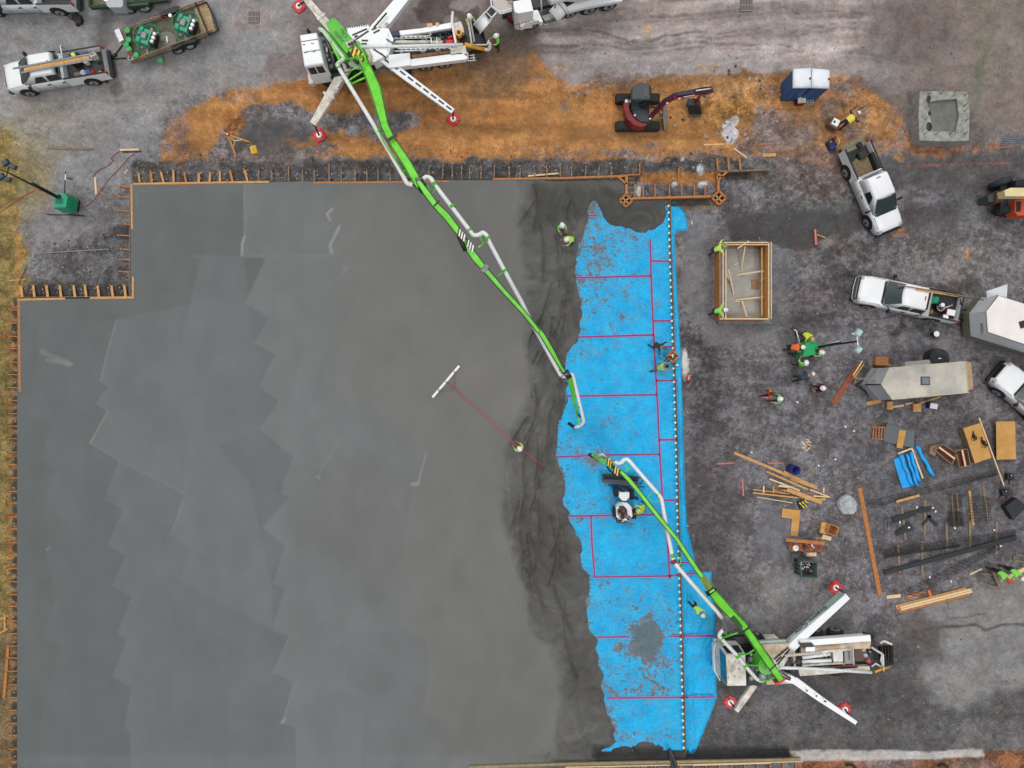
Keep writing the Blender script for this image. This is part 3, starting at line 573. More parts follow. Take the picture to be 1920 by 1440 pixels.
# ---------------------------------------------------------------- shared materials
white = mat('white_paint', (238, 242, 245), .35, nz=(1.2, .04), spec=.5)
wdirty = mat('worn_white_paint', (236, 234, 228), .55, nz=(2.2, .22, (176, 166, 148)))
black = mat('black_plastic', (26, 28, 31), .55, nz=(8, .4))
rubber = mat('tyre_rubber', (40, 42, 45), .85, nz=(20, .3))
steel = mat('steel_grey', (128, 130, 132), .45, .5, nz=(5, .3))
dsteel = mat('dark_steel', (58, 60, 62), .5, .4, nz=(6, .35))
rimm = mat('wheel_rim', (186, 190, 194), .35, .4, nz=(9, .2))
glass = mat('dark_glass', (24, 34, 38), .08, spec=.8)
winds = mat('windscreen_glass', (34, 56, 56), .08, spec=.8, nz=(1.2, .5))
red = mat('red_plastic', (190, 26, 34), .45); orange = mat('orange_plastic', (236, 112, 40), .5)
lime = mat('lime_green_paint', (116, 222, 58), .45, nz=(2.2, .22), bump=(3, .2)); limed = mat('green_paint_and_side_shade', (84, 186, 46), .4, nz=(2, .2))
bronze = mat('olive_green_paint', (110, 132, 34), .5, nz=(2, .3))
lumber = mat('sawn_lumber', (206, 158, 98), .8, nz=(5, .28)); lumo = mat('orange_lumber', (186, 122, 70), .85, nz=(6, .35))
lumg = mat('weathered_lumber', (140, 120, 98), .9, nz=(6, .35)); pale = mat('pale_lumber', (228, 200, 158), .8, nz=(6, .15))
ply = mat('plywood_sheet', (204, 160, 92), .75, nz=(1.3, .2, (184, 134, 70))); redply = mat('red_brown_board', (150, 84, 56), .8, nz=(4, .3))
rust = mat('rusty_steel', (104, 72, 54), .9, nz=(7, .5)); rebar = mat('black_rebar', (44, 44, 47), .7, nz=(9, .4))
blue = mat('blue_drum_plastic', (24, 48, 120), .45); grayb = mat('grey_board', (96, 104, 108), .7, nz=(2, .1))
concr = mat('cast_concrete', (150, 150, 146), .9, nz=(2.4, .3), bump=(8, .5)); concg = mat('wet_grey_concrete', (112, 114, 108), .8, nz=(1.5, .3))
skin = mat('skin', (176, 126, 100), .6); denim = mat('denim_blue', (46, 58, 82), .85); dark = mat('dark_cloth', (36, 38, 44), .9)
hiv = mat('hi_vis_lime', (196, 240, 96), .7, nz=(9, .12)); hig = mat('hi_vis_green', (140, 236, 90), .7, nz=(9, .12)); hio = mat('hi_vis_orange', (242, 110, 50), .7)
greyc = mat('grey_cloth', (104, 104, 100), .9); boot = mat('boot_leather', (70, 50, 40), .8)
hatw = mat('white_hard_hat', (236, 238, 238), .3); sheen = mat('green_bucket', (20, 168, 74), .45); gmach = mat('machine_green', (22, 158, 116), .4, nz=(3, .15)); ggrn = mat('generator_green', (26, 160, 92), .4, nz=(3, .12))

def pp(mb, pts, z0, z1, m=None):
    """prism whose top outline is seen at the given photo positions at height z1"""
    return mb.prism([W(a, b, z1)[:2] for a, b in pts], z0, z1, m)
def wheel(root, c, r, wd, side, rim=rimm, name='wheel', flat=False):
    mb = MB(); y = c[1]-(wd if side > 0 else 0)
    n = 20; prof = [(r*.80, 0), (r*.96, .02), (r, .07), (r, wd-.07), (r*.96, wd-.02), (r*.80, wd)]
    rings = [[(c[0]+q*math.cos(2*math.pi*k/n), y+h, c[2]+q*math.sin(2*math.pi*k/n)) for k in range(n)] for q, h in prof]
    mb.loft(rings, rubber); o = mb.build('wheel', None, root) if name == 'wheel' else mb.build(name, None, root)
    mb = MB(); s = 1 if side > 0 else -1; yo = c[1]
    mb.cyl((c[0], yo-.03 if s > 0 else yo-.01, c[2]), r*.62, .04, rim, 18, axis='y')
    mb.cyl((c[0], yo+.012 if s > 0 else yo-.06, c[2]), r*.22, .045, dsteel, 10, axis='y')
    for k in range(6):
        a = k*math.pi/3; mb.cyl((c[0]+r*.42*math.cos(a), yo+.01 if s > 0 else yo-.022, c[2]+r*.42*math.sin(a)), r*.07, .012, black, 6, axis='y')
    mb.build('rim', None, o); return o
def rrect(x0, x1, y, r, z, n=3):
    pts = []
    for cx, cy, a0 in ((x1-r, y-r, 0), (x0+r, y-r, 90), (x0+r, -y+r, 180), (x1-r, -y+r, 270)):
        for k in range(n+1): a = R(a0+90*k/n); pts.append((cx+r*math.cos(a), cy+r*math.sin(a), z))
    return pts
def pickup(label, loc, rz, crew=True, L=6.0, bed=True, suv=False, group='white pickups and cars parked on site', name='pickup_truck', cat='pickup truck', hood=1.55, cabr=-.8):
    t = thing(name, label, cat, loc, rz, group); f = L/2; yb = .98; t.scale = (1, .9, 1)                       # back of the cab
    if suv: cabr = -f+.25
    H0 = hood
    mb = MB(); secs = []
    end = -f if suv else cabr-.12
    prof = [(f, .70, .55, .80), (f-.06, .84, .46, .98), (f-.25, .93, .42, 1.07), (f-.6, .97, .40, 1.15), (f-H0+.05, .98, .40, 1.2), (f-H0-.2, .98, .40, 1.22), (end+.1, .98, .40, 1.22), (end, .97 if not suv else .86, .42, 1.2)]
    for x, y, z0, z1 in prof:
        secs.append([(x, -y, z0), (x, -y*1.0, z1-.28), (x, -y*.97, z1-.10), (x, -y*.88, z1-.03), (x, -y*.4, z1+.01), (x, y*.4, z1+.01), (x, y*.88, z1-.03), (x, y*.97, z1-.10), (x, y, z1-.28), (x, y, z0)])
    mb.loft(secs, white); b = mb.build('body', None, t)
    # cab with its glass
    xf, xr = f-H0, cabr; zt, zb = 1.86, 1.2
    base = rrect(xr, xf, .90, .10, zb); top = rrect(xr+(.35 if suv else .12), xf-.85, .72, .12, zt-.05); rf = rrect(xr+(.40 if suv else .18), xf-.93, .66, .12, zt)
    mb = MB(); mb.loft([base, top, rf], white); cab = mb.build('cab', None, t)
    mb = MB(); cv = lambda u: .10*(1-u*u)
    mb.mesh([(xf-.09+cv(u), .80*u, zb+.05) for u in (-1, -.5, 0, .5, 1)]+[(xf-.83+cv(u), .655*u, zt-.03) for u in (-1, -.5, 0, .5, 1)], [(i, i+1, i+6, i+5) for i in range(4)], winds, True)
    o = mb.build('windscreen', None, t); o.location = (.05, 0, .05)
    for s in (-1, 1):
        doors = [(xf-1.0, .75), (xf-1.95, .8)] if (crew or suv) else [(xf-1.0, .72)]
        if suv: doors.append((xf-2.9, .75))
        for q, (xx, ln) in enumerate(doors):
            x0, x1 = xx+.28 if q == 0 else xx+.36, xx+.28-ln if q == 0 else xx+.36-ln
            mb = MB(); h0, h1 = .93, .77
            ta = x0-.30 if q == 0 else x0-.05; tb = x1+.02 if q < 2 else x1+.25
            mb.mesh([(x0, s*(h0-.01), zb+.06), (x1, s*(h0-.01), zb+.06), (tb, s*(h1+.02), zt-.14), (ta, s*(h1+.02), zt-.14)], [(0, 1, 2, 3)], glass)
            mb.build('side_window', None, t)
            mb = MB(); mb.box((x1+.1, s*1.0, .98), (.2, .05, .045), black); mb.build('door_handle', None, t)
        mb = MB(); mb.beam((xf-.35, s*.93, 1.22), (xf-.38, s*1.10, 1.26), .06, .05, black); mb.box((xf-.36, s*1.2, 1.16), (.14, .26, .24), black, bv=.04); mb.build('side_mirror', None, t)
        mb = MB(); mb.box((f-.16, s*.74, .86), (.22, .30, .17), rimm, bv=.05); mb.build('headlight', None, t)
        mb = MB(); mb.box((-f+.03, s*.86, .95), (.10, .16, .34), red, bv=.03); mb.build('tail_light', None, t)
        for x in (f-1.0, -f+1.25):
            mb = MB(); n = 12
            mb.cyl((x, s*.985-(.02 if s > 0 else 0), .46), .50, .02, black, 20, axis='y'); mb.build('wheel_arch', None, t)
            wheel(t, (x, s*1.03, .40), .40, .27, s)
    mb = MB(); mb.mesh([(xf+.02, -.84, zb+.03), (xf+.02, .84, zb+.03), (xf+.14, .70, zb+.02), (xf+.14, -.70, zb+.02)], [(0, 1, 2, 3)], black); mb.build('cowl', None, t)
    seam = mat('panel_seam', (92, 96, 100), .8)
    for s in (-1, 1):
        mb = MB(); mb.beam((f-.3, s*.86, 1.075), (xf+.1, s*.87, 1.19), .018, .012, seam); mb.build('hood_seam', None, t)
        for x in ((xf-.55, xf-1.5, xf-2.4) if crew or suv else (xf-.55, xf-1.7)):
            mb = MB(); mb.box((x, s*.985, .5), (.02, .012, .68), seam); mb.build('door_seam', None, t)
    for k in range(3 if not suv else 0): mb = MB(); mb.box(((xf-.93+xr+.3)/2, -.4+k*.4, zt), (max(.3, xf-xr-1.5), .03, .012), seam if False else white); mb.build('roof_rib', None, t)
    mb = MB(); mb.box((xr+.3, 0, zt-.01), (.06, .3, .03), red); mb.build('brake_lamp', None, t)
    for s in (-1, 1): mb = MB(); mb.tube([(xf+.05, s*.3, zb+.09), (xf-.35, s*.05, 1.52)], .014, black, 4); mb.build('wiper', None, t)
    mb = MB(); mb.box((xr-.03, 0, 1.28), (.04, 1.3, .42), glass); 
    if not suv: mb.build('rear_window', None, t)
    else: mb.bm.free()
    mb = MB(); mb.box((f+.02, 0, .42), (.22, 1.78, .26), black if suv else dsteel, bv=.06); mb.box((f-.03, 0, .70), (.12, 1.2, .26), black, bv=.04); mb.build('front_bumper', None, t)
    mb = MB(); mb.box((-f-.06, 0, .48), (.24, 1.84, .22), dsteel, bv=.05); mb.build('rear_bumper', None, t)
    if not suv:
        x0, x1 = end-.02, -f+.02; fl = .74
        mb = MB(); mb.box(((x0+x1)/2, 0, fl-.06), (x0-x1, 1.7, .06), dsteel)
        for k in range(9): mb.box(((x0+x1)/2, -.7+k*.175, fl), (x0-x1-.1, .05, .02), dsteel)
        mb.build('bed_floor', None, t)
        mb = MB()
        for s in (-1, 1):
            pr = [(x0, .98), (x1, .94)]
            mb.prism([(x0, s*.98), (x1, s*.955), (x1, s*.83), (x0, s*.85)], .42, 1.24, white)
            mb.box(((x0+x1)/2, s*.905, 1.24), (x0-x1, .11, .03), black)
        mb.box((x0-.03, 0, .7), (.06, 1.68, .54), white); mb.build('bed_side', None, t)
        if not bed is None:
            mb = MB(); mb.box((x1+.03, 0, .66), (.07, 1.66, .56), white, bv=.02); mb.box((x1+.03, 0, 1.22), (.075, 1.6, .03), black); mb.build('tailgate', None, t)
    else:
        mb = MB(); mb.mesh([(-f+.30, -.7, 1.28), (-f+.30, .7, 1.28), (-f+.62, .62, 1.78), (-f+.62, -.62, 1.78)], [(0, 1, 2, 3)], glass); mb.build('rear_window', None, t)
        mb = MB()
        for s in (-1, 1): mb.tube([(xf-1.0, s*.60, 1.90), (-f+.8, s*.60, 1.90)], .025, black)
        mb.build('roof_rail', None, t)
    return t
def center(px, py, z=1.0): v_ = W(px, py, z); return (v_.x, v_.y, 0)
def local(root, p): return wmat(root).inverted() @ Vector(p)

# ---------------------------------------------------------------- people
def joint_body(J, rad, E, name, mats, parent, pick):
    me = bpy.data.meshes.new(name); ks = list(J); me.from_pydata([J[k] for k in ks], [(ks.index(a), ks.index(b)) for a, b in E], [])
    o = bpy.data.objects.new(name, me); C.objects.link(o); sk = o.modifiers.new('skin', 'SKIN'); sk.use_smooth_shade = True
    o.modifiers.new('sub', 'SUBSURF').levels = 1
    for i, k in enumerate(ks):
        v_ = me.skin_vertices[0].data[i]; r_ = rad[k]; v_.radius = r_ if isinstance(r_, tuple) else (r_, r_)
        v_.use_root = (k == 'pel')
    dg = bpy.context.evaluated_depsgraph_get(); m2 = bpy.data.meshes.new_from_object(o.evaluated_get(dg)); bpy.data.objects.remove(o)
    m2.materials.clear()
    for m in mats: m2.materials.append(m)
    KV = [(k, Vector(J[k])) for k in ks]
    for p in m2.polygons:
        c = p.center; best = min(KV, key=lambda q: (q[1]-c).length/ (rad[q[0]] if not isinstance(rad[q[0]], tuple) else max(rad[q[0]]))**.5)[0]; p.material_index = pick(best); p.use_smooth = True
    return m2
POSES = {}
def person_mesh(pose, top, legs, reach):
    """continuous body facing +x; returns mesh and head data"""
    key = (pose, top.name, legs.name, reach)
    if key in POSES: return POSES[key]
    V = Vector; lean = {'stand': 6, 'walk': 12, 'bend': 74, 'kneel': 38, 'sit': 4, 'stoop': 40}[pose]
    ph = {'stand': .93, 'walk': .90, 'bend': .86, 'kneel': .56, 'sit': .50, 'stoop': .88}[pose]
    th = R(lean); u = V((math.sin(th), 0, math.cos(th))); pel = V((0, 0, ph))
    J = {'pel': pel, 'waist': pel+u*.16, 'chest': pel+u*.36, 'neck': pel+u*.54}
    hu = V((math.sin(th*.8), 0, math.cos(th*.8))); J['jaw'] = J['neck']+hu*.07+V((.02, 0, 0)); J['head'] = J['neck']+hu*.17+V((.015, 0, 0)); J['crown'] = J['head']+hu*.08
    rad = {'pel': (.135, .115), 'waist': (.13, .11), 'chest': (.155, .12), 'neck': .055, 'jaw': .065, 'head': .092, 'crown': .07}
    E = [('pel', 'waist'), ('waist', 'chest'), ('chest', 'neck'), ('neck', 'jaw'), ('jaw', 'head'), ('head', 'crown')]
    for s, n in ((1, 'l'), (-1, 'r')):
        sh = pel+u*.46+V((0, s*.17, 0)); J['sh'+n] = sh
        r_ = reach if reach != 'mix' else ('fwd' if s > 0 else 'down')
        if r_ == 'down': el = sh+V((-.03, s*.06, -.27)); wr = el+V((.09, -s*.01, -.23))
        elif r_ == 'fwd': el = sh+V((.12, s*.07, -.22)); wr = el+V((.23, -s*.05, .03))
        elif r_ == 'wide': el = sh+V((.10, s*.22, -.10)); wr = el+V((.20, s*.05, -.04))
        else: el = sh+V((.08, s*.04, -.26)); wr = el+V((.10, 0, -.24))
        J['el'+n] = el; J['wr'+n] = wr; d = (wr-el).normalized(); J['pm'+n] = wr+d*.075
        rad.update({'sh'+n: .068, 'el'+n: .046, 'wr'+n: .030, 'pm'+n: (.036, .020)}); E += [('chest', 'sh'+n), ('sh'+n, 'el'+n), ('el'+n, 'wr'+n), ('wr'+n, 'pm'+n)]
        hp = pel+V((0, s*.10, -.06)); J['hp'+n] = hp
        sp = {'stand': (.02, .02), 'walk': (.22*s, .22*s), 'bend': (.06*s-.06, .06*s-.04), 'stoop': (.12*s, .12*s), 'kneel': (0, 0), 'sit': (0, 0)}[pose]
        if pose == 'kneel':
            kn = V((.28 if s > 0 else .06, s*.14, .46 if s > 0 else .08)); an = V((.22 if s > 0 else -.36, s*.14, .09))
        elif pose == 'sit': kn = V((.42, s*.16, ph+.02)); an = V((.46, s*.16, ph-.38))
        else:
            an = V((sp[0]-.03, s*.13, .09)); kn = (hp+an)/2+V((.05 if sp[0] >= 0 else .03, 0, .01))
        J['kn'+n] = kn; J['an'+n] = an; J['ft'+n] = an+V((.11, s*.02, -.045)); J['to'+n] = an+V((.19, s*.03, -.055))
        rad.update({'hp'+n: .092, 'kn'+n: .060, 'an'+n: .046, 'ft'+n: .045, 'to'+n: .036}); E += [('pel', 'hp'+n), ('hp'+n, 'kn'+n), ('kn'+n, 'an'+n), ('an'+n, 'ft'+n), ('ft'+n, 'to'+n)]
    def pick(k):
        if k[:2] in ('wr', 'pm') or k in ('neck', 'jaw', 'head', 'crown'): return 0
        if k[:2] in ('ft', 'to', 'an'): return 3
        if k[:2] in ('kn', 'hp') or k == 'pel': return 2
        return 1
    me = joint_body({k: tuple(v) for k, v in J.items()}, rad, E, 'body', [skin, top, legs, boot], None, pick)
    # five fingers on each hand, and the face, joined on
    mb = MB(); mb.bm.from_mesh(me); mb.mats = [skin, top, legs, boot]
    for s, n in ((1, 'l'), (-1, 'r')):
        p, d = J['pm'+n], (J['wr'+n]-J['el'+n]).normalized(); sd = d.cross(V((0, 0, 1))).normalized() if abs(d.z) < .95 else V((0, 1, 0)); dn = sd.cross(d)
        for q, (off, ln) in enumerate(((-.027, .062), (-.009, .075), (.009, .07), (.026, .055))):
            a = p+sd*off-d*.01; b = a+d*ln*.6-dn*.008*(1+q*.2); c = b+d*ln*.35-dn*.022; mb.tube([a, b, c], .0095, skin, 6, .007)
        a = p-d*.05+sd*.026*s; mb.tube([a, a+sd*.03*s+d*.025, a+sd*.034*s+d*.055-dn*.01], .011, skin, 6, .008)
    f = V((math.cos(th*.8), 0, -math.sin(th*.8))); H_ = J['head']
    mb.mesh([H_+f*.085+hu*.02, H_+f*.088-hu*.04+V((0, .016, 0)), H_+f*.088-hu*.04-V((0, .016, 0)), H_+f*.118-hu*.034], [(0, 1, 3), (0, 3, 2), (1, 2, 3)], skin)
    for s in (1, -1):
        mb.ball(H_+f*.082+V((0, s*.034, 0))+hu*.015, .012, dark, 6, 4); mb.ball(H_+V((0, s*.092, 0))-hu*.01, .028, skin, 6, 4, (.6, .35, 1))
    mb.box(tuple(H_+f*.078-hu*.068), (.012, .045, .008), mat('lips', (140, 80, 74), .6))
    me2 = bpy.data.meshes.new('body'); mb.bm.to_mesh(me2); mb.bm.free()
    for x in mb.mats: me2.materials.append(x)
    POSES[key] = (me2, H_.copy(), th*.8, J['chest'].copy(), th); return POSES[key]
def person(px, py, label, face=0, pose='stand', top=hiv, legs=denim, hat=hatw, reach='fwd', z=0.0, group='construction workers on foot', hatz=None, vest=None, hair=None):
    """px, py = where the head shows in the photo; z = height of what it stands on"""
    me, hd, tilt, ch, th = person_mesh(pose, top, legs, reach)
    a = R(face); hx = hd.x; wpos = W(px, py, z+hd.z+.08)
    loc = (wpos.x-hx*math.cos(a), wpos.y-hx*math.sin(a), z)
    t = thing('person', label, 'person', loc, a, group); t.scale = (1.06, 1.06, 1.03)
    o = bpy.data.objects.new('body', me); C.objects.link(o); o.parent = t
    mb = MB()
    if hat is not None:
        n = 14
        rings = [[(1.22*r*math.cos(2*math.pi*k/n)+(.0 if r < .12 else .012), r*math.sin(2*math.pi*k/n), h) for k in range(n)] for r, h in ((.142, -.005), (.145, .008), (.116, .012), (.112, .06), (.085, .105), (.03, .125))]
        mb.loft(rings, hat); mb.box((.0, 0, .115), (.2, .03, .018), hat); o = mb.build('hard_hat', None, t)
    else:
        mb.ball((0, 0, .02), .108, hair or dark, 12, 6, (1.05, 1, .9)); o = mb.build('hair', None, t)
    o.location = hd+Vector((math.sin(tilt)*.045, 0, math.cos(tilt)*.045)); o.rotation_euler = (0, tilt, 0)
    if vest is not None:
        mb = MB(); rings = [[(.155*k2*math.cos(2*math.pi*k/12), .215*k2*math.sin(2*math.pi*k/12), h) for k in range(12)] for k2, h in ((.92, -.28), (1.0, -.10), (1.05, .05), (.70, .12))]
        mb.loft(rings, vest, cap=False); o = mb.build('safety_vest', None, t); o.location = ch; o.rotation_euler = (0, th, 0)
    return t
# ---------------------------------------------------------------- formwork round the slab
def formwork(label, parts, group='timber edge forms of the slab', wd=.15, h=.31):
    """parts: ('b', pts, z, w, h, mat) boards; ('k', (x0,y0,x1,y1), w) sloping braces; ('s', x, y) capped stakes"""
    p0 = next(p for p in parts if p[0] == 'b')[1][0]
    t = thing('edge_form', label, 'formwork', W(p0[0], p0[1], 0), 0, group)
    nm = 0
    for p in parts:
        mb = MB()
        if p[0] == 'b':
            _, pts, z, w_, h_, m = p
            for a, b in zip(pts, pts[1:]): mb.beam(W(a[0], a[1], z), W(b[0], b[1], z), w_, h_, m)
            mb.build('form_board', None, t, True)
        elif p[0] == 'k':
            _, (x0, y0, x1, y1), w_, m = p; mb.beam(W(x0, y0, .27), W(x1, y1, .06), w_, .045, m)
            e = W(x1, y1, .0); mb.box((e.x, e.y, -.02), (.045, .045, .22), m); mb.build('brace', None, t, True)
        else:
            _, x, y, m = p; c = W(x+J(2), y+J(2), .24); mb.cyl((c.x, c.y, -.02), .012, .26, rust, 5); mb.ball((c.x, c.y, .24), .042, m, 7, 4); mb.build('stake', None, t, True)
    return t
capw = mat('stake_cap', (206, 180, 172), .6); capo = mat('orange_stake_cap', (200, 120, 96), .6)
J = lambda a=1.0: RND.uniform(-a, a)
pr = []
for x in (261, 282, 305, 326, 348, 371, 393, 412, 434, 462): pr.append(('k', (x+1.5+J(2), 342, x-1+J(3), 321+J(4)), .12+J(.03), lumber if RND.random() < .7 else lumo))
for x, y in ((485, 318), (510, 318), (541, 310), (568, 318), (590, 318), (617, 305), (640, 317), (666, 317), (688, 318), (709, 317), (732, 320), (755, 318)): pr.append(('k', (x, 340, x+J(), y), .075, lumg))
for x in range(268, 760, 22):
    if RND.random() < .8: pr.append(('s', x+J(3), 326+J(1.5), capw)); pr.append(('s', x+J(3), 335+J(1), capo if RND.random() < .3 else capw))
pr += [('b', [(250, 345), (380, 343), (505, 341)], .27, .12, .09, lumber), ('b', [(310, 346.5), (445, 344)], .22, .06, .2, lumo), ('b', [(588, 343), (700, 342), (842, 340)], .26, .10, .10, lumo)]
formwork('timber edge form west of the green boom, along the slab top edge', pr)
pr = []
for x in (804, 830, 848, 865, 881, 902, 927, 955, 975, 1003, 1025, 1050, 1072, 1098, 1122, 1146): pr.append(('k', (x+J(), 336, x+J(), 312+J(2)), .07, lumg)); pr.append(('s', x+J(2), 313+J(2), capw)); pr.append(('s', x+J(2), 326+J(2), capw))
pr += [('b', [(924, 336), (1060, 334), (1174, 330)], .27, .12, .09, lumo), ('b', [(990, 330), (1047, 325)], .12, .09, .04, pale), ('b', [(1014, 309), (1026, 316)], .12, .05, .04, lumo), ('b', [(1026, 316), (1026, 327)], .12, .05, .04, lumo)]
formwork('timber edge form east of the green boom, ending at the footing form', pr)
pr = [('b', [(247, 345), (248, 430)], .26, .11, .10, lumber), ('b', [(250, 519), (250, 560)], .28, .11, .10, lumber)]
for y, x in ((349, 222), (369, 220), (395, 219), (420, 231), (441, 221), (467, 223), (486, 223), (509, 224)): pr.append(('k', (246, y+1, x, y), .07, lumo)); pr.append(('s', x+2, y-1, capw))
pr += [('b', [(245, 355), (245, 560)], .16, .04, .28, lumg)]
formwork('short timber edge form down the notch beside the green light tower', pr)
pr = [('b', [(33, 562), (123, 560)], .27, .12, .09, lumber), ('b', [(170, 559), (252, 558)], .27, .12, .09, lumber), ('b', [(36, 558), (250, 556)], .14, .04, .26, lumg)]
for x in (40, 63, 88, 113, 139, 160, 184, 210, 234): pr.append(('k', (x+2, 557, x-1, 535+J(1.5)), .15, lumber))
for x in range(58, 230, 24): pr.append(('s', x+J(2), 541, capw)); pr.append(('s', x+J(2), 550, capo))
for x in range(50, 205, 18): pr.append(('s', x+J(2), 565+J(.5), capw))
formwork('timber edge form with wide braces under the green light tower', pr)
pr = [('b', [(36, 564), (38, 735)], .26, .13, .10, lumo), ('b', [(37, 735), (39, 1440)], .14, .05, .3, lumg)]
for k in range(37):
    y = 582+k*24.2+J(1.5); pr.append(('k', (36, y, 15+J(2), y-1+J(1)), .055, lumo)); 
    if k % 3 != 1: pr.append(('s', 27+J(1.5), y-9, capw))
formwork('long timber edge form down the west side by the grass', pr)
pr = [('b', [(880, 1438), (1060, 1432), (1420, 1425), (1500, 1423)], .34, .16, .12, mat('form_plywood', (150, 136, 104), .8, nz=(3, .3))), ('b', [(1060, 1438), (1300, 1433), (1505, 1427)], .26, .06, .1, pale), ('b', [(1300, 1434), (1444, 1430)], .33, .1, .06, pale)]
for k in range(14): x = 1180+k*24; pr.append(('k', (x, 1434-k*.4, x+1, 1452), .07, lumo))
formwork('timber edge form along the bottom of the slab and blue sheet', pr)
# pier footing form
t = thing('footing_form', 'orange timber formwork with diamond corners beside the blue sheet', 'formwork', W(1260, 350, 0))
def fb(pts, w_=.09, z=.30, h_=.28, m=lumo, nm='form_board'):
    mb = MB()
    for a, b in zip(pts, pts[1:]): mb.beam(W(a[0], a[1], z-h_/2), W(b[0], b[1], z-h_/2), w_, h_, m)
    return mb.build(nm, None, t, True)
def diamond(cx, cy, r, lean):
    q = [(cx, cy-r), (cx+r, cy), (cx, cy+r), (cx-r, cy)]
    for a, b in zip(q, q[1:]+q[:1]): fb([a, b], .11, .34, .3)
    fb([((q[0][0]+q[1][0])/2, (q[0][1]+q[1][1])/2), ((q[2][0]+q[3][0])/2, (q[2][1]+q[3][1])/2)], .07, .34, .1, lumber, 'cross_brace'); fb([((q[1][0]+q[2][0])/2, (q[1][1]+q[2][1])/2), ((q[3][0]+q[0][0])/2, (q[3][1]+q[0][1])/2)], .07, .34, .1, lumber, 'cross_brace')
diamond(1173, 377, 12, -1); diamond(1347, 372, 13, 1)
fb([(1158, 332), (1174, 346)], .12); fb([(1174, 330), (1174, 368)], .16); fb([(1162, 330), (1199, 328)], .06); fb([(1199, 306), (1199, 328)], .06)
fb([(1184, 373), (1260, 371), (1332, 369)], .13); fb([(1346, 338), (1346, 361)], .14); fb([(1344, 322), (1362, 322), (1440, 319)], .08, .3, .26, lumg); fb([(1362, 323), (1346, 338)], .12); fb([(1342, 324), (1354, 334)], .12)
fb([(1344, 322), (1344, 340)], .06)
for x in (1344, 1365, 1386): fb([(x, 297), (x+2, 321)], .09, .3, .06, lumo, 'brace'); fb([(x+1.5, 299), (x+4, 320)], .05, .22, .06, lumg, 'brace')
for x in (1190, 1206, 1228, 1255, 1278, 1302, 1322): fb([(x, 346+J()), (x, 370)], .06, .26, .05, lumo, 'brace')
for y in (334, 342, 352, 361): fb([(1177, y), (1189, y+1)], .05, .2, .05, lumg, 'brace')
fb([(1273, 311), (1272, 346)], .06, .2, .05, lumo, 'brace'); fb([(1272, 314), (1280, 315)], .05, .2, .05, lumo, 'brace')
# joint form with its dowel plates along the blue sheet
t = thing('joint_form', 'long thin joint form with pale dowel plates standing on the blue sheet', 'formwork', W(1270, 900, 0))
line = [(1256, 374), (1258, 470), (1261, 560), (1265, 680), (1269, 800), (1272, 940), (1276, 1080), (1280, 1220), (1285, 1412)]
mb = MB(); mb2 = MB()
for a, b in zip(line, line[1:]): mb.beam(W(a[0], a[1], .24), W(b[0], b[1], .24), .07, .18, mat('joint_board', (122, 92, 60), .85, nz=(8, .5)))
mb.build('form_board', None, t, True)
y = 386.
cream = mat('cream_dowel_plate', (238, 226, 190), .5)
while y < 1408:
    x = np.interp(y, [p[1] for p in line], [p[0] for p in line])-2.2; c = W(x, y, .33); r_ = .070
    mb = MB(); mb.prism([(c.x-r_*1.35, c.y), (c.x, c.y-r_*1.25), (c.x+r_*.7, c.y), (c.x, c.y+r_*1.25)], .30, .345, cream); mb.build('dowel_plate', None, t, True)
    y += 12.7
# reinforcement in the trenches
def wires(name, label, cat, quads, z, m=rebar, r=.014, group=None, base=None):
    """quads: (a, b, c, d) px corners with n lengthwise and k crosswise bars"""
    t = thing(name, label, cat, W(*quads[0][0][0], 0), 0, group)
    for (a, b, c, d), n, k in quads:
        mb = MB()
        for i in range(n):
            u = i/max(1, n-1); p = (a[0]+(d[0]-a[0])*u, a[1]+(d[1]-a[1])*u); q = (b[0]+(c[0]-b[0])*u, b[1]+(c[1]-b[1])*u)
            mb.tube([W(*p, z), W((p[0]+q[0])/2, (p[1]+q[1])/2+J(.6), z+.01), W(*q, z)], r, m, 4)
        mb.build('long_bar', None, t, True) if n else mb.bm.free()
        mb = MB()
        for i in range(k):
            u = i/max(1, k-1); p = (a[0]+(b[0]-a[0])*u, a[1]+(b[1]-a[1])*u); q = (d[0]+(c[0]-d[0])*u, d[1]+(c[1]-d[1])*u)
            mb.tube([W(*p, z+.03), W(*q, z+.03)], r*.8, m, 4)
        if k: mb.build('cross_bar', None, t, True)
        else: mb.bm.free()
    return t
gb = 'reinforcing steel lying about the site'
wires('rebar_cage', 'flat rebar cage in the bottom trench between slab corner and white strip', 'rebar', [(((1288, 1408), (1478, 1405), (1482, 1420), (1288, 1422)), 6, 34)], .22, dsteel, .02, gb)
wires('rebar_cage', 'rebar cage in the trench just below the diamond footing form', 'rebar', [(((1258, 376), (1330, 375), (1332, 384), (1258, 386)), 4, 22)], .12, dsteel, .016, gb)
wires('rebar_cage', 'rebar cage in the small trench right of the footing form', 'rebar', [(((1360, 326), (1402, 325), (1402, 335), (1360, 336)), 4, 12)], .12, dsteel, .016, gb)
wires('rebar_cage', 'dark rebar edging the wet concrete at the bottom of the slab', 'rebar', [(((1110, 1416), (1252, 1412), (1252, 1419), (1110, 1421)), 3, 16)], .33, dsteel, .014, gb)
wires('rebar_bundle', 'long thin rebar bundle above the laydown dunnage, rising to the right', 'rebar', [(((1628, 940), (1875, 880), (1877, 886), (1628, 948)), 3, 12), (((1632, 950), (1820, 905), (1880, 886), (1632, 953)), 2, 3)], .12, rebar, .014, gb)
wires('rebar_bundle', 'wide mat of long rebar under the two black grates', 'rebar', [(((1650, 1031), (1905, 994), (1905, 1012), (1662, 1044)), 7, 30)], .16, rebar, .013, gb)
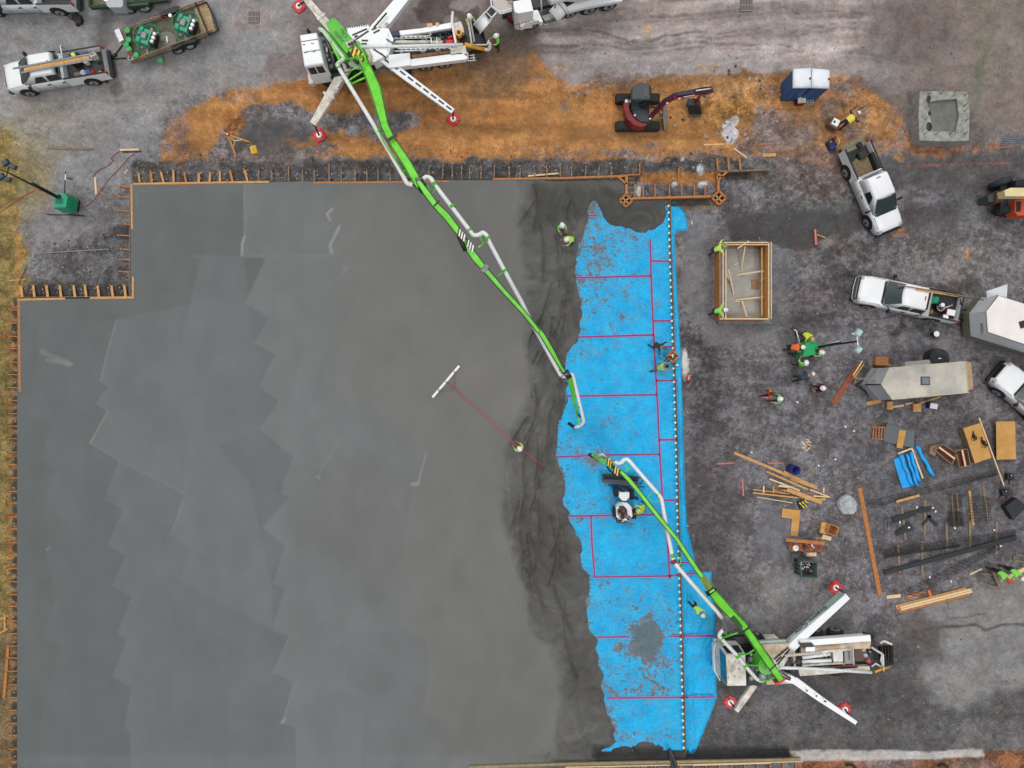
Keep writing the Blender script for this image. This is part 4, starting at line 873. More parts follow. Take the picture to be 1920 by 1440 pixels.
wires('rebar_bundle', 'loose fan of rebar above the stacked pale studs', 'rebar', [(((1690, 1112), (1866, 1020), (1880, 1026), (1720, 1118)), 6, 22)], .08, rebar, .012, gb)
wires('rebar_bundle', 'outlined rebar strip just below the wide rebar mat', 'rebar', [(((1658, 1043), (1800, 1022), (1800, 1024), (1658, 1046)), 2, 0)], .12, rebar, .02, gb)
wires('wire_mesh_panel', 'dense wire mesh panel on two timbers, left of the pair', 'wire mesh', [(((1778, 928), (1802, 928), (1808, 985), (1779, 986)), 6, 9), (((1780, 960), (1806, 960), (1808, 986), (1780, 986)), 9, 10)], .16, rebar, .014, gb)
wires('wire_mesh_panel', 'square wire mesh panel on two timbers, right of the pair', 'wire mesh', [(((1816, 932), (1856, 932), (1858, 976), (1820, 978)), 9, 10)], .16, rebar, .013, gb)
wires('bent_wires', 'thin bent wire frame on the gravel left of the dark offcuts', 'bent wires', [(((1657, 972), (1672, 972), (1672, 996), (1657, 996)), 2, 3)], .06, rebar, .014, gb)
wires('rebar_bundle', 'black flat bars poking left from the orange timber frame at the right edge', 'rebar', [(((1878, 258), (1916, 260), (1916, 276), (1880, 276)), 5, 0)], .1, mat('blue_grey_pipe', (120, 140, 160), .5), .02, gb)

# ---------------------------------------------------------------- timber, sheets and loose things
def board(name, label, cat, a, b, w_, h_, m, z=0.0, group=None):
    mb = MB(); p, q = W(*a, z+h_), W(*b, z+h_); p.z -= h_/2; q.z -= h_/2; c = (p+q)/2
    mb.beam(p-c, q-c, w_, h_, m); mb.bm.verts.ensure_lookup_table(); o = mb.build(name); o.location = c
    return tag(o, label, cat, group)
gt = 'loose timbers lying on the gravel'
board('long_board', 'very long orange board leaning down the yard left of the rebar', 'board', (1612, 915), (1650, 1116), .26, .05, lumo, 0, gt)
board('long_board', 'long red brown board slanting beside the cream trailer nose', 'board', (1613, 682), (1562, 757), .34, .05, redply, 0, gt)
board('timber', 'short pale timber on the thin rebar bundle, above the dark offcuts', 'timber', (1681, 941), (1724, 929), .15, .09, lumber, .1, gt)
board('timber', 'short pale timber lying left of the stacked studs', 'timber', (1663, 1120), (1689, 1117), .2, .06, pale, 0, gt)
board('timber', 'reddish timber block leaning on the stacked studs', 'timber', (1741, 1106), (1747, 1122), .13, .08, orange, 0, gt)
board('timber', 'brown timber lying above the left end of the stacked studs', 'timber', (1701, 1120), (1736, 1109), .19, .07, lumo, 0, gt)
board('timber', 'pale narrow lath lying between rebar fan and sawhorse', 'timber', (1819, 1077), (1841, 1067), .08, .04, pale, 0, gt)
board('timber', 'bleached timber in two strips on the grass gravel edge, top left', 'timber', (89, 277), (175, 279), .12, .06, lumg, 0, gt)
board('steel_pipe', 'long grey pipe lying on dark gravel under the green light tower', 'pipe', (69, 475), (204, 467), .06, .06, steel, 0)
board('timber', 'faded orange lath on the clay below the lower outrigger', 'timber', (781, 271), (814, 271), .06, .03, lumo, 0, gt)
board('timber', 'orange lath on the clay right of the excavator bucket', 'timber', (1320, 271), (1356, 270), .07, .04, pale, 0, gt)
board('timber', 'thin leaning lath above the footing form', 'timber', (1376, 278), (1400, 295), .07, .04, pale, 0, gt)
board('timber', 'short orange block on dark gravel right of the footing form', 'timber', (1430, 291), (1455, 290), .2, .06, lumber, 0, gt)
board('timber', 'orange lath beside that block, at the clay edge', 'timber', (1423, 271), (1454, 268), .08, .04, lumo, 0, gt)
board('timber', 'orange lath lying under the blue grey pipes at the right edge', 'timber', (1877, 277), (1912, 271), .09, .04, lumo, 0, gt)
board('timber', 'upright thin stick below the small grey skip', 'timber', (1528, 1086), (1522, 1111), .06, .04, lumg, 0, gt)
board('timber', 'pink tipped lath standing left of the lumber pile', 'timber', (1392, 898), (1394, 930), .09, .04, capo, 0, gt)
board('timber', 'pink lath lying far left of the blue drum', 'timber', (1345, 870), (1376, 868), .07, .04, capo, 0, gt)
board('timber', 'pink lath beside the blue drum, crossing the long stud', 'timber', (1440, 869), (1470, 868), .06, .04, capo, 0, gt)
for (a, b), l in zip((((1518, 875), (1528, 896)), ((1523, 874), (1533, 896))), ('left of two thin sticks right of the blue drum', 'right of two thin sticks right of the blue drum')): board('stick', l, 'stick', a, b, .04, .03, lumg, 0, gt)
board('timber', 'black capped orange lath near the red cord, upper left', 'timber', (224, 281), (260, 280), .11, .06, pale, .02, gt)
board('steel_bar', 'black bar just below the capped lath in the upper left', 'bar', (229, 285), (266, 284), .07, .05, black, 0)
board('timber', 'upright pale lath beside the red cord near the light tower', 'timber', (178, 332), (180, 364), .11, .05, pale, 0, gt)
board('timber', 'small pale offcut between the red cord and the slab corner', 'timber', (233, 326), (239, 318), .06, .03, pale, 0, gt)
board('timber', 'tall brown plank at the left edge of the picture beside the slab', 'timber', (15, 1212), (7, 1310), .17, .07, lumo, 0, gt)
for k, (a, b) in enumerate((((0, 1162), (16, 1154)), ((9, 1153), (9, 1185)), ((0, 1187), (14, 1179)))): board('timber', ('upper bright lath of the three by the left edge', 'upright bright lath of the three by the left edge', 'lower bright lath of the three by the left edge')[k], 'timber', a, b, .09, .04, lumber, k*.045, gt)
for k, (a, b) in enumerate((((17, 526), (48, 524)), ((33, 532), (50, 495)), ((24, 530), (46, 538)))): board('timber', ('flat orange lath at the slab corner by the grass', 'thin lath slanting up at the slab corner by the grass', 'short dark lath at the slab corner by the grass')[k], 'timber', a, b, .07, .04, (lumber, lumg, lumg)[k], k*.045, gt)
# the sorted lumber pile: each stick its own
pile = [((1377, 849), (1532, 914), .17, lumber), ((1437, 884), (1515, 918), .12, lumber), ((1443, 898), (1500, 920), .10, pale), ((1412, 924), (1510, 935), .09, lumber), ((1420, 932), (1486, 943), .05, pale), ((1412, 918), (1480, 926), .07, lumber),
        ((1450, 921), (1478, 920), .18, lumo), ((1460, 911), (1480, 913), .12, pale), ((1476, 918), (1541, 942), .26, lumber), ((1482, 898), (1530, 916), .08, lumber), ((1519, 918), (1556, 932), .08, pale), ((1525, 930), (1556, 932), .08, pale),
        ((1500, 926), (1553, 925), .07, lumo), ((1530, 936), (1548, 936), .14, lumber), ((1432, 911), (1432, 924), .09, pale), ((1450, 912), (1450, 925), .08, lumber), ((1545, 914), (1544, 930), .09, pale), ((1470, 885), (1500, 900), .18, lumber), ((1436, 912), (1470, 922), .05, lumg), ((1495, 934), (1530, 938), .06, pale)]
ds = ['longest stud reaching up left', 'upper stud under the longest one', 'short pale stud in the upper middle', 'long low stud pointing left', 'thin lowest lath', 'long lath above the low stud', 'wide orange offcut at the middle left', 'cream offcut at the middle', 'widest plank pointing down right',
      'thin pale lath on the upper right', 'pale lath at the right tip', 'white lath end at the right tip', 'orange lath at the right', 'short wide block under the right tip', 'leftmost upright lath', 'second upright lath', 'upright lath at the right end', 'wide short plank beside the blue drum', 'grey thin lath at the left', 'pale short lath at the bottom']
for k, (a, b, w_, m) in enumerate(pile): board('stud', ds[k]+' of the lumber pile', 'timber', a, b, w_, .045, m, .047*(k % 4 if k not in (8, 0) else (4 if k == 8 else 0)), 'studs of the lumber pile')
# stacked pale studs near the lower right
t = thing('stud_bundle', 'stacked long pale studs on two bearers beside the rebar fan', 'timber stack', W(1750, 1128, 0))
for k, (dy, z, m) in enumerate(((-4, .08, lumber), (0, .08, lumber), (4, .08, lumo), (7, .08, lumo), (-2, .17, pale), (2, .17, pale))):
    mb = MB(); x0, x1 = 1679+k*2, 1812+k*2; mb.beam(W(x0, 1141+dy, z), W(x1, 1107+dy, z), .12, .07, m); mb.build('stud', None, t, True)
for a, b in (((1697, 1108), (1712, 1150)), ((1770, 1110), (1781, 1143))): mb = MB(); mb.beam(W(*a, .02), W(*b, .02), .09, .045, lumg); mb.build('bearer', None, t, True)
# sawhorse shapes right
t = thing('sawhorse', 'weathered sawhorse lying open left of the two bending workers', 'sawhorse', W(1870, 1080, 0))
for a, b, w_ in (((1862, 1073), (1875, 1103), .16), ((1840, 1076), (1864, 1077), .08), ((1851, 1098), (1874, 1101), .08)): mb = MB(); mb.beam(W(*a, .3), W(*b, .05), w_, .06, lumg); mb.build('beam' if w_ > .1 else 'leg', None, t, True)
board('plank', 'wide pale plank the two bending workers lean over', 'plank', (1891, 1083), (1924, 1066), .24, .05, pale, .25, gt)
t = thing('broken_crate', 'broken pinkish timber frame at the right edge above the kneeling workers', 'timber crate', W(1910, 1045, 0))
for a, b in (((1905, 1040), (1924, 1043)), ((1900, 1049), (1924, 1055)), ((1902, 1042), (1901, 1049)), ((1916, 1058), (1924, 1066))): mb = MB(); mb.beam(W(*a, .1), W(*b, .1), .08, .05, lumg); mb.build('rail', None, t, True)
# plywood
def sheet(name, label, cat, pts, z0, z1, m, group=None):
    c = W(sum(p[0] for p in pts)/len(pts), sum(p[1] for p in pts)/len(pts), 0); mb = MB()
    mb.prism([(W(a, b, z1)-c)[:2] for a, b in pts], z0, z1, m); o = mb.build(name); o.location = c; return tag(o, label, cat, group)
gp = 'plywood and panels in the laydown yard'
t = thing('plywood_stack', 'stack of clean plywood near the right edge', 'plywood stack', W(1887, 827, 0))
for k in range(6):
    mb = MB(); o_ = J(.6); mb.prism([W(a+o_, b+o_, .1+k*.045)[:2] for a, b in ((1868, 791), (1903, 790), (1905, 861), (1869, 862))], .06+k*.045, .1+k*.045-.004, ply); mb.build('plywood_sheet', None, t, True)
for x in (1874, 1898): mb = MB(); mb.beam(W(x, 790, .03), W(x, 862, .03), .09, .06, lumg); mb.build('bearer', None, t, True)
t = thing('plywood_bench', 'tilted plywood work top on a timber box, tools lying on it', 'work bench', W(1834, 830, 0))
mb = MB(); mb.prism([W(a, b, .62)[:2] for a, b in ((1806, 803), (1839, 793), (1858, 858), (1829, 868))], 0, .575, lumg); mb.build('box', None, t, True)
mb = MB(); mb.prism([W(a, b, .62)[:2] for a, b in ((1806, 803), (1839, 793), (1859, 858), (1828, 869))], .58, .62, ply); mb.build('top', None, t, True)
def tool(label, px, py, z, m=black, s=1.0, name='power_tool', cat='power tool'):
    t = thing(name, label, cat, W(px, py, z), RND.uniform(0, 6)); mb = MB(); mb.box((0, 0, .0), (.26*s, .12*s, .13*s), m, bv=.03*s); mb.cyl((.1*s, 0, .04*s), .07*s, .1*s, dsteel, 10); mb.build('motor', None, t)
    mb = MB(); mb.tube([(-.12*s, 0, .05*s), (-.24*s, .05*s, .07*s), (-.3*s, .02*s, .12*s), (-.2*s, -.06*s, .15*s)], .022*s, m, 6); mb.build('handle', None, t)
    mb = MB(); mb.tube([(.1*s+.1*math.cos(a)*s*1.4, .12*s*math.sin(a)*1.4, .02+.003*k) for k, a in enumerate([q*.7 for q in range(12)])], .012, black, 5); mb.build('cord', None, t); return t
tool('coiled black power tool on the plywood bench, left one', 1825, 818, .62, black, 1.1); tool('larger coiled black power tool on the plywood bench, right one', 1843, 830, .62, black, 1.35)
board('lath', 'very long thin pole leaning across the plywood bench to the cutter', 'pole', (1836, 783), (1883, 911), .07, .05, pale, .64)
for px, py, m, l in ((1889, 893, black, 'upper black rebar bender on the gravel by the pole end'), (1880, 922, dsteel, 'lower rusty rebar cutter on the gravel by the pole end')):
    t = thing('rebar_machine', l, 'machine', W(px, py, 0), RND.uniform(-.3, .3), 'rebar bending machines'); mb = MB(); mb.box((0, 0, 0), (.42, .38, .3), m, bv=.04); mb.build('housing', None, t)
    mb = MB()
    for k in range(6): mb.beam((.2, -.22+k*.09, .2), (.5, -.24+k*.095, .18), .03, .03, m)
    mb.build('fork', None, t); mb = MB(); mb.cyl((0, .08, .3), .09, .08, dsteel, 10); mb.ball((-.05, .1, .40), .035, hatw, 6, 4); mb.build('wheel_head', None, t)
    mb = MB(); mb.beam((-.1, -.15, .1), (-.45, -.5, .02), .07, .06, rust if m is dsteel else m); mb.beam((.1, -.15, .1), (.12, -.5, .02), .06, .06, m); mb.build('leg', None, t)
sheet('plywood_offcut', 'L shaped plywood sheet below the lumber pile', 'plywood', [(1467, 953), (1501, 957), (1496, 1005), (1482, 1004), (1485, 973), (1466, 970)], .02, .07, ply, gp)
sheet('grey_panel', 'dark grey sheet lying flat beside the small pallet', 'panel', [(1663, 794), (1714, 809), (1714, 840), (1657, 828)], .10, .14, grayb, gp)
sheet('plywood_strip', 'plywood strip lying on the dark grey sheet', 'plywood', [(1686, 806), (1699, 808), (1692, 841), (1681, 839)], .145, .18, ply, gp)
t = thing('pallet', 'small brown slatted pallet poking out left of the grey sheet', 'pallet', W(1648, 810, 0))
for k in range(5): mb = MB(); mb.beam(W(1638+k*5.3, 800, .08), W(1636+k*5.3, 824, .08), .06, .03, lumo); mb.build('slat', None, t, True)
for y in (801, 823): mb = MB(); mb.beam(W(1634, y-.5, .03), W(1662, y+.5, .03), .07, .06, lumo); mb.build('runner', None, t, True)
# blue rolls
def roll(label, a, b, r0, parent=None, z=0):
    mb = MB(); p, q = W(*a, z+r0*2), W(*b, z+r0*2); p.z = q.z = z+r0*.8; c = p.copy(); n = 9; d = (q-p); sd = Vector((-d.y, d.x, 0)).normalized(); rings = []
    for i in range(9):
        u = i/8; cc = p+d*u-c+sd*.03*math.sin(i*1.7); rr = r0*(1+.14*math.sin(i*2.3))
        rings.append([cc+sd*rr*math.cos(2*math.pi*k/n)+Vector((0, 0, rr*.75*math.sin(2*math.pi*k/n))) for k in range(n)])
    mb.loft(rings, b_rolls); o = mb.build('sheet_roll', None, None); o.location = c
    mb = MB(); mb.tube([rings[8][0]*.2+d*.8, d*1.0], r0*.4, b_rolls, 7); mb.build('rolled_core', None, o)
    return tag(o, label, 'plastic roll', 'rolled blue sheeting in the laydown yard')
b_rolls = mat('blue_plastic_roll', (14, 158, 232), .45, nz=(1.6, .18), bump=(6, .5))
roll('single blue plastic roll lying apart on the right', (1721, 836), (1753, 893), .13)
sheet('folded_sheet', 'flat folded blue plastic sheet, left of the blue rolls', 'plastic sheet', [(1675, 862), (1690, 855), (1712, 911), (1692, 916)], .05, .12, b_rolls)
roll('first blue roll beside the folded sheet', (1691, 853), (1713, 911), .14, z=.05); roll('second blue roll beside the folded sheet', (1702, 852), (1722, 912), .10, z=.05)
roll('third blue roll, against the timber frame', (1710, 848), (1726, 903), .12, z=.05)
t = thing('timber_rack', 'low timber rack holding the blue rolls', 'rack', W(1710, 850, 0))
for a, b in (((1683, 851), (1708, 841)), ((1709, 840), (1730, 897))): mb = MB(); mb.beam(W(*a, .08), W(*b, .08), .1, .07, pale); mb.build('rail', None, t, True)
# crates of red ties
for (q, l) in ((((1752, 844), (1768, 833), (1794, 850), (1785, 871)), 'weathered long crate of red ties, left of the pair'), (((1792, 845), (1814, 842), (1820, 873), (1799, 876)), 'narrow upright crate of red ties, right of the pair')):
    c = (sum(p[0] for p in q)/4, sum(p[1] for p in q)/4); t = thing('tie_crate', l, 'crate', W(*c, 0), 0, 'open crates of red ties')
    mb = MB(); qq = [W(a, b, .42) for a, b in q]
    for a, b in zip(qq, qq[1:]+qq[:1]): mb.beam((a.x, a.y, .22), (b.x, b.y, .22), .05, .42, lumg)
    mb.build('crate_wall', None, t, True)
    mb = MB(); k_ = .9; cc = sum(qq, Vector())/4; mb.prism([(cc+(v_-cc)*k_)[:2] for v_ in qq], .02, .25, mat('red_brown_ties', (96, 44, 38), .8, nz=(9, .6), bump=(20, 1))); mb.build('tie_fill', None, t, True)
    a, b = (qq[0]+qq[1])/2, (qq[2]+qq[3])/2; mb = MB(); mb.beam((a.x, a.y, .46), (b.x, b.y, .46), .1, .04, pale); mb.build('top_slat', None, t, True)
sheet('plywood_offcut', 'weathered plywood piece left of the long crate', 'plywood', [(1745, 837), (1760, 834), (1753, 856), (1742, 850)], 0, .3, lumg, gp)
# timbers under the steel and dark offcuts
for k, (a, b) in enumerate((((1784, 927), (1790, 988)), ((1794, 925), (1799, 992)), ((1818, 920), (1825, 985)), ((1844, 912), (1853, 976)), ((1691, 948), (1698, 1012)), ((1735, 938), (1734, 1004)), ((1775, 982), (1776, 1033)), ((1819, 976), (1819, 1028)), ((1869, 978), (1869, 1040)), ((1684, 1022), (1687, 1075)), ((1729, 1020), (1730, 1085)))):
    board('bearer_timber', ('first bearer under the dense mesh panel', 'second bearer under the dense mesh panel', 'left bearer under the square mesh panel', 'right bearer under the square mesh panel', 'bearer under the left black offcuts', 'bearer under the folded black offcut', 'bearer left of the mesh panels crossing the rebar mat', 'middle bearer crossing the rebar mat', 'right bearer crossing the rebar mat', 'left bearer under the long black grate', 'second bearer under the long black grate')[k], 'timber', a, b, .14, .06, lumg if k != 2 else lumber, .0, 'bearers under the steel')
drain = mat('black_grate', (36, 42, 46), .6, nz=(8, .3), bump=(30, .6))
sheet('long_grate', 'long straight black strip lying across the rebar bearers', 'grate', [(1658, 1070), (1659, 1078), (1908, 1012), (1906, 1004)], .09, .2, drain)
for k, q in enumerate(([(1673, 970), (1717, 957), (1719, 965), (1678, 981)], [(1720, 956), (1732, 950), (1748, 952), (1744, 959), (1722, 962)], [(1680, 999), (1704, 978), (1711, 986), (1712, 993), (1682, 1005)], [(1729, 984), (1743, 965), (1747, 968), (1731, 986)], [(1743, 965), (1760, 984), (1754, 986), (1740, 970)])):
    sheet('black_offcut', ('long black steel offcut, upper left of the group', 'black offcut touching the small white tags', 'triangular black offcut at the lower left', 'left arm of the folded black offcut', 'right arm of the folded black offcut')[k], 'steel offcut', q, .08, .14, drain, 'black steel offcuts on bearers')
sheet('grate_stack', 'square black grate stack at the right edge under the bender', 'grate stack', [(1885, 950), (1907, 934), (1926, 950), (1900, 975)], 0, .45, drain)
# crate and bench cluster near the skip
t = thing('open_box', 'open plywood box with a brown inside, right of the L shaped sheet', 'box', W(1560, 994, 0)); z = .5
q = [W(a, b, z) for a, b in ((1556, 982), (1573, 990), (1568, 1006), (1551, 999))]
for a, b in zip(q, q[1:]+q[:1]): mb = MB(); mb.beam((a.x, a.y, z/2), (b.x, b.y, z/2), .04, z, ply); mb.build('side', None, t, True)
mb = MB(); mb.prism([v_[:2] for v_ in q], .01, .05, redply); mb.build('base', None, t, True)
sheet('plywood_offcut', 'slotted plywood piece left of the open box', 'plywood', [(1541, 979), (1556, 982), (1549, 1002), (1538, 999)], 0, .22, lumber, gp)
sheet('plywood_offcut', 'pale plywood piece below the open box', 'plywood', [(1544, 1002), (1560, 1007), (1558, 1014), (1541, 1010)], 0, .1, pale, gp)
board('timber', 'short timber lying left of the pale plywood piece', 'timber', (1529, 1008), (1543, 1010), .1, .05, lumo, 0, gt)
board('stick', 'thin stick leaning above that short timber', 'stick', (1526, 993), (1534, 1007), .04, .03, lumg, 0, gt)
t = thing('work_bench', 'orange timber bench loaded with tools above the grey skip', 'work bench', W(1509, 1024, 0))
mb = MB(); mb.beam(W(1474, 1012, .8), W(1546, 1019, .8), .2, .05, lumo); mb.build('top_plank', None, t, True)
mb = MB(); pp(mb, [(1480, 1018), (1541, 1023), (1540, 1035), (1480, 1033)], .6, .68, redply); mb.build('shelf', None, t, True)
for x, y in ((1483, 1020), (1483, 1032), (1538, 1022), (1538, 1034)): mb = MB(); c = W(x, y, .4); mb.box((c.x, c.y, 0), (.08, .08, .6), lumo); mb.build('leg', None, t, True)
def bucket(label, px, py, z=0, body=hatw, lid=None, r=.15, h=.36, group='plastic buckets', name='bucket', cat='bucket', tilt=None):
    v_ = W(px, py, z+h); t = thing(name, label, cat, (v_.x, v_.y, z), RND.uniform(0, 6), group); mb = MB(); n = 16
    rings = [[(q*math.cos(2*math.pi*k/n), q*math.sin(2*math.pi*k/n), hh) for k in range(n)] for q, hh in ((r*.84, 0), (r*.98, h-.03), (r*1.06, h-.03), (r*1.06, h), (r*.94, h), (r*.80, .03))]
    mb.loft(rings, body, True); mb.build('shell', None, t)
    if lid is not None: mb = MB(); mb.cyl((0, 0, h), r*1.08, .025, lid, 16); mb.cyl((0, 0, h+.025), r*.8, .008, lid, 16); mb.build('lid', None, t)
    mb = MB(); mb.tube([(r*1.08*math.cos(a), r*1.08*math.sin(a)*.3-.03, h*.8+.05*math.sin(a)) for a in (0, .7, 1.57, 2.4, 3.14)], .007, steel, 4); mb.build('handle', None, t); return t
bucket('white bucket of gear on the left of the orange bench', 1492, 1028, .68, hatw, None, .17, .22)
bucket('dark red bucket on the right of the orange bench', 1535, 1026, .68, hatw, mat('dark_red', (120, 34, 36), .6), .13, .16)
for k, (x, y, m, s) in enumerate(((1511, 1020, red, .9), (1510, 1029, grayb, 1.1), (1521, 1021, hatw, .8), (1522, 1031, orange, .7))): tool(('red power tool at the back of the orange bench', 'grey power tool lying mid bench', 'white wrapped tool on the orange bench', 'small orange tool at the front of the orange bench')[k], x, y, .68, m, s)
sheet('white_carton', 'small cream carton between the bench and the grey skip', 'carton', [(1512, 1036), (1531, 1036), (1531, 1043), (1513, 1043)], 0, .5, pale)
# skip
t = thing('skip', 'small grey steel skip half full of scrap', 'skip', W(1510, 1068, 0)); gsk = mat('grey_skip_paint', (96, 110, 112), .6, nz=(3, .3))
T = [W(a, b, 1.05) for a, b in ((1500, 1053), (1533, 1054), (1533, 1084), (1503, 1084))]; Bq = [Vector((v_.x+(.12 if i in (0, 3) else -.08), v_.y+(.0), 0)) for i, v_ in enumerate(T)]
for i in range(4):
    j = (i+1) % 4; mb = MB(); c = sum(T, Vector())/4; nin = ((c-(T[i]+T[j])/2)*Vector((1, 1, 0))).normalized()*.05
    mb.mesh([Bq[i], Bq[j], T[j], T[i], Bq[i]+nin, Bq[j]+nin, T[j]+nin, T[i]+nin], [(0, 1, 2, 3), (7, 6, 5, 4), (3, 2, 6, 7), (0, 4, 5, 1)], gsk); mb.tube([T[i], T[j]], .035, gsk, 6); mb.build('side', None, t, True)
mb = MB(); mb.prism([((c+(v_-c)*.9).x, (c+(v_-c)*.9).y) for v_ in T], .02, .35, black)
for k in range(90): p = c+Vector((J(.42), J(.42), 0)); mb.box((p.x, p.y, .34+RND.random()*.08), (.05+RND.random()*.09, .04, .04), (rust, lumg, hatw, dsteel)[k % 4 if k % 9 else 2], rz=J(3))
mb.build('scrap', None, t, True)
mb = MB()
for k in range(4): mb.box((T[0].x-.03, T[0].y-.2-k*.22, .15), (.06, .05, .8), gsk)
mb.build('rib', None, t, True)
# blue drum, yellow fan crate, plastic wrapped pallet, scraps
t = thing('drum', 'open dark blue plastic drum standing right of the lumber pile', 'drum', (*W(1493, 882, .9)[:2], 0)); mb = MB(); n = 20
mb.loft([[(q*math.cos(2*math.pi*k/n), q*math.sin(2*math.pi*k/n), h) for k in range(n)] for q, h in ((.27, 0), (.3, .05), (.29, .3), (.3, .32), (.29, .6), (.29, .9), (.25, .9), (.25, .06))], blue); mb.build('shell', None, t)
mb = MB(); mb.cyl((0, 0, .05), .25, .02, black, 16); mb.build('bottom', None, t)
t = thing('tool_crate', 'small black crate of yellow tools below the lumber pile', 'tool crate', W(1503, 945, 0), .4); mb = MB(); mb.box((0, 0, 0), (.5, .46, .2), black, bv=.03); mb.build('crate', None, t)
mb = MB()
for k in range(5): mb.box((-.14+.09*k, .12*(-1)**k, .2), (.07, .2, .05), mat('yellow_plastic', (232, 196, 40), .5), rz=.3)
mb.build('tools', None, t)
t = thing('wrapped_pallet', 'pallet load under cloudy plastic film right of the lumber pile', 'wrapped pallet', W(1586, 946, 0), .2); film = mat('cloudy_film', (176, 182, 184), .3, nz=(2.4, .35), bump=(5, 1))
mb = MB(); n = 18; mb.loft([[((q+.06*math.sin(k*2.3+h*9))*math.cos(2*math.pi*k/n)*.95, (q+.05*math.cos(k*1.7))*math.sin(2*math.pi*k/n), h) for k in range(n)] for q, h in ((.62, 0), (.66, .1), (.58, .35), (.46, .42), (.42, .36), (.1, .34))], film); mb.build('film', None, t)
mb = MB()
for k in range(3): mb.box((.25+.14*k, -.5, 0), (.1, .6, .12), lumg, rz=-.2)
mb.build('pallet', None, t)
t = thing('wood_scraps', 'scatter of pale wood offcuts on the gravel above the lumber pile', 'scraps', W(1512, 832, 0)); 
for k in range(14): mb = MB(); a = J(3); c = Vector((J(.32), J(.34), .02)); mb.beam(c, c+Vector((math.cos(a), math.sin(a), 0))*RND.uniform(.12, .3), .05, .02, pale); mb.build('scrap', None, t)
wt = mat('white_tag', (232, 232, 232), .6)
for k, (x, y) in enumerate(((1749, 952), (1754, 959), (1687, 979), (1704, 989), (1790, 990), (1864, 994), (1876, 1024), (1884, 950), (1743, 1082), (1783, 1090), (1409, 848), (1495, 754), (1585, 800), (1566, 861), (1535, 873), (1601, 808), (1719, 951), (1764, 1123))):
    mb = MB(); mb.box((0, 0, 0), (.13+J(.03), .08, .03), wt, rz=J(2)); o = mb.build('white_scrap'); o.location = W(x, y, .02 if k > 8 else .12)
    tag(o, 'tiny white tag or litter scrap lying on the steel or gravel of the yard', 'scrap', 'white scraps of litter')
# ---------------------------------------------------------------- concrete pump trucks
def pxw(px_, z): return px_/(SC*CH/(CH-z))
def strip(root, name, pts, m, hh=.5, world=True, extra=None, parent=None):
    """box girder through (px, py, z, width px) stations"""
    mb = MB(); P3 = [W(a, b, z) for a, b, z, _ in pts]; rings = []; N = len(pts)
    for i, p in enumerate(P3):
        d = (P3[min(i+1, N-1)]-P3[max(i-1, 0)]); d.z = 0; d.normalize(); sd = Vector((-d.y, d.x, 0)); w_ = pxw(pts[i][3], pts[i][2])/2*(.78 if m in (lime, limed) else 1); h_ = hh*min(1, w_*1.6+.3)
        rings.append([p+sd*w_, p-sd*w_, p-sd*w_-Vector((0, 0, h_)), p+sd*w_-Vector((0, 0, h_))])
    mb.loft(rings, m, smooth=False)
    if m is lime:
        i2 = mb._mi(limed); mb.bm.normal_update()
        for fc in mb.bm.faces:
            if abs(fc.normal.z) < .6: fc.material_index = i2  # upright boom faces take the darker green: side shading put into the colour
    if extra: extra(mb, P3, rings)
    return mb.build(name, None, root if parent is None else parent, True)
def lines(root, st, offs, m=None, r=.022, dz=.03):
    for of in offs:
        P3 = [W(a, b, z) for a, b, z, _ in st]; N = len(P3); Q = []
        for i, p in enumerate(P3):
            d = (P3[min(i+1, N-1)]-P3[max(i-1, 0)]); d.z = 0; d.normalize(); sd = Vector((-d.y, d.x, 0)); Q.append(p+sd*pxw(st[i][3], st[i][2])*.39*of+Vector((0, 0, dz)))
        mb = MB(); mb.tube(Q, r, m or dsteel, 5); mb.build('hydraulic_line', None, root, True)
def pipe(root, pts, r, m, name='delivery_pipe', n=10):
    P3 = [W(a, b, z) for a, b, z in pts]; Q = [P3[0]]
    for i in range(1, len(P3)-1):                          # round the elbows
        a, b, c = P3[i-1], P3[i], P3[i+1]; l = min(.22, (a-b).length*.4, (c-b).length*.4); u, v_ = b+(a-b).normalized()*l, b+(c-b).normalized()*l
        Q += [u, u*.25+b*.5+v_*.25, v_]
    Q.append(P3[-1]); mb = MB(); mb.tube(Q, r, m, n); return mb.build(name, None, root, True)
def stripes(root, px, py, z, ln, wd, ang, c1, c2, n=6, parent=None):
    mb = MB(); c = W(px, py, z)
    for k in range(n):
        u = (k-(n-1)/2)*ln/n; a = R(ang); d = Vector((math.cos(a), math.sin(a), 0)); s = Vector((-d.y, d.x, 0)); q = c+d*u
        mb.mesh([q-s*wd/2-d*ln/n*.5+d*.1, q-s*wd/2+d*ln/n*.5+d*.1, q+s*wd/2+d*ln/n*.5-d*.1, q+s*wd/2-d*ln/n*.5-d*.1], [(0, 1, 2, 3)], c1 if k % 2 else c2)
    mb.build('warning_stripes', None, root, True)
yel = mat('warning_yellow', (240, 200, 60), .5); pipe_w = mat('pipe_white_paint', (232, 236, 236), .4, nz=(2, .08)); tank = mat('hydraulic_tank', (120, 124, 126), .4, .3)
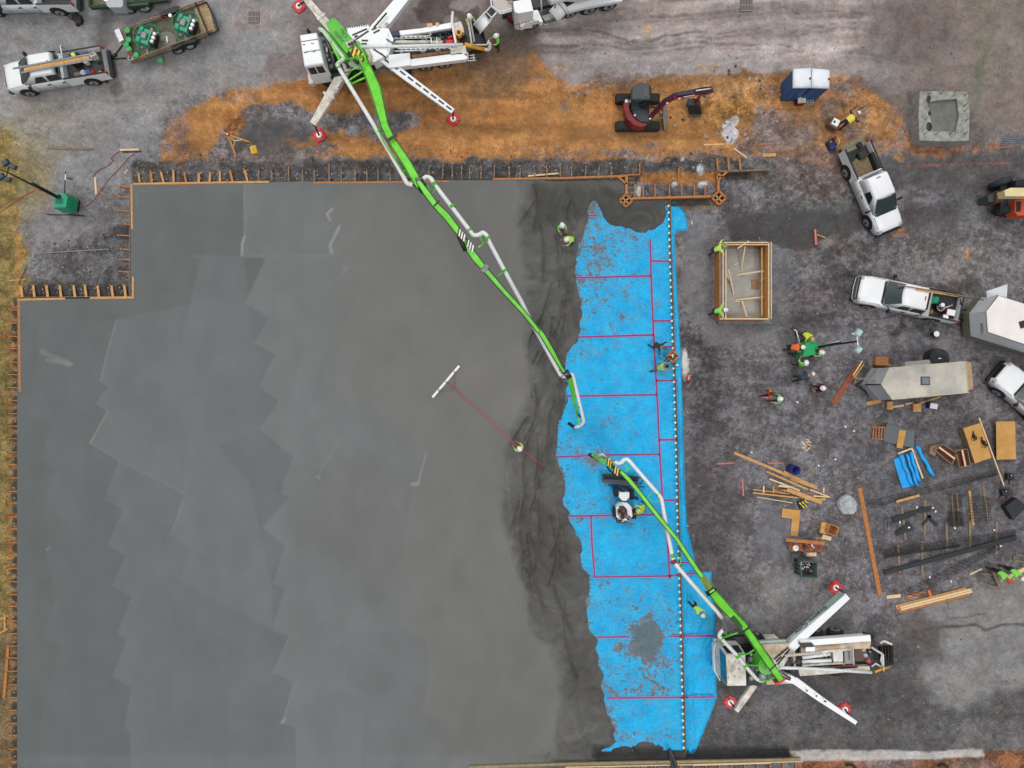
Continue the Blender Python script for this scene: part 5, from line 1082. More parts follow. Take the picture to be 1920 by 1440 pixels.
def pad(root, px, py, label, tip=None):
    c = W(px, py, 0); t = thing('outrigger_pad', label, 'outrigger pad', (c.x, c.y, 0), R(45+RND.uniform(-12, 12)), 'red outrigger pads on the ground')
    mb = MB(); mb.box((0, 0, 0), (.7, .7, .08), red, bv=.04)
    for k in range(4): a = k*math.pi/2; mb.box((.35*math.cos(a), .35*math.sin(a), .0), (.08, .2, .07) if k % 2 == 0 else (.2, .08, .07), red)
    mb.build('mat', None, t)
    mb = MB(); mb.cyl((c.x, c.y, .082), .19, .07, hatw, 20, .17); mb.cyl((c.x, c.y, .15), .07, .03, dsteel, 10)
    if tip: p = W(*tip); mb.tube([(c.x, c.y, .16), (p.x, p.y, p.z-.1)], .055, dsteel, 8)
    mb.build('jack_foot', None, root, True)
def leg(root, st, m, slots=0, txt=None, hh=.42, text_side=None, collar=None):
    def ex(mb, P3, rings):
        pass
    o = strip(root, 'outrigger_leg', st, m, hh)
    if slots:
        mb = MB(); a, b = W(*st[0][:3]), W(*st[-1][:3])
        for k in range(slots):
            u = (k+.5)/slots; q = a+(b-a)*u; d = (b-a)/slots*.34; wz = pxw(st[0][3]*.2, 1.5); q.z += .035; mb.beam(q-d, q+d, wz, .012, dsteel)
        mb.build('slot', None, root, True)
    if collar:
        for u in collar:
            a, b = W(*st[0][:3]), W(*st[-1][:3]); q = a+(b-a)*u; d = (b-a).normalized()*.08; q.z -= hh/2-.04; mb = MB(); mb.beam(q-d, q+d, pxw(st[0][3]*1.22, 1.4), hh+.08, wdirty); mb.build('collar', None, root, True)
    return o
# ---- truck one, at the top of the picture
T1 = thing('pump_truck', 'large white boom pump truck with green boom, parked at the top beside the orange clay', 'pump truck', (*W(735, 92, 1.5)[:2], 0), R(187.4), 'concrete boom pump trucks')
def PZ(root, name, polys):
    for pts, z0, z1, m in polys: mb = MB(); pp(mb, pts, z0, z1, m); mb.build(name, None, root, True)
def TU(root, name, tubes):
    for pts, r, m in tubes: mb = MB(); mb.tube([W(*p) for p in pts], r, m, 8); mb.build(name, None, root, True)
hoset = mat('muddy_hose_tray', (140, 104, 72), .8, nz=(4, .4))
mb = MB(); mb.box((-.3, 0, .62), (10.6, .95, .38), dsteel); mb.build('chassis', None, T1)
def axles(root, pts, r=.47, wd=.32, k=()):
    for i, (px, py) in enumerate(pts):
        c = local(root, W(px, py, .5)); sg = 1 if c.y > 0 else -1
        wheel(root, (c.x, c.y, .5), r if i not in k else r*.78, wd, sg, rimm); wheel(root, (c.x, -sg*1.2, .5), r, wd, -sg, rimm)
axles(T1, ((799, 128), (834, 123), (620, 155), (674, 143)))
# cab
mb = MB(); Rf = [(562, 66), (594, 61), (608, 120), (571, 126)]; top = [W(a, b, 2.95) for a, b in Rf]; cc = sum(top, Vector())/4
mid = [cc+(p-cc)*1.05-Vector((0, 0, 1.0)) for p in top]; low = [cc+(p-cc)*1.06-Vector((0, 0, 2.2)) for p in top]; t2 = [cc+(p-cc)*.94+Vector((0, 0, .07)) for p in top]
mb.loft([low, mid, top, t2], white, smooth=False); mb.build('cab', None, T1, True, .05)
mb = MB(); f = lambda a, b, u, v_, i, j, o: (a[i]*(1-u)+a[j]*u)*(1-v_)+(b[i]*(1-u)+b[j]*u)*v_+o
n_ = (top[3]-top[0]).normalized()*.02
for u0, u1 in ((.12, .46), (.52, .86)): mb.mesh([f(mid, top, u0, .12, 3, 2, n_), f(mid, top, u1, .12, 3, 2, n_), f(mid, top, u1, .85, 3, 2, n_), f(mid, top, u0, .85, 3, 2, n_)], [(0, 1, 2, 3)], glass)
mb.build('side_window', None, T1, True)
mb = MB(); n_ = (top[0]-top[1]).normalized()*.02; mb.mesh([f(mid, top, .06, .1, 0, 3, n_), f(mid, top, .94, .1, 0, 3, n_), f(mid, top, .94, .85, 0, 3, n_), f(mid, top, .06, .85, 0, 3, n_)], [(0, 1, 2, 3)], winds); mb.build('windscreen', None, T1, True)
mb = MB()
for a, b in ((570, 84), (573, 99), (586, 82), (589, 97)): c = W(a, b, 3.0); mb.box((c.x, c.y, 3.0), (.16, .05, .05), steel)
mb.tube([W(565, 78, 3.04), W(596, 73, 3.04)], .02, steel, 5); mb.tube([W(569, 98, 3.04), W(600, 93, 3.04)], .02, steel, 5); mb.build('marker_lights', None, T1, True)
for a, b in ((578, 58), (603, 60)): mb = MB(); c = W(a, b, 2.4); mb.box((c.x, c.y, 2.1), (.16, .2, .45), black, bv=.04); mb.tube([c, W(a+3, b+10, 2.3)], .02, black, 5); mb.build('side_mirror', None, T1, True)
mb = MB(); c = local(T1, W(573, 143, .8)); mb.box((c.x-.3, 0, .45), (.3, 2.3, .45), wdirty, bv=.05); mb.build('bumper', None, T1)
for px in (622, 673):
    for yy in (.75, -1.15): c = local(T1, W(px, 150, .5)); mb = MB(); mb.cyl((c.x, yy, .55), .60, .35, dsteel, 20, axis='y'); mb.build('mudguard', None, T1)
PZ(T1, 'engine_bay', [([(597, 62), (614, 60), (632, 128), (612, 134)], .9, 1.9, black), ([(612, 120), (640, 116), (648, 140), (620, 146)], .8, 1.5, dsteel), ([(602, 74), (612, 72), (616, 90), (606, 92)], 1.9, 2.05, dsteel)])
mb = MB()
for a, b, r in ((612, 92, .1), (613, 104, .17), (609, 84, .12), (606, 72, .2), (617, 112, .12), (621, 124, .14)): c = W(a, b, 2.05); mb.ball((c.x, c.y, 2.0), r, steel if r < .16 else tank, 10, 6)
mb.tube([W(612, 88, 2.1), W(613, 98, 2.2)], .07, rimm, 8); mb.tube([W(604, 66, 2.0), W(618, 108, 2.1)], .05, black, 6); mb.tube([W(609, 64, 2.0), W(626, 116, 2.1)], .04, steel, 6); mb.build('engine_parts', None, T1, True)
PZ(T1, 'subframe', [([(650, 52), (690, 46), (693, 52), (668, 72), (654, 70)], 1.2, 1.62, white), ([(655, 70), (700, 52), (728, 53), (738, 74), (728, 102), (702, 116), (655, 122), (644, 100)], 1.0, 1.9, white), ([(648, 119), (700, 113), (702, 122), (650, 128)], .9, 1.55, black)])
mb = MB()
for a, b in (((660.5, 66), (688, 54)), ((666, 74.5), (691, 58)), ((664.6, 69.7), (670.7, 66.4)), ((680, 93), (698, 107)), ((686, 108), (696, 112)), ((678, 76), (690, 76)), ((678, 82), (688, 82)), ((648, 118), (655, 105)), ((697, 56), (706, 52)), ((700, 62), (712, 56)), ((714, 100), (724, 109)), ((700, 92), (716, 102))): mb.beam(W(*a, 1.912), W(*b, 1.912), .10, .02, dsteel)
for k in range(9): mb.beam(W(651+k*4.4, 50.5-k*.5, 1.63), W(653+k*4.4, 53-k*.5, 1.63), .05, .02, dsteel)
for k in range(8): mb.beam(W(655+k*5, 120-k*.6, 1.56), W(657+k*5, 123-k*.6, 1.56), .05, .02, white)
mb.build('slot', None, T1, True)
PZ(T1, 'side_deck', [([(728, 60), (790, 53), (846, 42), (848, 52), (800, 60), (748, 66), (730, 69)], 1.3, 1.72, white), ([(728, 103), (768, 99), (770, 122), (730, 127)], 1.3, 1.8, white), ([(769, 111), (866, 99), (877, 107), (874, 111), (771, 124)], 1.3, 1.66, white),
   ([(850, 44), (864, 40), (869, 53), (870, 60), (854, 62)], 1.3, 1.7, wdirty), ([(844, 90), (872, 85), (876, 100), (845, 103)], 1.3, 1.66, wdirty)])
PZ(T1, 'deck_floor', [([(735, 64), (850, 50), (872, 88), (845, 100), (740, 108)], .8, 1.15, dsteel), ([(772, 103), (843, 94), (845, 99), (773, 109)], 1.1, 1.5, hoset), ([(756, 68), (846, 54), (846, 60), (756, 74)], 1.1, 1.5, black)])
PZ(T1, 'water_tank', [([(731, 59), (748, 57), (750, 66), (733, 68)], 1.7, 1.85, mat('navy_box', (30, 44, 76), .5)), ([(800, 44), (810, 43), (811, 50), (801, 51)], 1.7, 1.75, mat('orange_sticker', (214, 170, 130), .6)), ([(816, 43), (823, 42), (824, 48), (817, 49)], 1.7, 1.75, mat('orange_sticker', (214, 170, 130), .6))])
TU(T1, 'pump_cylinder', [([(738, 71, 1.6), (806, 69, 1.6)], .09, white), ([(736, 79, 1.7), (804, 79, 1.7)], .10, wdirty), ([(746, 92, 1.6), (846, 90, 1.6)], .07, white), ([(790, 72, 1.7), (806, 88, 1.7)], .04, steel), ([(740, 96, 1.6), (800, 94, 1.6)], .04, white), ([(808, 72, 1.6), (832, 70, 1.6)], .05, steel), ([(808, 80, 1.6), (830, 80, 1.6)], .12, wdirty), ([(724, 73, 2.0), (736, 80, 2.0), (742, 74, 2.0)], .035, black), ([(728, 62, 1.9), (727, 96, 1.9)], .04, white), ([(808, 70, 1.9), (809, 84, 1.9)], .04, white), ([(819, 71, 1.9), (820, 83, 1.9)], .04, white)])
mb = MB()
for k in range(11):
    for y0 in (70, 93): p = W(748+k*9, y0-.2*k, 1.72); mb.beam(p-Vector((.1, 0, 0)), p+Vector((.1, 0, 0)), .05, .02, dsteel)
mb.build('slotted_rail', None, T1, True)
pipe(T1, [(676, 88, 3.2), (745, 87, 2.5), (868, 84, 1.9)], .095, pipe_w); pipe(T1, [(849, 22, 1.9), (847, 40, 1.9), (852, 66, 1.8), (855, 84, 1.8)], .08, pipe_w)
mb = MB(); c = W(842, 76, 2.0); mb.box((c.x, c.y, 1.3), (.48, .34, .55), red, R(6), bv=.06); mb.build('red_valve_block', None, T1, True)
mb = MB(); c = W(860, 60, 1.9); mb.cyl((c.x, c.y, 1.5), .2, .35, mat('yellow_orange_paint', (224, 158, 40), .5), 16); mb.cyl((c.x, c.y, 1.86), .1, .05, black, 10); mb.build('accumulator', None, T1, True)
for k in range(26): mb = MB(); c = W(RND.uniform(832, 876), RND.uniform(56, 84), 1.5); mb.box((c.x, c.y, 1.15), (.14+RND.random()*.18, .08+RND.random()*.1, .15+RND.random()*.3), (black, dsteel, steel, red, limed)[min(4, int(RND.random()**2*5))], rz=J(2)); mb.build('fitting', None, T1, True)
for k in range(40): mb = MB(); c = W(RND.uniform(712, 830), RND.uniform(66, 98), 1.4); mb.box((c.x, c.y, 1.15), (.1+RND.random()*.22, .05+RND.random()*.08, .12+RND.random()*.25), (black, steel, wdirty, white)[k % 4], rz=J(.5)); mb.build('fitting', None, T1, True)
# hopper
HZ = 1.35
mb = MB(); q = [W(a, b, HZ) for a, b in ((878, 34), (906, 55), (912, 82), (886, 85))]; qc = sum(q, Vector())/4; b0 = [qc+(p-qc)*.45-Vector((0, 0, .8)) for p in q]
for i in range(4): j = (i+1) % 4; mb.mesh([b0[i], b0[j], q[j], q[i]], [(0, 1, 2, 3)], dsteel)
mb.mesh(b0, [(0, 1, 2, 3)], concg)
for k in range(8): u = k/8+.06; mb.beam(q[0]*(1-u)+q[3]*u-Vector((0, 0, .12)), q[1]*(1-u)+q[2]*u-Vector((0, 0, .12)), .03, .03, dsteel)
mb.build('hopper', None, T1, True)
TU(T1, 'hopper_guard', [([(877, 34, 1.5), (885, 84, 1.5)], .07, wdirty), ([(885, 84, 1.4), (913, 84, 1.4)], .05, wdirty), ([(913, 84, 1.4), (917, 75, 1.5)], .04, white)])
mb = MB(); mb.beam(W(882, 40, 1.5), W(890, 82, 1.5), .1, .5, tank); mb.build('splash_flap', None, T1, True)
pipe(T1, [(872, 84, 1.6), (890, 88, 1.2), (908, 92, 1.0)], .13, mat('yellow_orange_paint', (224, 158, 40), .5)); pipe(T1, [(907, 92, 1.0), (916, 94, 1.0), (919, 88, 1.0), (918, 80, 1.0)], .11, wdirty, 'outlet_elbow')
TU(T1, 'rear_ladder', [([(877, 98, 1.3), (878, 114, 1.0), (892, 113, .9)], .035, white), ([(880, 104, 1.0), (890, 103, .9)], .025, white), ([(881, 109, 1.0), (891, 108, .9)], .025, white), ([(887, 101, .9), (889, 113, .9)], .025, white)])
PZ(T1, 'tool_tray', [([(752, 131), (774, 127), (775, 144), (755, 144)], .5, .7, steel), ([(757, 131), (763, 131), (763, 138), (757, 138)], .7, .95, dsteel), ([(766, 130), (771, 129), (771, 136), (766, 137)], .7, .9, black)])
leg(T1, [(632, 66, 1.5, 15), (604, 34, 1.45, 15), (574, -2, 1.35, 11)], wdirty, 0, None, .4, collar=(.50,))
leg(T1, [(650, 122, 1.5, 19), (617, 180, 1.45, 17), (586, 232, 1.35, 12)], wdirty, 0, None, .4, collar=(.52,))
leg(T1, [(690, 88, 1.75, 15), (760, 142, 1.6, 14), (849, 208, 1.4, 10)], white, 11, None, .35)
leg(T1, [(686, 78, 1.6, 26), (717, 42, 1.55, 24), (752, 0, 1.5, 21), (800, -56, 1.4, 16)], white, 0, None, .5)
leg(T1, [(700, 92, 1.15, 9), (770, 152, 1.05, 8), (848, 212, 1.0, 5)], tank, 0, None, .2)
TU(T1, 'leg_strut', [([(694, 60, 1.75), (725, 24, 1.75)], .05, dsteel), ([(705, 72, 1.7), (727, 44, 1.7)], .12, wdirty), ([(713, 52, 1.7), (715, 66, 1.7)], .12, mat('muddy_knuckle', (176, 140, 110), .8)), ([(722, 90, 1.8), (724, 100, 1.7)], .12, mat('muddy_knuckle', (176, 140, 110), .8)), ([(585, 12, 1.5), (605, 34, 1.5)], .05, wdirty)])
for a in ((561, 13, 'red pad under the upper left leg of the top pump truck', (573, -1, 1.3)), (599, 254, 'red pad under the lower left leg of the top pump truck', (588, 232, 1.3)), (850, 224, 'red pad under the slotted lower right leg of the top pump truck', (849, 208, 1.3)), (810, -58, 'red pad under the upper right leg of the top pump truck', (800, -56, 1.3))):
    pad(T1, a[0], a[1], a[2], a[3])
text('lettering', 'Scenic City', T1, (0, 0, 0), (0, 0, 0), .30, black, .9)
def place_world(o, root, loc, rot):
    m = wmat(root).inverted() @ (Matrix.Translation(loc) @ rot.to_4x4()); o.location = m.to_translation(); o.rotation_euler = m.to_euler()
def basis(right, up):
    r_ = Vector(right).normalized(); u = Vector(up); u = (u-r_*u.dot(r_)).normalized(); n = r_.cross(u); return Matrix((r_, u, n)).transposed()
p, q = W(617, 180, 1.45), W(640, 142, 1.5); d = (W(650, 122, 0)-W(586, 232, 0)).normalized(); s = Vector((d.y, -d.x, 0))
place_world(bpy.data.objects['lettering'], T1, W(631, 162, 1.49)+s*.15, basis(-d, -s))
# turret and boom
mb = MB(); c = W(668, 92, 3.0); mb.cyl((c.x, c.y, 1.8), .5, 1.4, limed, 20, .4); mb.cyl((c.x, c.y, 1.9), .72, .15, wdirty, 24); mb.build('turret', None, T1, True)
strip(T1, 'boom_base', [(618, 38, 4.2, 24), (628, 52, 4.3, 33), (660, 92, 4.6, 33)], limed, .9)
strip(T1, 'boom_side_plate', [(610, 60, 3.7, 8), (640, 96, 3.9, 9), (652, 112, 3.9, 9)], limed, .7)
strip(T1, 'boom_section', [(660, 90, 4.9, 26), (680, 112, 5.2, 24), (693, 140, 5.8, 25), (703, 165, 6.3, 29), (711, 195, 6.8, 25), (721, 235, 7.4, 20), (734, 262, 7.8, 20), (763, 306, 8.4, 22), (781, 338, 8.8, 22), (786, 350, 8.9, 16)], lime, .55); lines(T1, [(660, 90, 4.9, 26), (680, 112, 5.2, 24), (693, 140, 5.8, 25), (703, 165, 6.3, 29), (711, 195, 6.8, 25), (721, 235, 7.4, 20), (734, 262, 7.8, 20), (763, 306, 8.4, 22), (781, 338, 8.8, 22), (786, 350, 8.9, 16)], (-.86, .9))
strip(T1, 'boom_section', [(783, 338, 9.2, 12), (800, 362, 9.3, 17), (816, 384, 9.3, 16), (836, 404, 9.2, 19), (857, 431, 9.1, 17), (866, 444, 9.1, 14)], lime, .5); lines(T1, [(783, 338, 9.2, 12), (800, 362, 9.3, 17), (816, 384, 9.3, 16), (836, 404, 9.2, 19), (857, 431, 9.1, 17), (866, 444, 9.1, 14)], (-.86, .9))
strip(T1, 'boom_section', [(862, 438, 8.8, 12), (876, 462, 8.7, 17), (893, 486, 8.5, 19), (911, 507, 8.2, 14), (945, 546, 7.8, 12), (980, 584, 7.3, 12), (1003, 612, 6.9, 11), (1010, 622, 6.8, 10)], lime, .4); lines(T1, [(862, 438, 8.8, 12), (876, 462, 8.7, 17), (893, 486, 8.5, 19), (911, 507, 8.2, 14), (945, 546, 7.8, 12), (980, 584, 7.3, 12), (1003, 612, 6.9, 11), (1010, 622, 6.8, 10)], (-.86, .9))
strip(T1, 'boom_section', [(1004, 610, 6.7, 10), (1017, 628, 6.6, 13), (1036, 660, 6.2, 12), (1054, 692, 5.7, 8), (1062, 703, 5.6, 6)], lime, .35); lines(T1, [(1004, 610, 6.7, 10), (1017, 628, 6.6, 13), (1036, 660, 6.2, 12), (1054, 692, 5.7, 8), (1062, 703, 5.6, 6)], (-.86, .9))
strip(T1, 'boom_section', [(1064, 702, 5.4, 6), (1070, 715, 5.2, 12), (1076, 745, 4.7, 8), (1084, 785, 4.0, 4), (1087, 797, 3.9, 4)], limed, .3)
strip(T1, 'boom_edge', [(706, 236, 6.5, 3), (718, 264, 7.0, 3), (760, 330, 8.0, 3)], limed, .2); strip(T1, 'boom_edge', [(787, 356, 8.4, 3), (806, 380, 8.5, 3), (835, 410, 8.4, 3), (852, 436, 8.3, 3)], limed, .2); strip(T1, 'boom_edge', [(884, 478, 7.8, 3), (906, 508, 7.5, 2), (990, 600, 6.6, 2)], limed, .2)
strip(T1, 'boom_joint', [(733, 256, 8.02, 22), (736, 261, 8.06, 22)], dsteel, .05); strip(T1, 'boom_joint', [(818, 380, 9.33, 16), (820, 382, 9.33, 16)], dsteel, .03); strip(T1, 'boom_joint', [(906, 500, 8.36, 15), (912, 506, 8.3, 14)], steel, .05)
TU(T1, 'boom_knuckle', [([(788, 332, 9.0), (797, 348, 9.2)], .08, dsteel), ([(860, 442, 8.9), (873, 470, 8.6)], .12, dsteel), ([(1060, 696, 5.6), (1068, 708, 5.5)], .16, dsteel), ([(1057, 704, 5.7), (1067, 700, 5.7)], .06, steel), ([(779, 338, 9.15), (792, 335, 9.15)], .1, steel), ([(653, 100, 5.0), (672, 118, 5.2)], .1, dsteel), ([(655, 111, 5.3), (690, 104, 5.3)], .07, limed), ([(668, 100, 5.5), (684, 130, 5.7)], .05, lime), ([(680, 95, 5.5), (688, 118, 5.7)], .05, lime)])
mb = MB()
for a, b in ((655, 83), (660, 81), (665, 78)): c = W(a, b, 4.75); mb.cyl((c.x, c.y, c.z-.05), .085, .1, mat('maroon_plug', (70, 26, 46), .5), 10)
mb.beam(W(651, 85.5, 4.64), W(668, 76.5, 4.64), .3, .1, wdirty); mb.build('hydraulic_ports', None, T1, True)
stripes(T1, 671, 103, 5.3, .9, .48, -40, yel, rust, 7); stripes(T1, 865, 440, 9.15, .5, .28, -48, hatw, rust, 6); stripes(T1, 881, 460, 8.85, .5, .28, -48, hatw, rust, 6)
pipe(T1, [(599, 54, 3.4), (606, 58, 3.5), (640, 102, 4.2), (646, 110, 4.2), (637, 116, 4.2), (632, 122, 4.3)], .12, mat('green_tint_pipe', (196, 226, 190), .5, nz=(2, .2)))
pipe(T1, [(632, 120, 4.4), (637, 130, 4.5), (700, 233, 6.0), (757, 332, 7.9), (764, 346, 8.1), (778, 346, 8.3)], .115, pipe_w)
pipe(T1, [(780, 344, 8.4), (793, 336, 8.6), (800, 331, 8.7), (808, 334, 8.7), (814, 345, 8.7), (882, 434, 8.4), (888, 442, 8.4), (900, 440, 8.4), (905, 435, 8.3), (913, 441, 8.3), (916, 451, 8.2), (957, 528, 7.2), (978, 566, 6.4), (994, 600, 5.9), (1012, 632, 5.8), (1046, 694, 5.2), (1053, 706, 5.2), (1062, 705, 5.2)], .115, pipe_w)
pipe(T1, [(1064, 702, 5.3), (1073, 701, 5.2), (1076, 712, 5.1), (1090, 770, 4.3), (1095, 792, 3.9), (1088, 798, 3.7), (1078, 802, 3.5)], .095, pipe_w)
pipe(T1, [(1079, 802, 3.5), (1074, 799, 2.8), (1067, 794, 1.8)], .1, mat('black_end_hose', (46, 46, 54), .6), 'end_hose')
TU(T1, 'pipe_bracket', [([(683, 132, 5.4), (655, 150, 4.6), (649, 158, 4.6)], .05, lime), ([(672, 126, 5.4), (648, 136, 4.5)], .045, lime), ([(684, 146, 5.6), (655, 159, 4.8)], .05, lime), ([(722, 240, 7.2), (706, 248, 6.2)], .05, limed), ([(764, 317, 8.2), (750, 324, 7.7)], .04, limed), ([(800, 340, 8.9), (806, 360, 9.1)], .03, limed), ([(815, 350, 8.8), (814, 362, 9.1)], .03, limed), ([(898, 440, 8.4), (906, 458, 8.4), (915, 450, 8.3)], .04, limed), ([(906, 458, 8.4), (896, 464, 8.6)], .05, lime), ([(933, 518, 8.0), (946, 508, 7.6)], .04, limed), ([(1058, 694, 5.6), (1048, 695, 5.3)], .03, limed), ([(1077, 727, 5.0), (1071, 726, 5.0)], .03, limed), ([(1087, 763, 4.5), (1078, 765, 4.6)], .03, limed), ([(618, 70, 3.6), (602, 56, 3.5)], .06, limed), ([(630, 96, 3.9), (622, 100, 3.8)], .05, limed), ([(620, 78, 3.9), (640, 118, 4.0)], .09, lime)])
TU(T1, 'pipe_clamp', [([(633, 129, 4.48), (639, 127, 4.5)], .13, limed), ([(653, 158, 4.88), (659, 156, 4.9)], .13, limed), ([(701, 246, 6.12), (709, 243, 6.15)], .12, limed), ([(811, 346, 8.72), (818, 343, 8.72)], .12, limed), ([(844, 388, 8.58), (852, 384, 8.58)], .12, limed), ([(911, 447, 8.28), (917, 444, 8.28)], .12, limed), ([(943, 507, 7.5), (950, 504, 7.5)], .12, limed), ([(877, 432, 8.42), (884, 429, 8.42)], .12, limed)])
TU(T1, 'hydraulic_hose', [([(1055, 704, 5.4), (1048, 712, 5.2), (1052, 718, 5.1), (1064, 718, 5.2)], .02, black), ([(775, 346, 8.4), (786, 354, 8.5), (792, 362, 8.7)], .07, black), ([(847, 424, 8.7), (850, 430, 8.7), (854, 432, 8.8)], .08, black), ([(862, 446, 8.5), (872, 465, 8.4), (878, 474, 8.4)], .07, black), ([(1028, 648, 6.0), (1031, 654, 6.0)], .07, black), ([(1084, 776, 4.5), (1088, 782, 4.4)], .05, black)])
o = text('boom_lettering', 'Scenic\nCity', T1, (0, 0, 0), (0, 0, 0), .34, mat('grey_green_lettering', (70, 110, 80), .5)); d = (W(660, 92, 0)-W(628, 52, 0)).normalized(); s = Vector((-d.y, d.x, 0)); place_world(o, T1, W(640, 66, 4.46)+Vector((0, 0, .03)), basis(-d, -s-Vector((0, 0, .01))))
# ---- truck two, at the lower right
T2 = thing('pump_truck', 'dirty white boom pump truck parked at the lower right beside the blue sheet', 'pump truck', (*W(1500, 1235, 1.5)[:2], 0), R(177.5), 'concrete boom pump trucks')
mb = MB(); mb.box((-.2, 0, .62), (10.0, .95, .38), dsteel); mb.build('chassis', None, T2)
axles(T2, ((1376, 1190), (1414, 1187), (1529, 1181), (1566, 1180)))
mb = MB(); Rf = [(1361, 1227), (1398, 1225), (1400, 1286), (1364, 1287)]; top = [W(a, b, 2.95) for a, b in Rf]; low = [p-Vector((0, 0, 2.2)) for p in top]; xs_ = [-.75, 0, 0, -.75]; 
mid = [top[i]+Vector((-.06 if i in (0, 3) else 0, (.12 if i < 2 else -.04), -1.05)) for i in range(4)]; low = [mid[i]+Vector((-.06 if i in (0, 3) else 0, 0, -1.2)) for i in range(4)]
mb.loft([low, mid, top], wdirty, smooth=False); mb.build('cab', None, T2, True, .05)
n_ = Vector((-.03, 0, .02)); mb = MB(); mb.mesh([f(mid, top, .06, .06, 0, 3, n_), f(mid, top, .94, .06, 0, 3, n_), f(mid, top, .94, .94, 0, 3, n_), f(mid, top, .06, .94, 0, 3, n_)], [(0, 1, 2, 3)], mat('blue_windscreen', (28, 84, 116), .12, spec=.8, nz=(1.4, .4))); mb.build('windscreen', None, T2, True)
n_ = Vector((0, .03, .02)); mb = MB()
for u0, u1 in ((.1, .48), (.55, .88)): mb.mesh([f(mid, top, u0, .1, 0, 1, n_), f(mid, top, u1, .1, 0, 1, n_), f(mid, top, u1, .9, 0, 1, n_), f(mid, top, u0, .9, 0, 1, n_)], [(0, 1, 2, 3)], glass)
mb.build('side_window', None, T2, True)
mb = MB(); pp(mb, [(1339, 1212), (1346, 1208), (1348, 1264), (1341, 1262)], .45, 1.0, white); mb.tube([W(1341, 1206, 1.2), W(1338, 1228, 1.2), W(1340, 1258, 1.2), W(1350, 1276, 1.2)], .04, white, 6); pp(mb, [(1345, 1222), (1349, 1222), (1350, 1255), (1345, 1255)], .8, 1.15, black); mb.build('bumper', None, T2, True)
mb = MB(); c = W(1374, 1254, 2.96); mb.prism([(c.x+a*.035, c.y+b*.035) for a, b in ((-4, -6), (-1, -7), (2, -2), (3, 5), (0, 7), (-3, 2))], 2.951, 2.985, tank); c = W(1386, 1255, 2.96); mb.box((c.x, c.y, 2.951), (.14, .14, .03), tank, .7)
for a, b in ((1366, 1240), (1366, 1270), (1378, 1240), (1386, 1242), (1378, 1268), (1386, 1268)): c = W(a, b, 2.96); mb.box((c.x, c.y, 2.951), (.05, .14, .03), mat('rust_spot', (190, 160, 130), .7))
mb.build('roof_fittings', None, T2, True)
PZ(T2, 'engine_bay', [([(1400, 1224), (1420, 1222), (1424, 1284), (1402, 1286)], .9, 1.9, black), ([(1352, 1196), (1420, 1192), (1424, 1206), (1354, 1210)], .9, 1.25, black)])
mb = MB()
for a, b, r in ((1408, 1237, .2), (1409, 1228, .1), (1412, 1246, .12), (1409, 1272, .16), (1430, 1268, .25), (1442, 1268, .2), (1420, 1256, .1)): c = W(a, b, 2.05); mb.ball((c.x, c.y, 2.0), r, (steel, rimm, tank)[int(r*100) % 3], 10, 6)
for r in (.55, .45): c = W(1424, 1262, 1.9); mb.tube([(c.x+r*math.cos(a*.5), c.y+r*math.sin(a*.5), 1.9) for a in range(1, 9)], .035, steel, 6)
mb.build('engine_parts', None, T2, True)
rustd = mat('rust_stained_deck', (214, 204, 184), .6, nz=(1.8, .35, (168, 134, 100)))
PZ(T2, 'side_deck', [([(1424, 1202), (1474, 1200), (1474, 1208), (1424, 1210)], 1.3, 1.5, mat('grey_green_paint', (168, 190, 182), .5, nz=(2, .2))), ([(1424, 1209), (1480, 1206), (1470, 1238), (1450, 1246), (1430, 1238)], 1.3, 1.65, rustd), ([(1500, 1201), (1632, 1191), (1633, 1202), (1502, 1212)], 1.3, 1.7, white), ([(1502, 1212), (1616, 1203), (1633, 1202), (1632, 1216), (1600, 1217), (1502, 1224)], 1.3, 1.5, rustd), ([(1498, 1256), (1630, 1249), (1632, 1257), (1500, 1268)], 1.3, 1.6, wdirty), ([(1436, 1276), (1482, 1272), (1484, 1282), (1438, 1284)], 1.3, 1.5, rustd)])
PZ(T2, 'deck_floor', [([(1470, 1222), (1632, 1212), (1634, 1252), (1475, 1262)], .8, 1.2, dsteel), ([(1602, 1218), (1620, 1217), (1621, 1239), (1603, 1240)], 1.2, 1.5, mat('brown_water_box', (92, 74, 64), .7)), ([(1556, 1250), (1608, 1245), (1609, 1252), (1570, 1255)], 1.1, 1.6, mat('brown_hose', (104, 66, 56), .8)), ([(1500, 1208), (1524, 1207), (1528, 1213), (1506, 1216)], 1.4, 1.9, dsteel), ([(1511, 1214), (1528, 1213), (1528, 1221), (1511, 1222)], 1.4, 1.95, white), ([(1562, 1222), (1580, 1221), (1581, 1240), (1563, 1241)], 1.2, 1.7, wdirty), ([(1583, 1222), (1600, 1220), (1601, 1244), (1584, 1245)], 1.2, 1.55, tank)])
TU(T2, 'pump_cylinder', [([(1472, 1230, 1.9), (1555, 1221, 1.9), (1600, 1217, 1.9)], .08, wdirty), ([(1504, 1233, 1.7), (1556, 1226, 1.7)], .11, white), ([(1504, 1241, 1.7), (1558, 1238, 1.7)], .11, white), ([(1504, 1248, 1.7), (1580, 1243, 1.7)], .07, wdirty), ([(1488, 1222, 1.8), (1490, 1250, 1.8)], .08, rustd), ([(1482, 1228, 1.9), (1480, 1240, 1.9), (1488, 1246, 1.9), (1495, 1238, 1.9)], .03, black), ([(1542, 1224, 1.9), (1550, 1230, 1.9)], .06, white), ([(1599, 1214, 1.9), (1601, 1246, 1.9)], .05, wdirty)])
pipe(T2, [(1462, 1252, 3.0), (1500, 1253, 2.4), (1560, 1256, 2.0), (1634, 1261, 1.7)], .09, pipe_w)
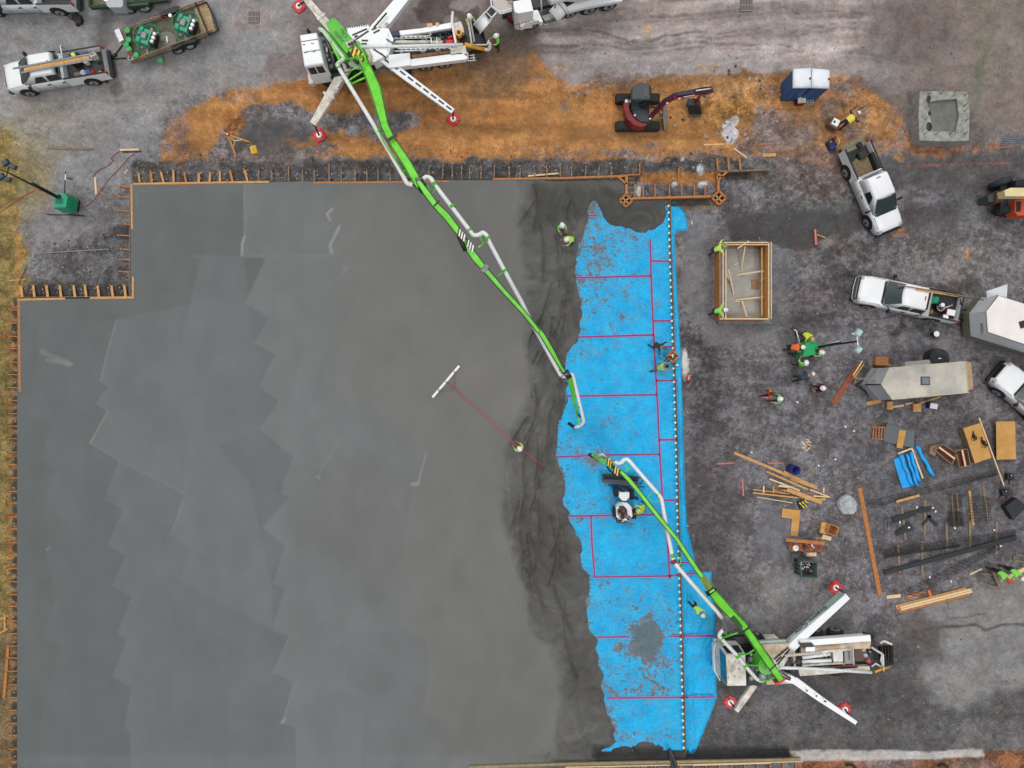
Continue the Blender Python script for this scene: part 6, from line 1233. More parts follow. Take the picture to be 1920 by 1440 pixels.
for k in range(46): mb = MB(); c = W(RND.uniform(1474, 1632), RND.uniform(1216, 1254), 1.4); mb.box((c.x, c.y, 1.15), (.08+RND.random()*.22, .05+RND.random()*.09, .1+RND.random()*.3), (black, steel, rustd, dsteel)[k % 4], rz=J(.6)); mb.build('fitting', None, T2, True)
mb = MB(); c = W(1630, 1240, 1.8); mb.ball((c.x, c.y, 1.7), .15, mat('pink_red_paint', (196, 70, 84), .5), 10, 6); c = W(1624, 1230, 1.6); mb.ball((c.x, c.y, 1.5), .17, rimm, 10, 6); mb.build('hydraulics', None, T2, True)
mb = MB(); q = [W(a, b, HZ) for a, b in ((1652, 1213), (1674, 1209), (1676, 1246), (1656, 1249))]; qc = sum(q, Vector())/4; b0 = [qc+(p-qc)*.5-Vector((0, 0, .8)) for p in q]
for i in range(4): j = (i+1) % 4; mb.mesh([b0[i], b0[j], q[j], q[i]], [(0, 1, 2, 3)], mat('dark_hopper', (62, 62, 54), .7, nz=(4, .4)))
mb.mesh(b0, [(0, 1, 2, 3)], black)
for k in range(4): u = k/4+.15; mb.beam(q[0]*(1-u)+q[1]*u-Vector((0, 0, .1)), q[3]*(1-u)+q[2]*u-Vector((0, 0, .1)), .03, .03, dsteel)
mb.build('hopper', None, T2, True)
TU(T2, 'hopper_guard', [([(1656, 1227, 1.6), (1657, 1258, 1.5)], .04, white), ([(1634, 1214, 1.6), (1654, 1226, 1.6), (1652, 1238, 1.6), (1656, 1250, 1.5)], .07, wdirty), ([(1634, 1250, 1.6), (1642, 1244, 1.6), (1652, 1250, 1.5)], .05, wdirty), ([(1650, 1206, 1.4), (1658, 1202, 1.4), (1672, 1208, 1.4)], .08, wdirty), ([(1640, 1260, 1.5), (1652, 1255, 1.4), (1668, 1250, 1.2)], .07, mat('yellow_orange_paint', (224, 158, 40), .5)), ([(1618, 1187, 1.4), (1628, 1190, 1.5), (1636, 1195, 1.3)], .09, black)])
mb = MB(); pp(mb, [(1434, 1194), (1456, 1193), (1462, 1199), (1436, 1200)], .6, 1.0, wdirty); mb.build('step_box', None, T2, True)
gside = mat('grey_green_paint', (168, 190, 182), .5, nz=(2, .2))
def two_tone(st, label=None):
    o = leg(T2, st, white, 0, None, .48); return o
leg(T2, [(1474, 1226, 1.6, 17), (1500, 1199, 1.55, 16), (1590, 1118, 1.4, 12)], white, 0, None, .5)
mb = MB(); a, b = W(1478, 1222, 1.6), W(1588, 1119, 1.4); d = (b-a); d.z = 0; d.normalize(); s = Vector((-d.y, d.x, 0)); wd_ = .27
for u0, u1 in ((0, 1),): mb.mesh([a+s*(wd_+.06)-Vector((0, 0, .58)), b+s*(wd_*.75+.06)-Vector((0, 0, .54)), b+s*(wd_*.75)-Vector((0, 0, .0)), a+s*wd_], [(0, 1, 2, 3)], gside)
mb.build('leg_side', None, T2, True)
o = text('lettering', 'Scenic City', T2, (0, 0, 0), (0, 0, 0), .48, mat('dark_teal_lettering', (20, 60, 66), .5), 1.15); place_world(o, T2, (a*.52+b*.48)+s*(wd_+.055)-Vector((0, 0, .28)), basis(-d, Vector((0, 0, 1))-s*.1))
leg(T2, [(1415, 1285, 1.5, 11), (1396, 1312, 1.45, 11), (1381, 1334, 1.4, 8)], wdirty, 0, None, .4)
leg(T2, [(1462, 1268, 1.6, 15), (1490, 1276, 1.6, 14), (1540, 1312, 1.5, 11), (1606, 1356, 1.4, 7)], white, 0, None, .45)
mb = MB()
for a, b in (((1452, 1236), (1478, 1214)), ((1455, 1241), (1465, 1231)), ((1458, 1246), (1481, 1217)), ((1461, 1252), (1468, 1256)), ((1466, 1262), (1483, 1272)), ((1468, 1270), (1482, 1275)), ((1484, 1262), (1493, 1270)), ((1512, 1294), (1514, 1296)), ((1530, 1304), (1532, 1306)), ((1545, 1314), (1549, 1316))): mb.beam(W(*a, 1.70), W(*b, 1.70), .10, .02, black)
pp(mb, [(1448, 1240), (1480, 1212), (1486, 1218), (1466, 1256), (1452, 1258)], 1.0, 1.68, wdirty); mb.build('slot', None, T2, True)
for a in ((1566, 1101, 'red pad at the top right of the lower pump truck', (1584, 1112, 1.3)), (1369, 1316, 'red pad at the lower left of the lower pump truck', (1380, 1330, 1.3)), (1583, 1329, 'red pad under the long lower right leg of the lower pump truck', (1598, 1350, 1.3))): pad(T2, *a)
mb = MB(); c = W(1440, 1252, 3.0); mb.cyl((c.x, c.y, 1.8), .6, 1.0, limed, 20, .5); mb.build('turret', None, T2, True)
strip(T2, 'boom_section', [(1465, 1275, 4.2, 17), (1440, 1240, 4.6, 19), (1406, 1190, 5.4, 18), (1394, 1172, 5.8, 19), (1378, 1158, 6.1, 22), (1352, 1130, 6.6, 24), (1334, 1108, 6.9, 20)], lime, .6); lines(T2, [(1465, 1275, 4.2, 17), (1440, 1240, 4.6, 19), (1406, 1190, 5.4, 18), (1394, 1172, 5.8, 19), (1378, 1158, 6.1, 22), (1352, 1130, 6.6, 24), (1334, 1108, 6.9, 20)], (-.86, .9))
strip(T2, 'boom_section', [(1336, 1110, 7.2, 18), (1328, 1096, 7.2, 15), (1308, 1070, 7.0, 12), (1270, 1012, 6.5, 11), (1232, 966, 6.0, 11), (1198, 922, 5.6, 11), (1178, 898, 5.3, 12), (1164, 884, 5.2, 10)], lime, .45); lines(T2, [(1336, 1110, 7.2, 18), (1328, 1096, 7.2, 15), (1308, 1070, 7.0, 12), (1270, 1012, 6.5, 11), (1232, 966, 6.0, 11), (1198, 922, 5.6, 11), (1178, 898, 5.3, 12), (1164, 884, 5.2, 10)], (-.86, .9))
mb = MB(); rings = []
for a, b, z, w_ in ((1333, 1106, 7.24, 18), (1326, 1094, 7.24, 14.5), (1317, 1082, 7.14, 12.5)):
    p = W(a, b, z); d = (W(1336, 1110, 0)-W(1308, 1070, 0)).normalized(); s = Vector((-d.y, d.x, 0)); w_ = pxw(w_, z)/2; rings.append([p+s*w_, p-s*w_])
mb.mesh([v_ for r_ in rings for v_ in r_], [(0, 1, 3, 2), (2, 3, 5, 4)], bronze); mb.build('oily_patch', None, T2, True)
strip(T2, 'boom_section', [(1166, 886, 5.0, 7), (1150, 876, 4.8, 12), (1134, 866, 4.5, 10), (1118, 856, 4.2, 6), (1110, 853, 4.1, 5)], limed, .35)
strip(T2, 'boom_joint', [(1336, 1113, 7.0, 21), (1331, 1106, 7.28, 19)], black, .3); strip(T2, 'boom_joint', [(1399, 1183, 5.62, 19), (1397, 1180, 5.66, 19)], dsteel, .03); strip(T2, 'boom_joint', [(1450, 1253, 4.5, 19), (1448, 1251, 4.5, 19)], dsteel, .03)
mb = MB(); c = W(1379, 1164, 6.14); d = (W(1384, 1171, 0)-W(1372, 1156, 0)).normalized()
s = Vector((-d.y, d.x, 0)); n = 16; L1, W1 = .55, .13
mb.mesh([c+d*((L1 if math.cos(t_) > 0 else -L1)*.72+W1*math.cos(t_))+s*W1*math.sin(t_)+Vector((0, 0, .03-.03*0)) for t_ in (2*math.pi*k/n for k in range(n))], [tuple(range(n))], mat('deep_green_recess', (24, 74, 18), .6)); mb.build('slot', None, T2, True)
mb = MB(); c = W(1464, 1278, 4.1); mb.box((c.x, c.y, 3.6), (.62, .16, .5), red, R(33)); mb.build('end_plate', None, T2, True)
stripes(T2, 1143, 869, 4.95, .42, .3, -40, yel, black, 5); stripes(T2, 1156, 883, 5.3, .42, .36, -40, yel, black, 5)
pipe(T2, [(1138, 862, 4.4), (1150, 864, 4.6), (1158, 870, 4.7), (1166, 867, 4.8), (1168, 863, 4.8), (1175, 860, 4.8), (1181, 865, 4.9), (1190, 876, 4.9), (1234, 926, 5.2), (1240, 934, 5.2), (1250, 990, 5.6), (1261, 1044, 6.0), (1263, 1053, 6.0), (1270, 1062, 6.1), (1300, 1097, 6.3), (1344, 1146, 6.0), (1353, 1158, 5.8)], .11, pipe_w)
pipe(T2, [(1352, 1156, 5.8), (1358, 1168, 5.5), (1362, 1180, 5.3), (1358, 1181, 5.1)], .10, tank, 'flexible_hose')
pipe(T2, [(1359, 1180, 5.0), (1353, 1183, 5.0), (1347, 1192, 4.9), (1352, 1197, 4.8), (1381, 1228, 4.4), (1397, 1248, 4.0), (1420, 1275, 3.6), (1432, 1277, 3.3)], .105, pipe_w)
TU(T2, 'pipe_bracket', [([(1170, 886, 5.1), (1181, 878, 4.9), (1187, 875, 4.9)], .035, lime), ([(1170, 872, 4.8), (1180, 880, 4.9)], .03, lime), ([(1211, 940, 5.5), (1216, 930, 5.4), (1224, 922, 5.2), (1231, 920, 5.1)], .025, lime), ([(1217, 934, 5.3), (1220, 940, 5.3), (1232, 941, 5.2), (1240, 938, 5.2)], .03, lime), ([(1268, 1042, 6.0), (1276, 1046, 6.1), (1277, 1056, 6.1), (1270, 1062, 6.1)], .03, lime), ([(1384, 1186, 5.5), (1366, 1192, 5.2), (1352, 1197, 4.8)], .05, limed), ([(1414, 1218, 4.8), (1402, 1226, 4.5), (1382, 1228, 4.4)], .05, limed), ([(1430, 1245, 4.4), (1418, 1248, 4.2), (1398, 1247, 4.0)], .05, limed), ([(1452, 1270, 4.0), (1440, 1276, 3.7), (1420, 1275, 3.6)], .05, limed), ([(1358, 1184, 5.0), (1364, 1191, 5.1)], .04, limed)])
TU(T2, 'pipe_clamp', [([(1258, 1043, 6.02), (1265, 1041, 6.02)], .12, limed), ([(1261, 1050, 6.02), (1266, 1056, 6.04)], .13, mat('rusty_red_elbow', (140, 50, 46), .6)), ([(1236, 924, 5.16), (1230, 928, 5.18)], .12, limed), ([(1349, 1199, 4.8), (1355, 1193, 4.8)], .12, limed), ([(1379, 1232, 4.4), (1386, 1228, 4.4)], .13, limed), ([(1394, 1249, 4.05), (1401, 1245, 4.05)], .13, limed)])
TU(T2, 'hydraulic_hose', [([(1114, 860, 4.0), (1119, 867, 4.0), (1122, 864, 4.0), (1122, 860, 4.1)], .018, black), ([(1137, 871, 4.5), (1141, 880, 4.6), (1150, 888, 4.8), (1156, 896, 5.0)], .05, black), ([(1190, 932, 5.2), (1197, 936, 5.3)], .07, black), ([(1145, 870, 4.9), (1155, 882, 5.1)], .04, black)])
pipe(T2, [(1112, 856, 4.0), (1108, 855, 3.2), (1105, 852, 2.2)], .09, mat('black_end_hose', (46, 46, 54), .6), 'end_hose')
TU(T2, 'tip_fittings', [([(1122, 853, 4.3), (1130, 852, 4.4), (1138, 858, 4.5)], .06, wdirty), ([(1114, 852, 4.2), (1124, 858, 4.4)], .05, limed), ([(1145, 862, 4.6), (1154, 864, 4.7)], .08, mat('dusty_elbow', (150, 140, 140), .7))])

# ---- front-discharge mixer truck at the top
T3 = thing('mixer_truck', 'white front discharge mixer truck cut by the top edge, chute over the pump hopper', 'mixer truck', (0, 0, 0), R(193.6))
p, q = W(997, 49, .55), W(1142, 14, .55); d = (p-q).normalized(); n_ = Vector((d.y, -d.x, 0)); n_ = n_ if n_.y > 0 else -n_; c0 = (p+q)/2+n_*1.2; T3.location = (c0.x, c0.y, 0)
mb = MB(); mb.box((0, 0, .7), (8.2, .9, .4), dsteel); mb.build('chassis', None, T3)
side = 1 if local(T3, p).y > 0 else -1
axles(T3, ((997, 48), (1070, 28), (1105, 20), (1142, 13)), .52, .34, (1,))
PZ(T3, 'front_fender', [([(972, 26), (1008, 18), (1018, 40), (1014, 42), (1008, 38), (986, 44), (980, 50), (976, 50)], 1.35, 1.75, white)])
PZ(T3, 'cab', [([(962, 3), (994, -4), (1000, 20), (972, 25), (965, 22)], 1.0, 2.9, white)])
mb = MB(); 
for a, b, z0, z1 in (((975, 25.6), (991, 21.4), 1.95, 2.5),): mb.mesh([W(a[0]-.3, a[1]-.3, z0), W(b[0]-.3, b[1]-.3, z0), W(b[0]+1, b[1]-8.5, z1+.2), W(a[0]+1, a[1]-8.5, z1+.2)], [(0, 1, 2, 3)], glass)
c = W(985, 21, 2.4); mb.build('side_window', None, T3, True)
PZ(T3, 'rear_fender', [([(1054, 27), (1062, 14), (1086, 0), (1100, -8), (1168, -24), (1167, 1), (1100, 13), (1064, 22)], 1.25, 1.5, white)])
PZ(T3, 'walkway', [([(1016, 30), (1036, 24), (1060, 25), (1058, 30), (1022, 40)], .8, 1.1, steel)])
TU(T3, 'access_step', [([(1020, 38, .9), (1021, 46, .6), (1027, 45, .6), (1028, 37, .9)], .03, white)])
mb = MB(); a, b = W(1038, 31, 1.6), W(1058, 10, 1.8); mb.tube([a, b], .42, white, 14); mb.tube([a*.3+b*.7, a*.25+b*.75], .44, steel, 14); mb.build('water_tank', None, T3, True)
mb = MB(); dr = []
for u, r in ((0, .35), (.2, .5), (.4, .9), (.65, 1.1), (.88, .95), (1, .5)):
    p0, p1 = W(1030, -2, 3.0), W(1150, -62, 2.4); c = p0+(p1-p0)*u; dd = (p1-p0).normalized(); s1 = dd.cross(Vector((0, 0, 1))).normalized(); s2 = s1.cross(dd); dr.append([c+(s1*math.cos(2*math.pi*k/20)+s2*math.sin(2*math.pi*k/20))*r for k in range(20)])
mb.loft(dr, white); mb.build('drum', None, T3, True)
mb = MB(); pp(mb, [(921, -14), (926, 16), (936, 27), (954, 22), (960, 20), (962, -14)], 2.1, 2.2, mat('grating', (196, 190, 186), .6, nz=(20, .3))); mb.build('platform', None, T3, True)
TU(T3, 'railing', [([(918, -10, 3.0), (922, 12, 3.0), (938, 22, 3.0), (960, 16, 3.0)], .035, white), ([(919, -10, 2.6), (923, 14, 2.6), (938, 26, 2.6), (960, 20, 2.6)], .03, white)]+[([(a, b, 2.1), (a-.4, b-3, 3.0)], .03, white) for a, b in ((922, 4), (926, 16), (938, 27), (950, 24), (960, 20))])
mb = MB(); a, b = W(893, 55, 1.6), W(915, 30, 2.1); d = (b-a).normalized(); s = d.cross(Vector((0, 0, 1))).normalized(); up = s.cross(d); rings = []
for p, r in ((a, .36), (b, .33)): rings.append([p+s*r*math.cos(t_)+up*r*.75*math.sin(t_) for t_ in [math.pi+math.pi*k/8 for k in range(9)]])
vs_ = rings[0]+rings[1]; mb.mesh(vs_, [(i, i+1, i+10, i+9) for i in range(8)], white, True); o = mb.build('chute', None, T3, True); so_ = o.modifiers.new('thick', 'SOLIDIFY'); so_.thickness = .04
mb = MB(); pp(mb, [(909, 24), (920, 12), (930, 24), (918, 36)], 2.0, 2.1, dsteel); mb.build('hinge_plate', None, T3, True)
TU(T3, 'chute_arm', [([(906, 28, 2.3), (922, 10, 2.5)], .035, white), ([(918, 38, 2.2), (932, 22, 2.5)], .05, white), ([(911, 22, 2.3), (922, 33, 2.3)], .03, white)])
PZ(T3, 'front_bumper', [([(951, 30), (957, 27), (976, 44), (974, 50)], .7, 1.2, mat('dark_red', (120, 34, 36), .6)), ([(960, 24), (971, 26), (975, 48), (962, 34)], 1.2, 1.5, wdirty)])
TU(T3, 'pipework', [([(1001, 4, 2.4), (1003, 14, 2.2), (1008, 18, 2.0)], .04, rust), ([(996, -2, 2.9), (1014, -4, 2.9), (1016, 20, 1.9)], .05, white), ([(1042, 6, 2.2), (1040, 16, 2.0)], .04, mat('brass_fitting', (150, 100, 50), .5)), ([(950, -2, 2.4), (975, -3, 2.6)], .09, mat('dark_red', (120, 34, 36), .6))])
c = (Vector(W(983, 21, 0))); o = text('lettering', 'THOMAS 34', T3, (0, 0, 0), (0, 0, 0), .24, mat('red_lettering', (150, 40, 50), .5)); dl = (W(994, 19, 0)-W(972, 25, 0)); dl.z = 0; dl.normalize(); 
pa, pb = W(972, 25, 2.9), W(1000, 20, 2.9); mid_ = (pa+pb)/2; nn = Vector((dl.y, -dl.x, 0)); place_world(o, T3, Vector((mid_.x, mid_.y, 1.80))+nn*.03-dl*.1, basis(dl, (0, 0, 1)))
# ---------------------------------------------------------------- pickups, cars and trailers
def stuffb(root, name, items):
    """items: (local x, y, z, (sx, sy, sz), material, rz)"""
    for x, y, z, d_, m, rz in items: mb = MB(); mb.box((x, y, z), d_, m, rz, bv=min(d_)*.2); mb.build(name, None, root)
a = W(112, 166, .4); P1 = pickup('white crew cab pickup with planks over its tool filled bed, top left', (0, 0, 0), R(189.5), True, 6.25, hood=1.25, cabr=-.4)
c = W(99, 127, 1.2); P1.location = (c.x, c.y, 0)
def load(name, label, cat, root, x, y, z, build, rz=0, group=None):
    """a loose thing carried by root: placed in the root's frame but top-level"""
    p = wmat(root) @ Vector((x, y, z)); t = thing(name, label, cat, p, root.rotation_euler.z+rz, group); build(t); return t
def bxs(*items):
    def f_(t):
        for nm, c_, d_, m, rz, bv in items: mb = MB(); mb.box(c_, d_, m, rz, bv=bv); mb.build(nm, None, t)
    return f_
def plank(l, root, x0, y0, x1, y1, z, w_, m, h_=.05, name='plank', cat='plank'):
    M_ = wmat(root); p, q = M_ @ Vector((x0, y0, z)), M_ @ Vector((x1, y1, z)); c = (p+q)/2; mb = MB(); mb.beam(p-c, q-c, w_, h_, m); o = mb.build(name); o.location = c; tag(o, l, cat, 'lumber carried on the pickups')
plank('orange plank carried over the bed of the top left pickup', P1, 1.25, .28, -2.7, .18, 1.98, .20, lumber); plank('grey aluminium plank beside the orange one on the top left pickup', P1, 1.9, .10, -3.0, .0, 1.98, .10, steel); plank('lower grey plank on the top left pickup roof', P1, 1.55, .42, -2.9, .34, 1.97, .10, steel)
load('rack_bar', 'thin silver rack bar across the bed of the top left pickup', 'rack bar', P1, -.95, -.35, 1.3, lambda t: [MB().box((0, 0, .35), (.06, 1.3, .06), rimm).build('bar', None, t), MB().box((0, -.6, -.2), (.05, .05, .6), rimm).build('post', None, t)])
gl = 'gear carried in pickup beds'
for k, (nm, l, cat, x, y, z, s_, m, rz) in enumerate((('tool_box', 'grey steel tool box at the front of that pickup bed', 'tool box', -1.35, -.35, .78, (.5, .7, .45), dsteel, 0), ('hi_vis_jacket', 'yellow hi vis jacket dropped in the top left pickup bed', 'jacket', -1.45, -.4, 1.25, (.22, .5, .08), hiv, .3),
    ('cooler', 'dark blue cooler in the top left pickup bed', 'cooler', -1.95, -.45, .78, (.45, .35, .35), blue, .2), ('sack', 'white crumpled sack in the top left pickup bed', 'sack', -2.4, -.5, .78, (.45, .3, .2), wdirty, .4), ('small_box', 'small white box beside the planks in the bed', 'box', -1.95, -.12, .78, (.24, .2, .3), hatw, .1),
    ('small_box', 'green grey box near the tailgate of the top left pickup', 'box', -2.6, -.25, .78, (.35, .3, .25), mat('sage_box', (110, 124, 104), .6), .2), ('gas_can', 'red petrol can in the top left pickup bed', 'petrol can', -2.25, .6, .78, (.26, .18, .3), red, .3), ('traffic_cone', 'orange cone lying in the top left pickup bed', 'cone', -2.6, .6, .8, (.4, .2, .12), mat('cone_orange', (230, 150, 50), .5), .1),
    ('wire_crate', 'pale crate of red tools in the top left pickup bed', 'crate', -1.35, .6, .78, (.42, .32, .3), lumg, 0), ('blue_tub', 'blue tub in the top left pickup bed', 'tub', -1.95, .55, .78, (.34, .3, .3), mat('light_blue_tub', (50, 110, 170), .5), .2))):
    if nm == 'traffic_cone':
        load(nm, l, cat, P1, x, y, z, lambda t: [MB().cyl((-.2, 0, .1), .14, .42, m, 12, .03, axis='x').build('cone', None, t), MB().box((-.22, 0, -.04), (.04, .3, .3), black).build('base', None, t)], rz, gl)
    else: load(nm, l, cat, P1, x, y, z, bxs(('shell', (0, 0, 0), s_, m, 0, .04), ('lid', (0, 0, s_[2]), (s_[0]*.92, s_[1]*.9, .03), m, 0, 0)), rz, gl)
q = wmat(P1) @ Vector((-1.72, .55, 1.1)); bucket('white hoop rimmed bucket in the top left pickup bed', 0, 0, .78); bk = [o for o in C.objects if o.name.startswith('bucket') and o.get('label', '').startswith('white hoop')][0]; bk.location = (q.x, q.y, .78)
t = thing('shovel', 'square shovel leaning on the rear wheel of the top left pickup', 'shovel', W(190, 147, 0)); TU(t, 'handle', [([(184, 139, .6), (196, 149, .1)], .025, lumg)]); mb = MB(); mb.beam(W(195, 148, .1), W(202, 155, .04), .22, .03, dsteel); mb.build('blade', None, t, True)
P2 = pickup('white pickup cut off by the top edge, far left', (0, 0, 0), R(181), True, 6.2); c = W(38, -16, 1.2); P2.location = (c.x, c.y, 0)
P3 = pickup('white extended cab pickup nosing down, mats in its open bed, right of the footing form', (0, 0, 0), R(-67), False, 5.6, None, hood=1.2, cabr=-.7); c = W(1641, 350, 1.2); P3.location = (c.x, c.y, 0)
mud = mat('muddy_bed_mat', (126, 112, 84), .9, nz=(5, .4))
load('ribbed_mat', 'muddy ribbed mat in the bed of the pickup nosing down', 'bed mat', P3, -1.2, 0, .78, lambda t: [MB().box((0, 0, 0), (1.7, 1.3, .03), mud).build('mat', None, t)]+[MB().box((.0, -.55+k*.16, .03), (1.5, .05, .03), lumg).build('rib', None, t) for k in range(8)])
load('tail_shelf', 'grey green tailgate of the same pickup, dropped open with gear', 'tailgate', P3, -2.75, 0, .72, bxs(('panel', (-.15, 0, 0), (.55, 1.5, .05), mat('lichen_grey', (128, 124, 100), .9, nz=(8, .4)), 0, 0), ('gear', (0, .3, .05), (.3, .3, .2), black, .3, .03)))
for l, x, y, s_, m in (('black tool case at the right rear of the open bed', -2.1, .15, (.42, .5, .3), dsteel), ('black box at the left rear corner of the open bed', -2.2, -.65, (.5, .3, .45), black), ('long black box down the right side of the open bed', -1.4, .66, (1.2, .26, .4), black)):
    load('tool_case', l, 'tool case', P3, x, y, .8, bxs(('case', (0, 0, 0), s_, m, 0, .04), ('lid', (0, 0, s_[2]), (s_[0]*.9, s_[1]*.85, .03), m, 0, 0)), 0, gl)
P4 = pickup('white crew cab pickup hitched to the white enclosed trailer on the right', (0, 0, 0), R(168), True, 6.3); c = W(1708, 559, 1.2); P4.location = (c.x, c.y, 0)
mb = MB(); mb.box((3.25, 0, .55), (.06, 1.5, .5), steel, bv=.02); mb.tube([(3.05, -.95, .7), (3.32, -.7, .75), (3.38, 0, .8), (3.32, .7, .75), (3.05, .95, .7)], .035, rimm); mb.box((3.16, 0, .6), (.08, 1.5, .42), black); mb.build('grille_guard', None, P4)
load('aluminium_tray', 'pale grey tray across the front of that bed', 'tray', P4, -.98, .15, 1.22, bxs(('tray', (0, 0, 0), (.42, 1.6, .14), mat('pale_grey_metal', (180, 178, 172), .5, nz=(3, .15)), 0, .03), ('latch', (0, -.5, .14), (.08, .06, .03), black, 0, 0)))
for l, x, y, z, s_, m, rz in (('red and white cooler at the rear of the trailer pickup bed', -2.55, .35, .78, (.5, .36, .42), mat('dark_red', (120, 34, 36), .6), .0), ('small red white cooler by the tailgate corner', -2.35, .66, .78, (.32, .28, .32), mat('dark_red', (120, 34, 36), .6), .2)):
    load('cooler', l, 'cooler', P4, x, y, z, bxs(('body', (0, 0, 0), s_, m, 0, .04), ('lid', (0, 0, s_[2]), (s_[0], s_[1], .06), hatw, 0, .02)), rz, gl)
for l, x, y, s_, m, rz in (('green machine frame in the trailer pickup bed', -1.45, -.2, (.55, .4, .45), gmach, .2), ('dark grey wrapped bundle mid bed', -1.8, -.15, (.4, .45, .4), dsteel, .5), ('yellow brown rag heap in the trailer pickup bed', -1.5, .5, (.45, .3, .12), mud, .3)):
    load('gear', l, 'gear', P4, x, y, .78, bxs(('body', (0, 0, 0), s_, m, 0, .06), ('top', (0, 0, s_[2]), (s_[0]*.6, s_[1]*.6, .08), m, .5, .02)), rz, gl)
load('cable_reel', 'black and white cable reel in the trailer pickup bed', 'cable reel', P4, -1.95, .15, .8, lambda t: [MB().cyl((0, 0, 0), .26, .3, black, 16).build('drum', None, t), MB().cyl((.05, -.12, .3), .12, .25, hatw, 14).build('lid', None, t)]+[MB().tube([(.22*math.cos(k+.5*q), .22*math.sin(k+.5*q), .31+.01*q) for q in range(5)], .012, hatw, 5).build('wire', None, t) for k in range(4)])
plank('tan pole along the trailer pickup, reaching past its tailgate', P4, 1.4, -.42, -3.1, -.62, 1.95, .06, lumg); plank('red tipped pole beside the tan pole', P4, -1.6, -.52, -3.9, -.62, 1.9, .05, rust); plank('wide short board beside the tan pole', P4, .2, -.40, -2.3, -.55, 1.9, .12, lumber)
load('hand_cart', 'black and silver bull horn cart hanging off the tailgate corner', 'cart', P4, -3.0, -.65, 1.2, lambda t: [MB().tube([(.1, -.5, .1), (.0, -.2, .2), (-.2, .0, .2), (-.35, .1, .1)], .035, steel, 6).build('frame', None, t), MB().tube([(.1, .1, .1), (-.05, .4, .0)], .04, black, 6).build('wheel_bar', None, t), MB().tube([(.5, .55, .1), (1.0, .9, -.1)], .04, rimm, 6).build('handle', None, t)])
SV = pickup('white car with black trim cut by the right edge below the trailers', (0, 0, 0), R(139), True, 4.9, True, True, name='parked_car', cat='car'); c = W(1938, 745, 1.2); SV.location = (c.x, c.y, 0)
# enclosed trailers
def trailer_white():
    t = thing('enclosed_trailer', 'big white V nosed trailer at the right edge with its side door open', 'trailer', W(1900, 610, 0), R(162.5))
    q = [(1871, 554), (1848, 584), (1851, 623), (2040, 686), (2064, 616)]; top = [W(a, b, 2.5) for a, b in q]; c = sum(top, Vector())/5
    nose = [Vector((.0, .08, 0)), Vector((-.04, .06, 0)), Vector((-.04, -.16, 0)), Vector(), Vector()]
    base = [p+n_-Vector((0, 0, 2.1)) for p, n_ in zip(top, nose)]; side_ = mat('trailer_grey_white', (212, 216, 220), .5, nz=(1, .08)); mid2 = [p+n_*.75-Vector((0, 0, 1.4)) for p, n_ in zip(top, nose)]
    mb = MB(); mb.loft([mid2, top], side_, smooth=False); mb.build('wall', None, t, True)
    mb = MB(); mb.loft([base, [p+Vector((-.015, 0, 0)) for p in mid2]], mat('khaki_stone_guard', (118, 116, 100), .7, nz=(4, .2)), smooth=False); mb.build('stone_guard', None, t, True)
    mb = MB(); r_ = [c+(p-c)*1.0+Vector((0, 0, .02)) for p in top]; r2 = [c+(p-c)*.97+Vector((0, 0, .06)) for p in top]; mb.loft([r_, r2], mat('dusty_white_roof', (244, 242, 240), .6, nz=(.7, .1, (228, 222, 216))), smooth=False); mb.build('roof', None, t, True)
    mb = MB(); mb.tube([p+Vector((0, 0, .03)) for p in top[:4]], .03, steel, 6); mb.build('roof_trim', None, t, True)
    mb = MB(); v_ = W(1918, 608, 2.58); mb.box((v_.x, v_.y, 2.56), (.4, .4, .06), dsteel, .3); mb.build('roof_vent', None, t, True)
    mb = MB(); pp(mb, [(1850, 546), (1889, 533), (1888, 558), (1868, 553), (1851, 562)], 1.7, 1.75, side_); mb.build('side_door', None, t, True)
    for px in (1880, 1896): mb = MB(); v_ = W(px+6, 648+(px-1880)*.33, .35); mb.cyl((v_.x, v_.y-.1, .35), .33, .2, rubber, 18, axis='y'); mb.build('wheel', None, t, True)
    mb = MB(); v_ = W(1902, 647, 1.3); mb.ball((v_.x, v_.y, 1.3), .2, glass, 10, 6, (1.4, .2, .5)); mb.build('side_vent', None, t, True)
    TU(t, 'tongue', [([(1790, 592, .5), (1812, 604, .5)], .05, black), ([(1794, 584, .5), (1812, 580, .5)], .04, black), ([(1795, 590, .45), (1806, 590, .45)], .06, black)])
    o = text('lettering', 'LOOK', t, (0, 0, 0), (0, 0, 0), .24, dsteel, 1); d = (top[1]-top[2]).normalized(); n_ = Vector((-1, -.05, .25)).normalized(); place_world(o, t, (mid2[2]*.25+top[2]*.75)+d*.28+Vector((-.06, 0, .0)), basis(d, (-d).cross(Vector((-.93, 0, .37)))*-1))
trailer_white()
t = thing('enclosed_trailer', 'cream roofed trailer with grey slanted nose, among timber scraps', 'trailer', W(1735, 715, 0), R(3))
q = [(1667, 690), (1810, 678), (1815, 736), (1672, 749), (1652, 721)]; top = [W(a, b, 2.2) for a, b in q]; c = sum(top, Vector())/5
body = mat('trailer_side_grey', (170, 172, 170), .6, nz=(2, .2)); croof = mat('cream_dirty_roof', (212, 206, 190), .7, nz=(.5, .4, (150, 150, 148)))
base = [p+Vector((0, 0, -1.8)) for p in top]; mb = MB(); mb.loft([base, top], body, smooth=False); mb.build('wall', None, t, True)
mb = MB(); mb.loft([[p+Vector((0, 0, .015)) for p in top], [c+(p-c)*.985+Vector((0, 0, .05)) for p in top]], croof, smooth=False); mb.build('roof', None, t, True)
mb = MB(); mb.tube([p+Vector((0, 0, .04)) for p in top+top[:1]], .03, mat('cream_trim', (210, 200, 170), .7, nz=(4, .3)), 6); mb.build('roof_trim', None, t, True)
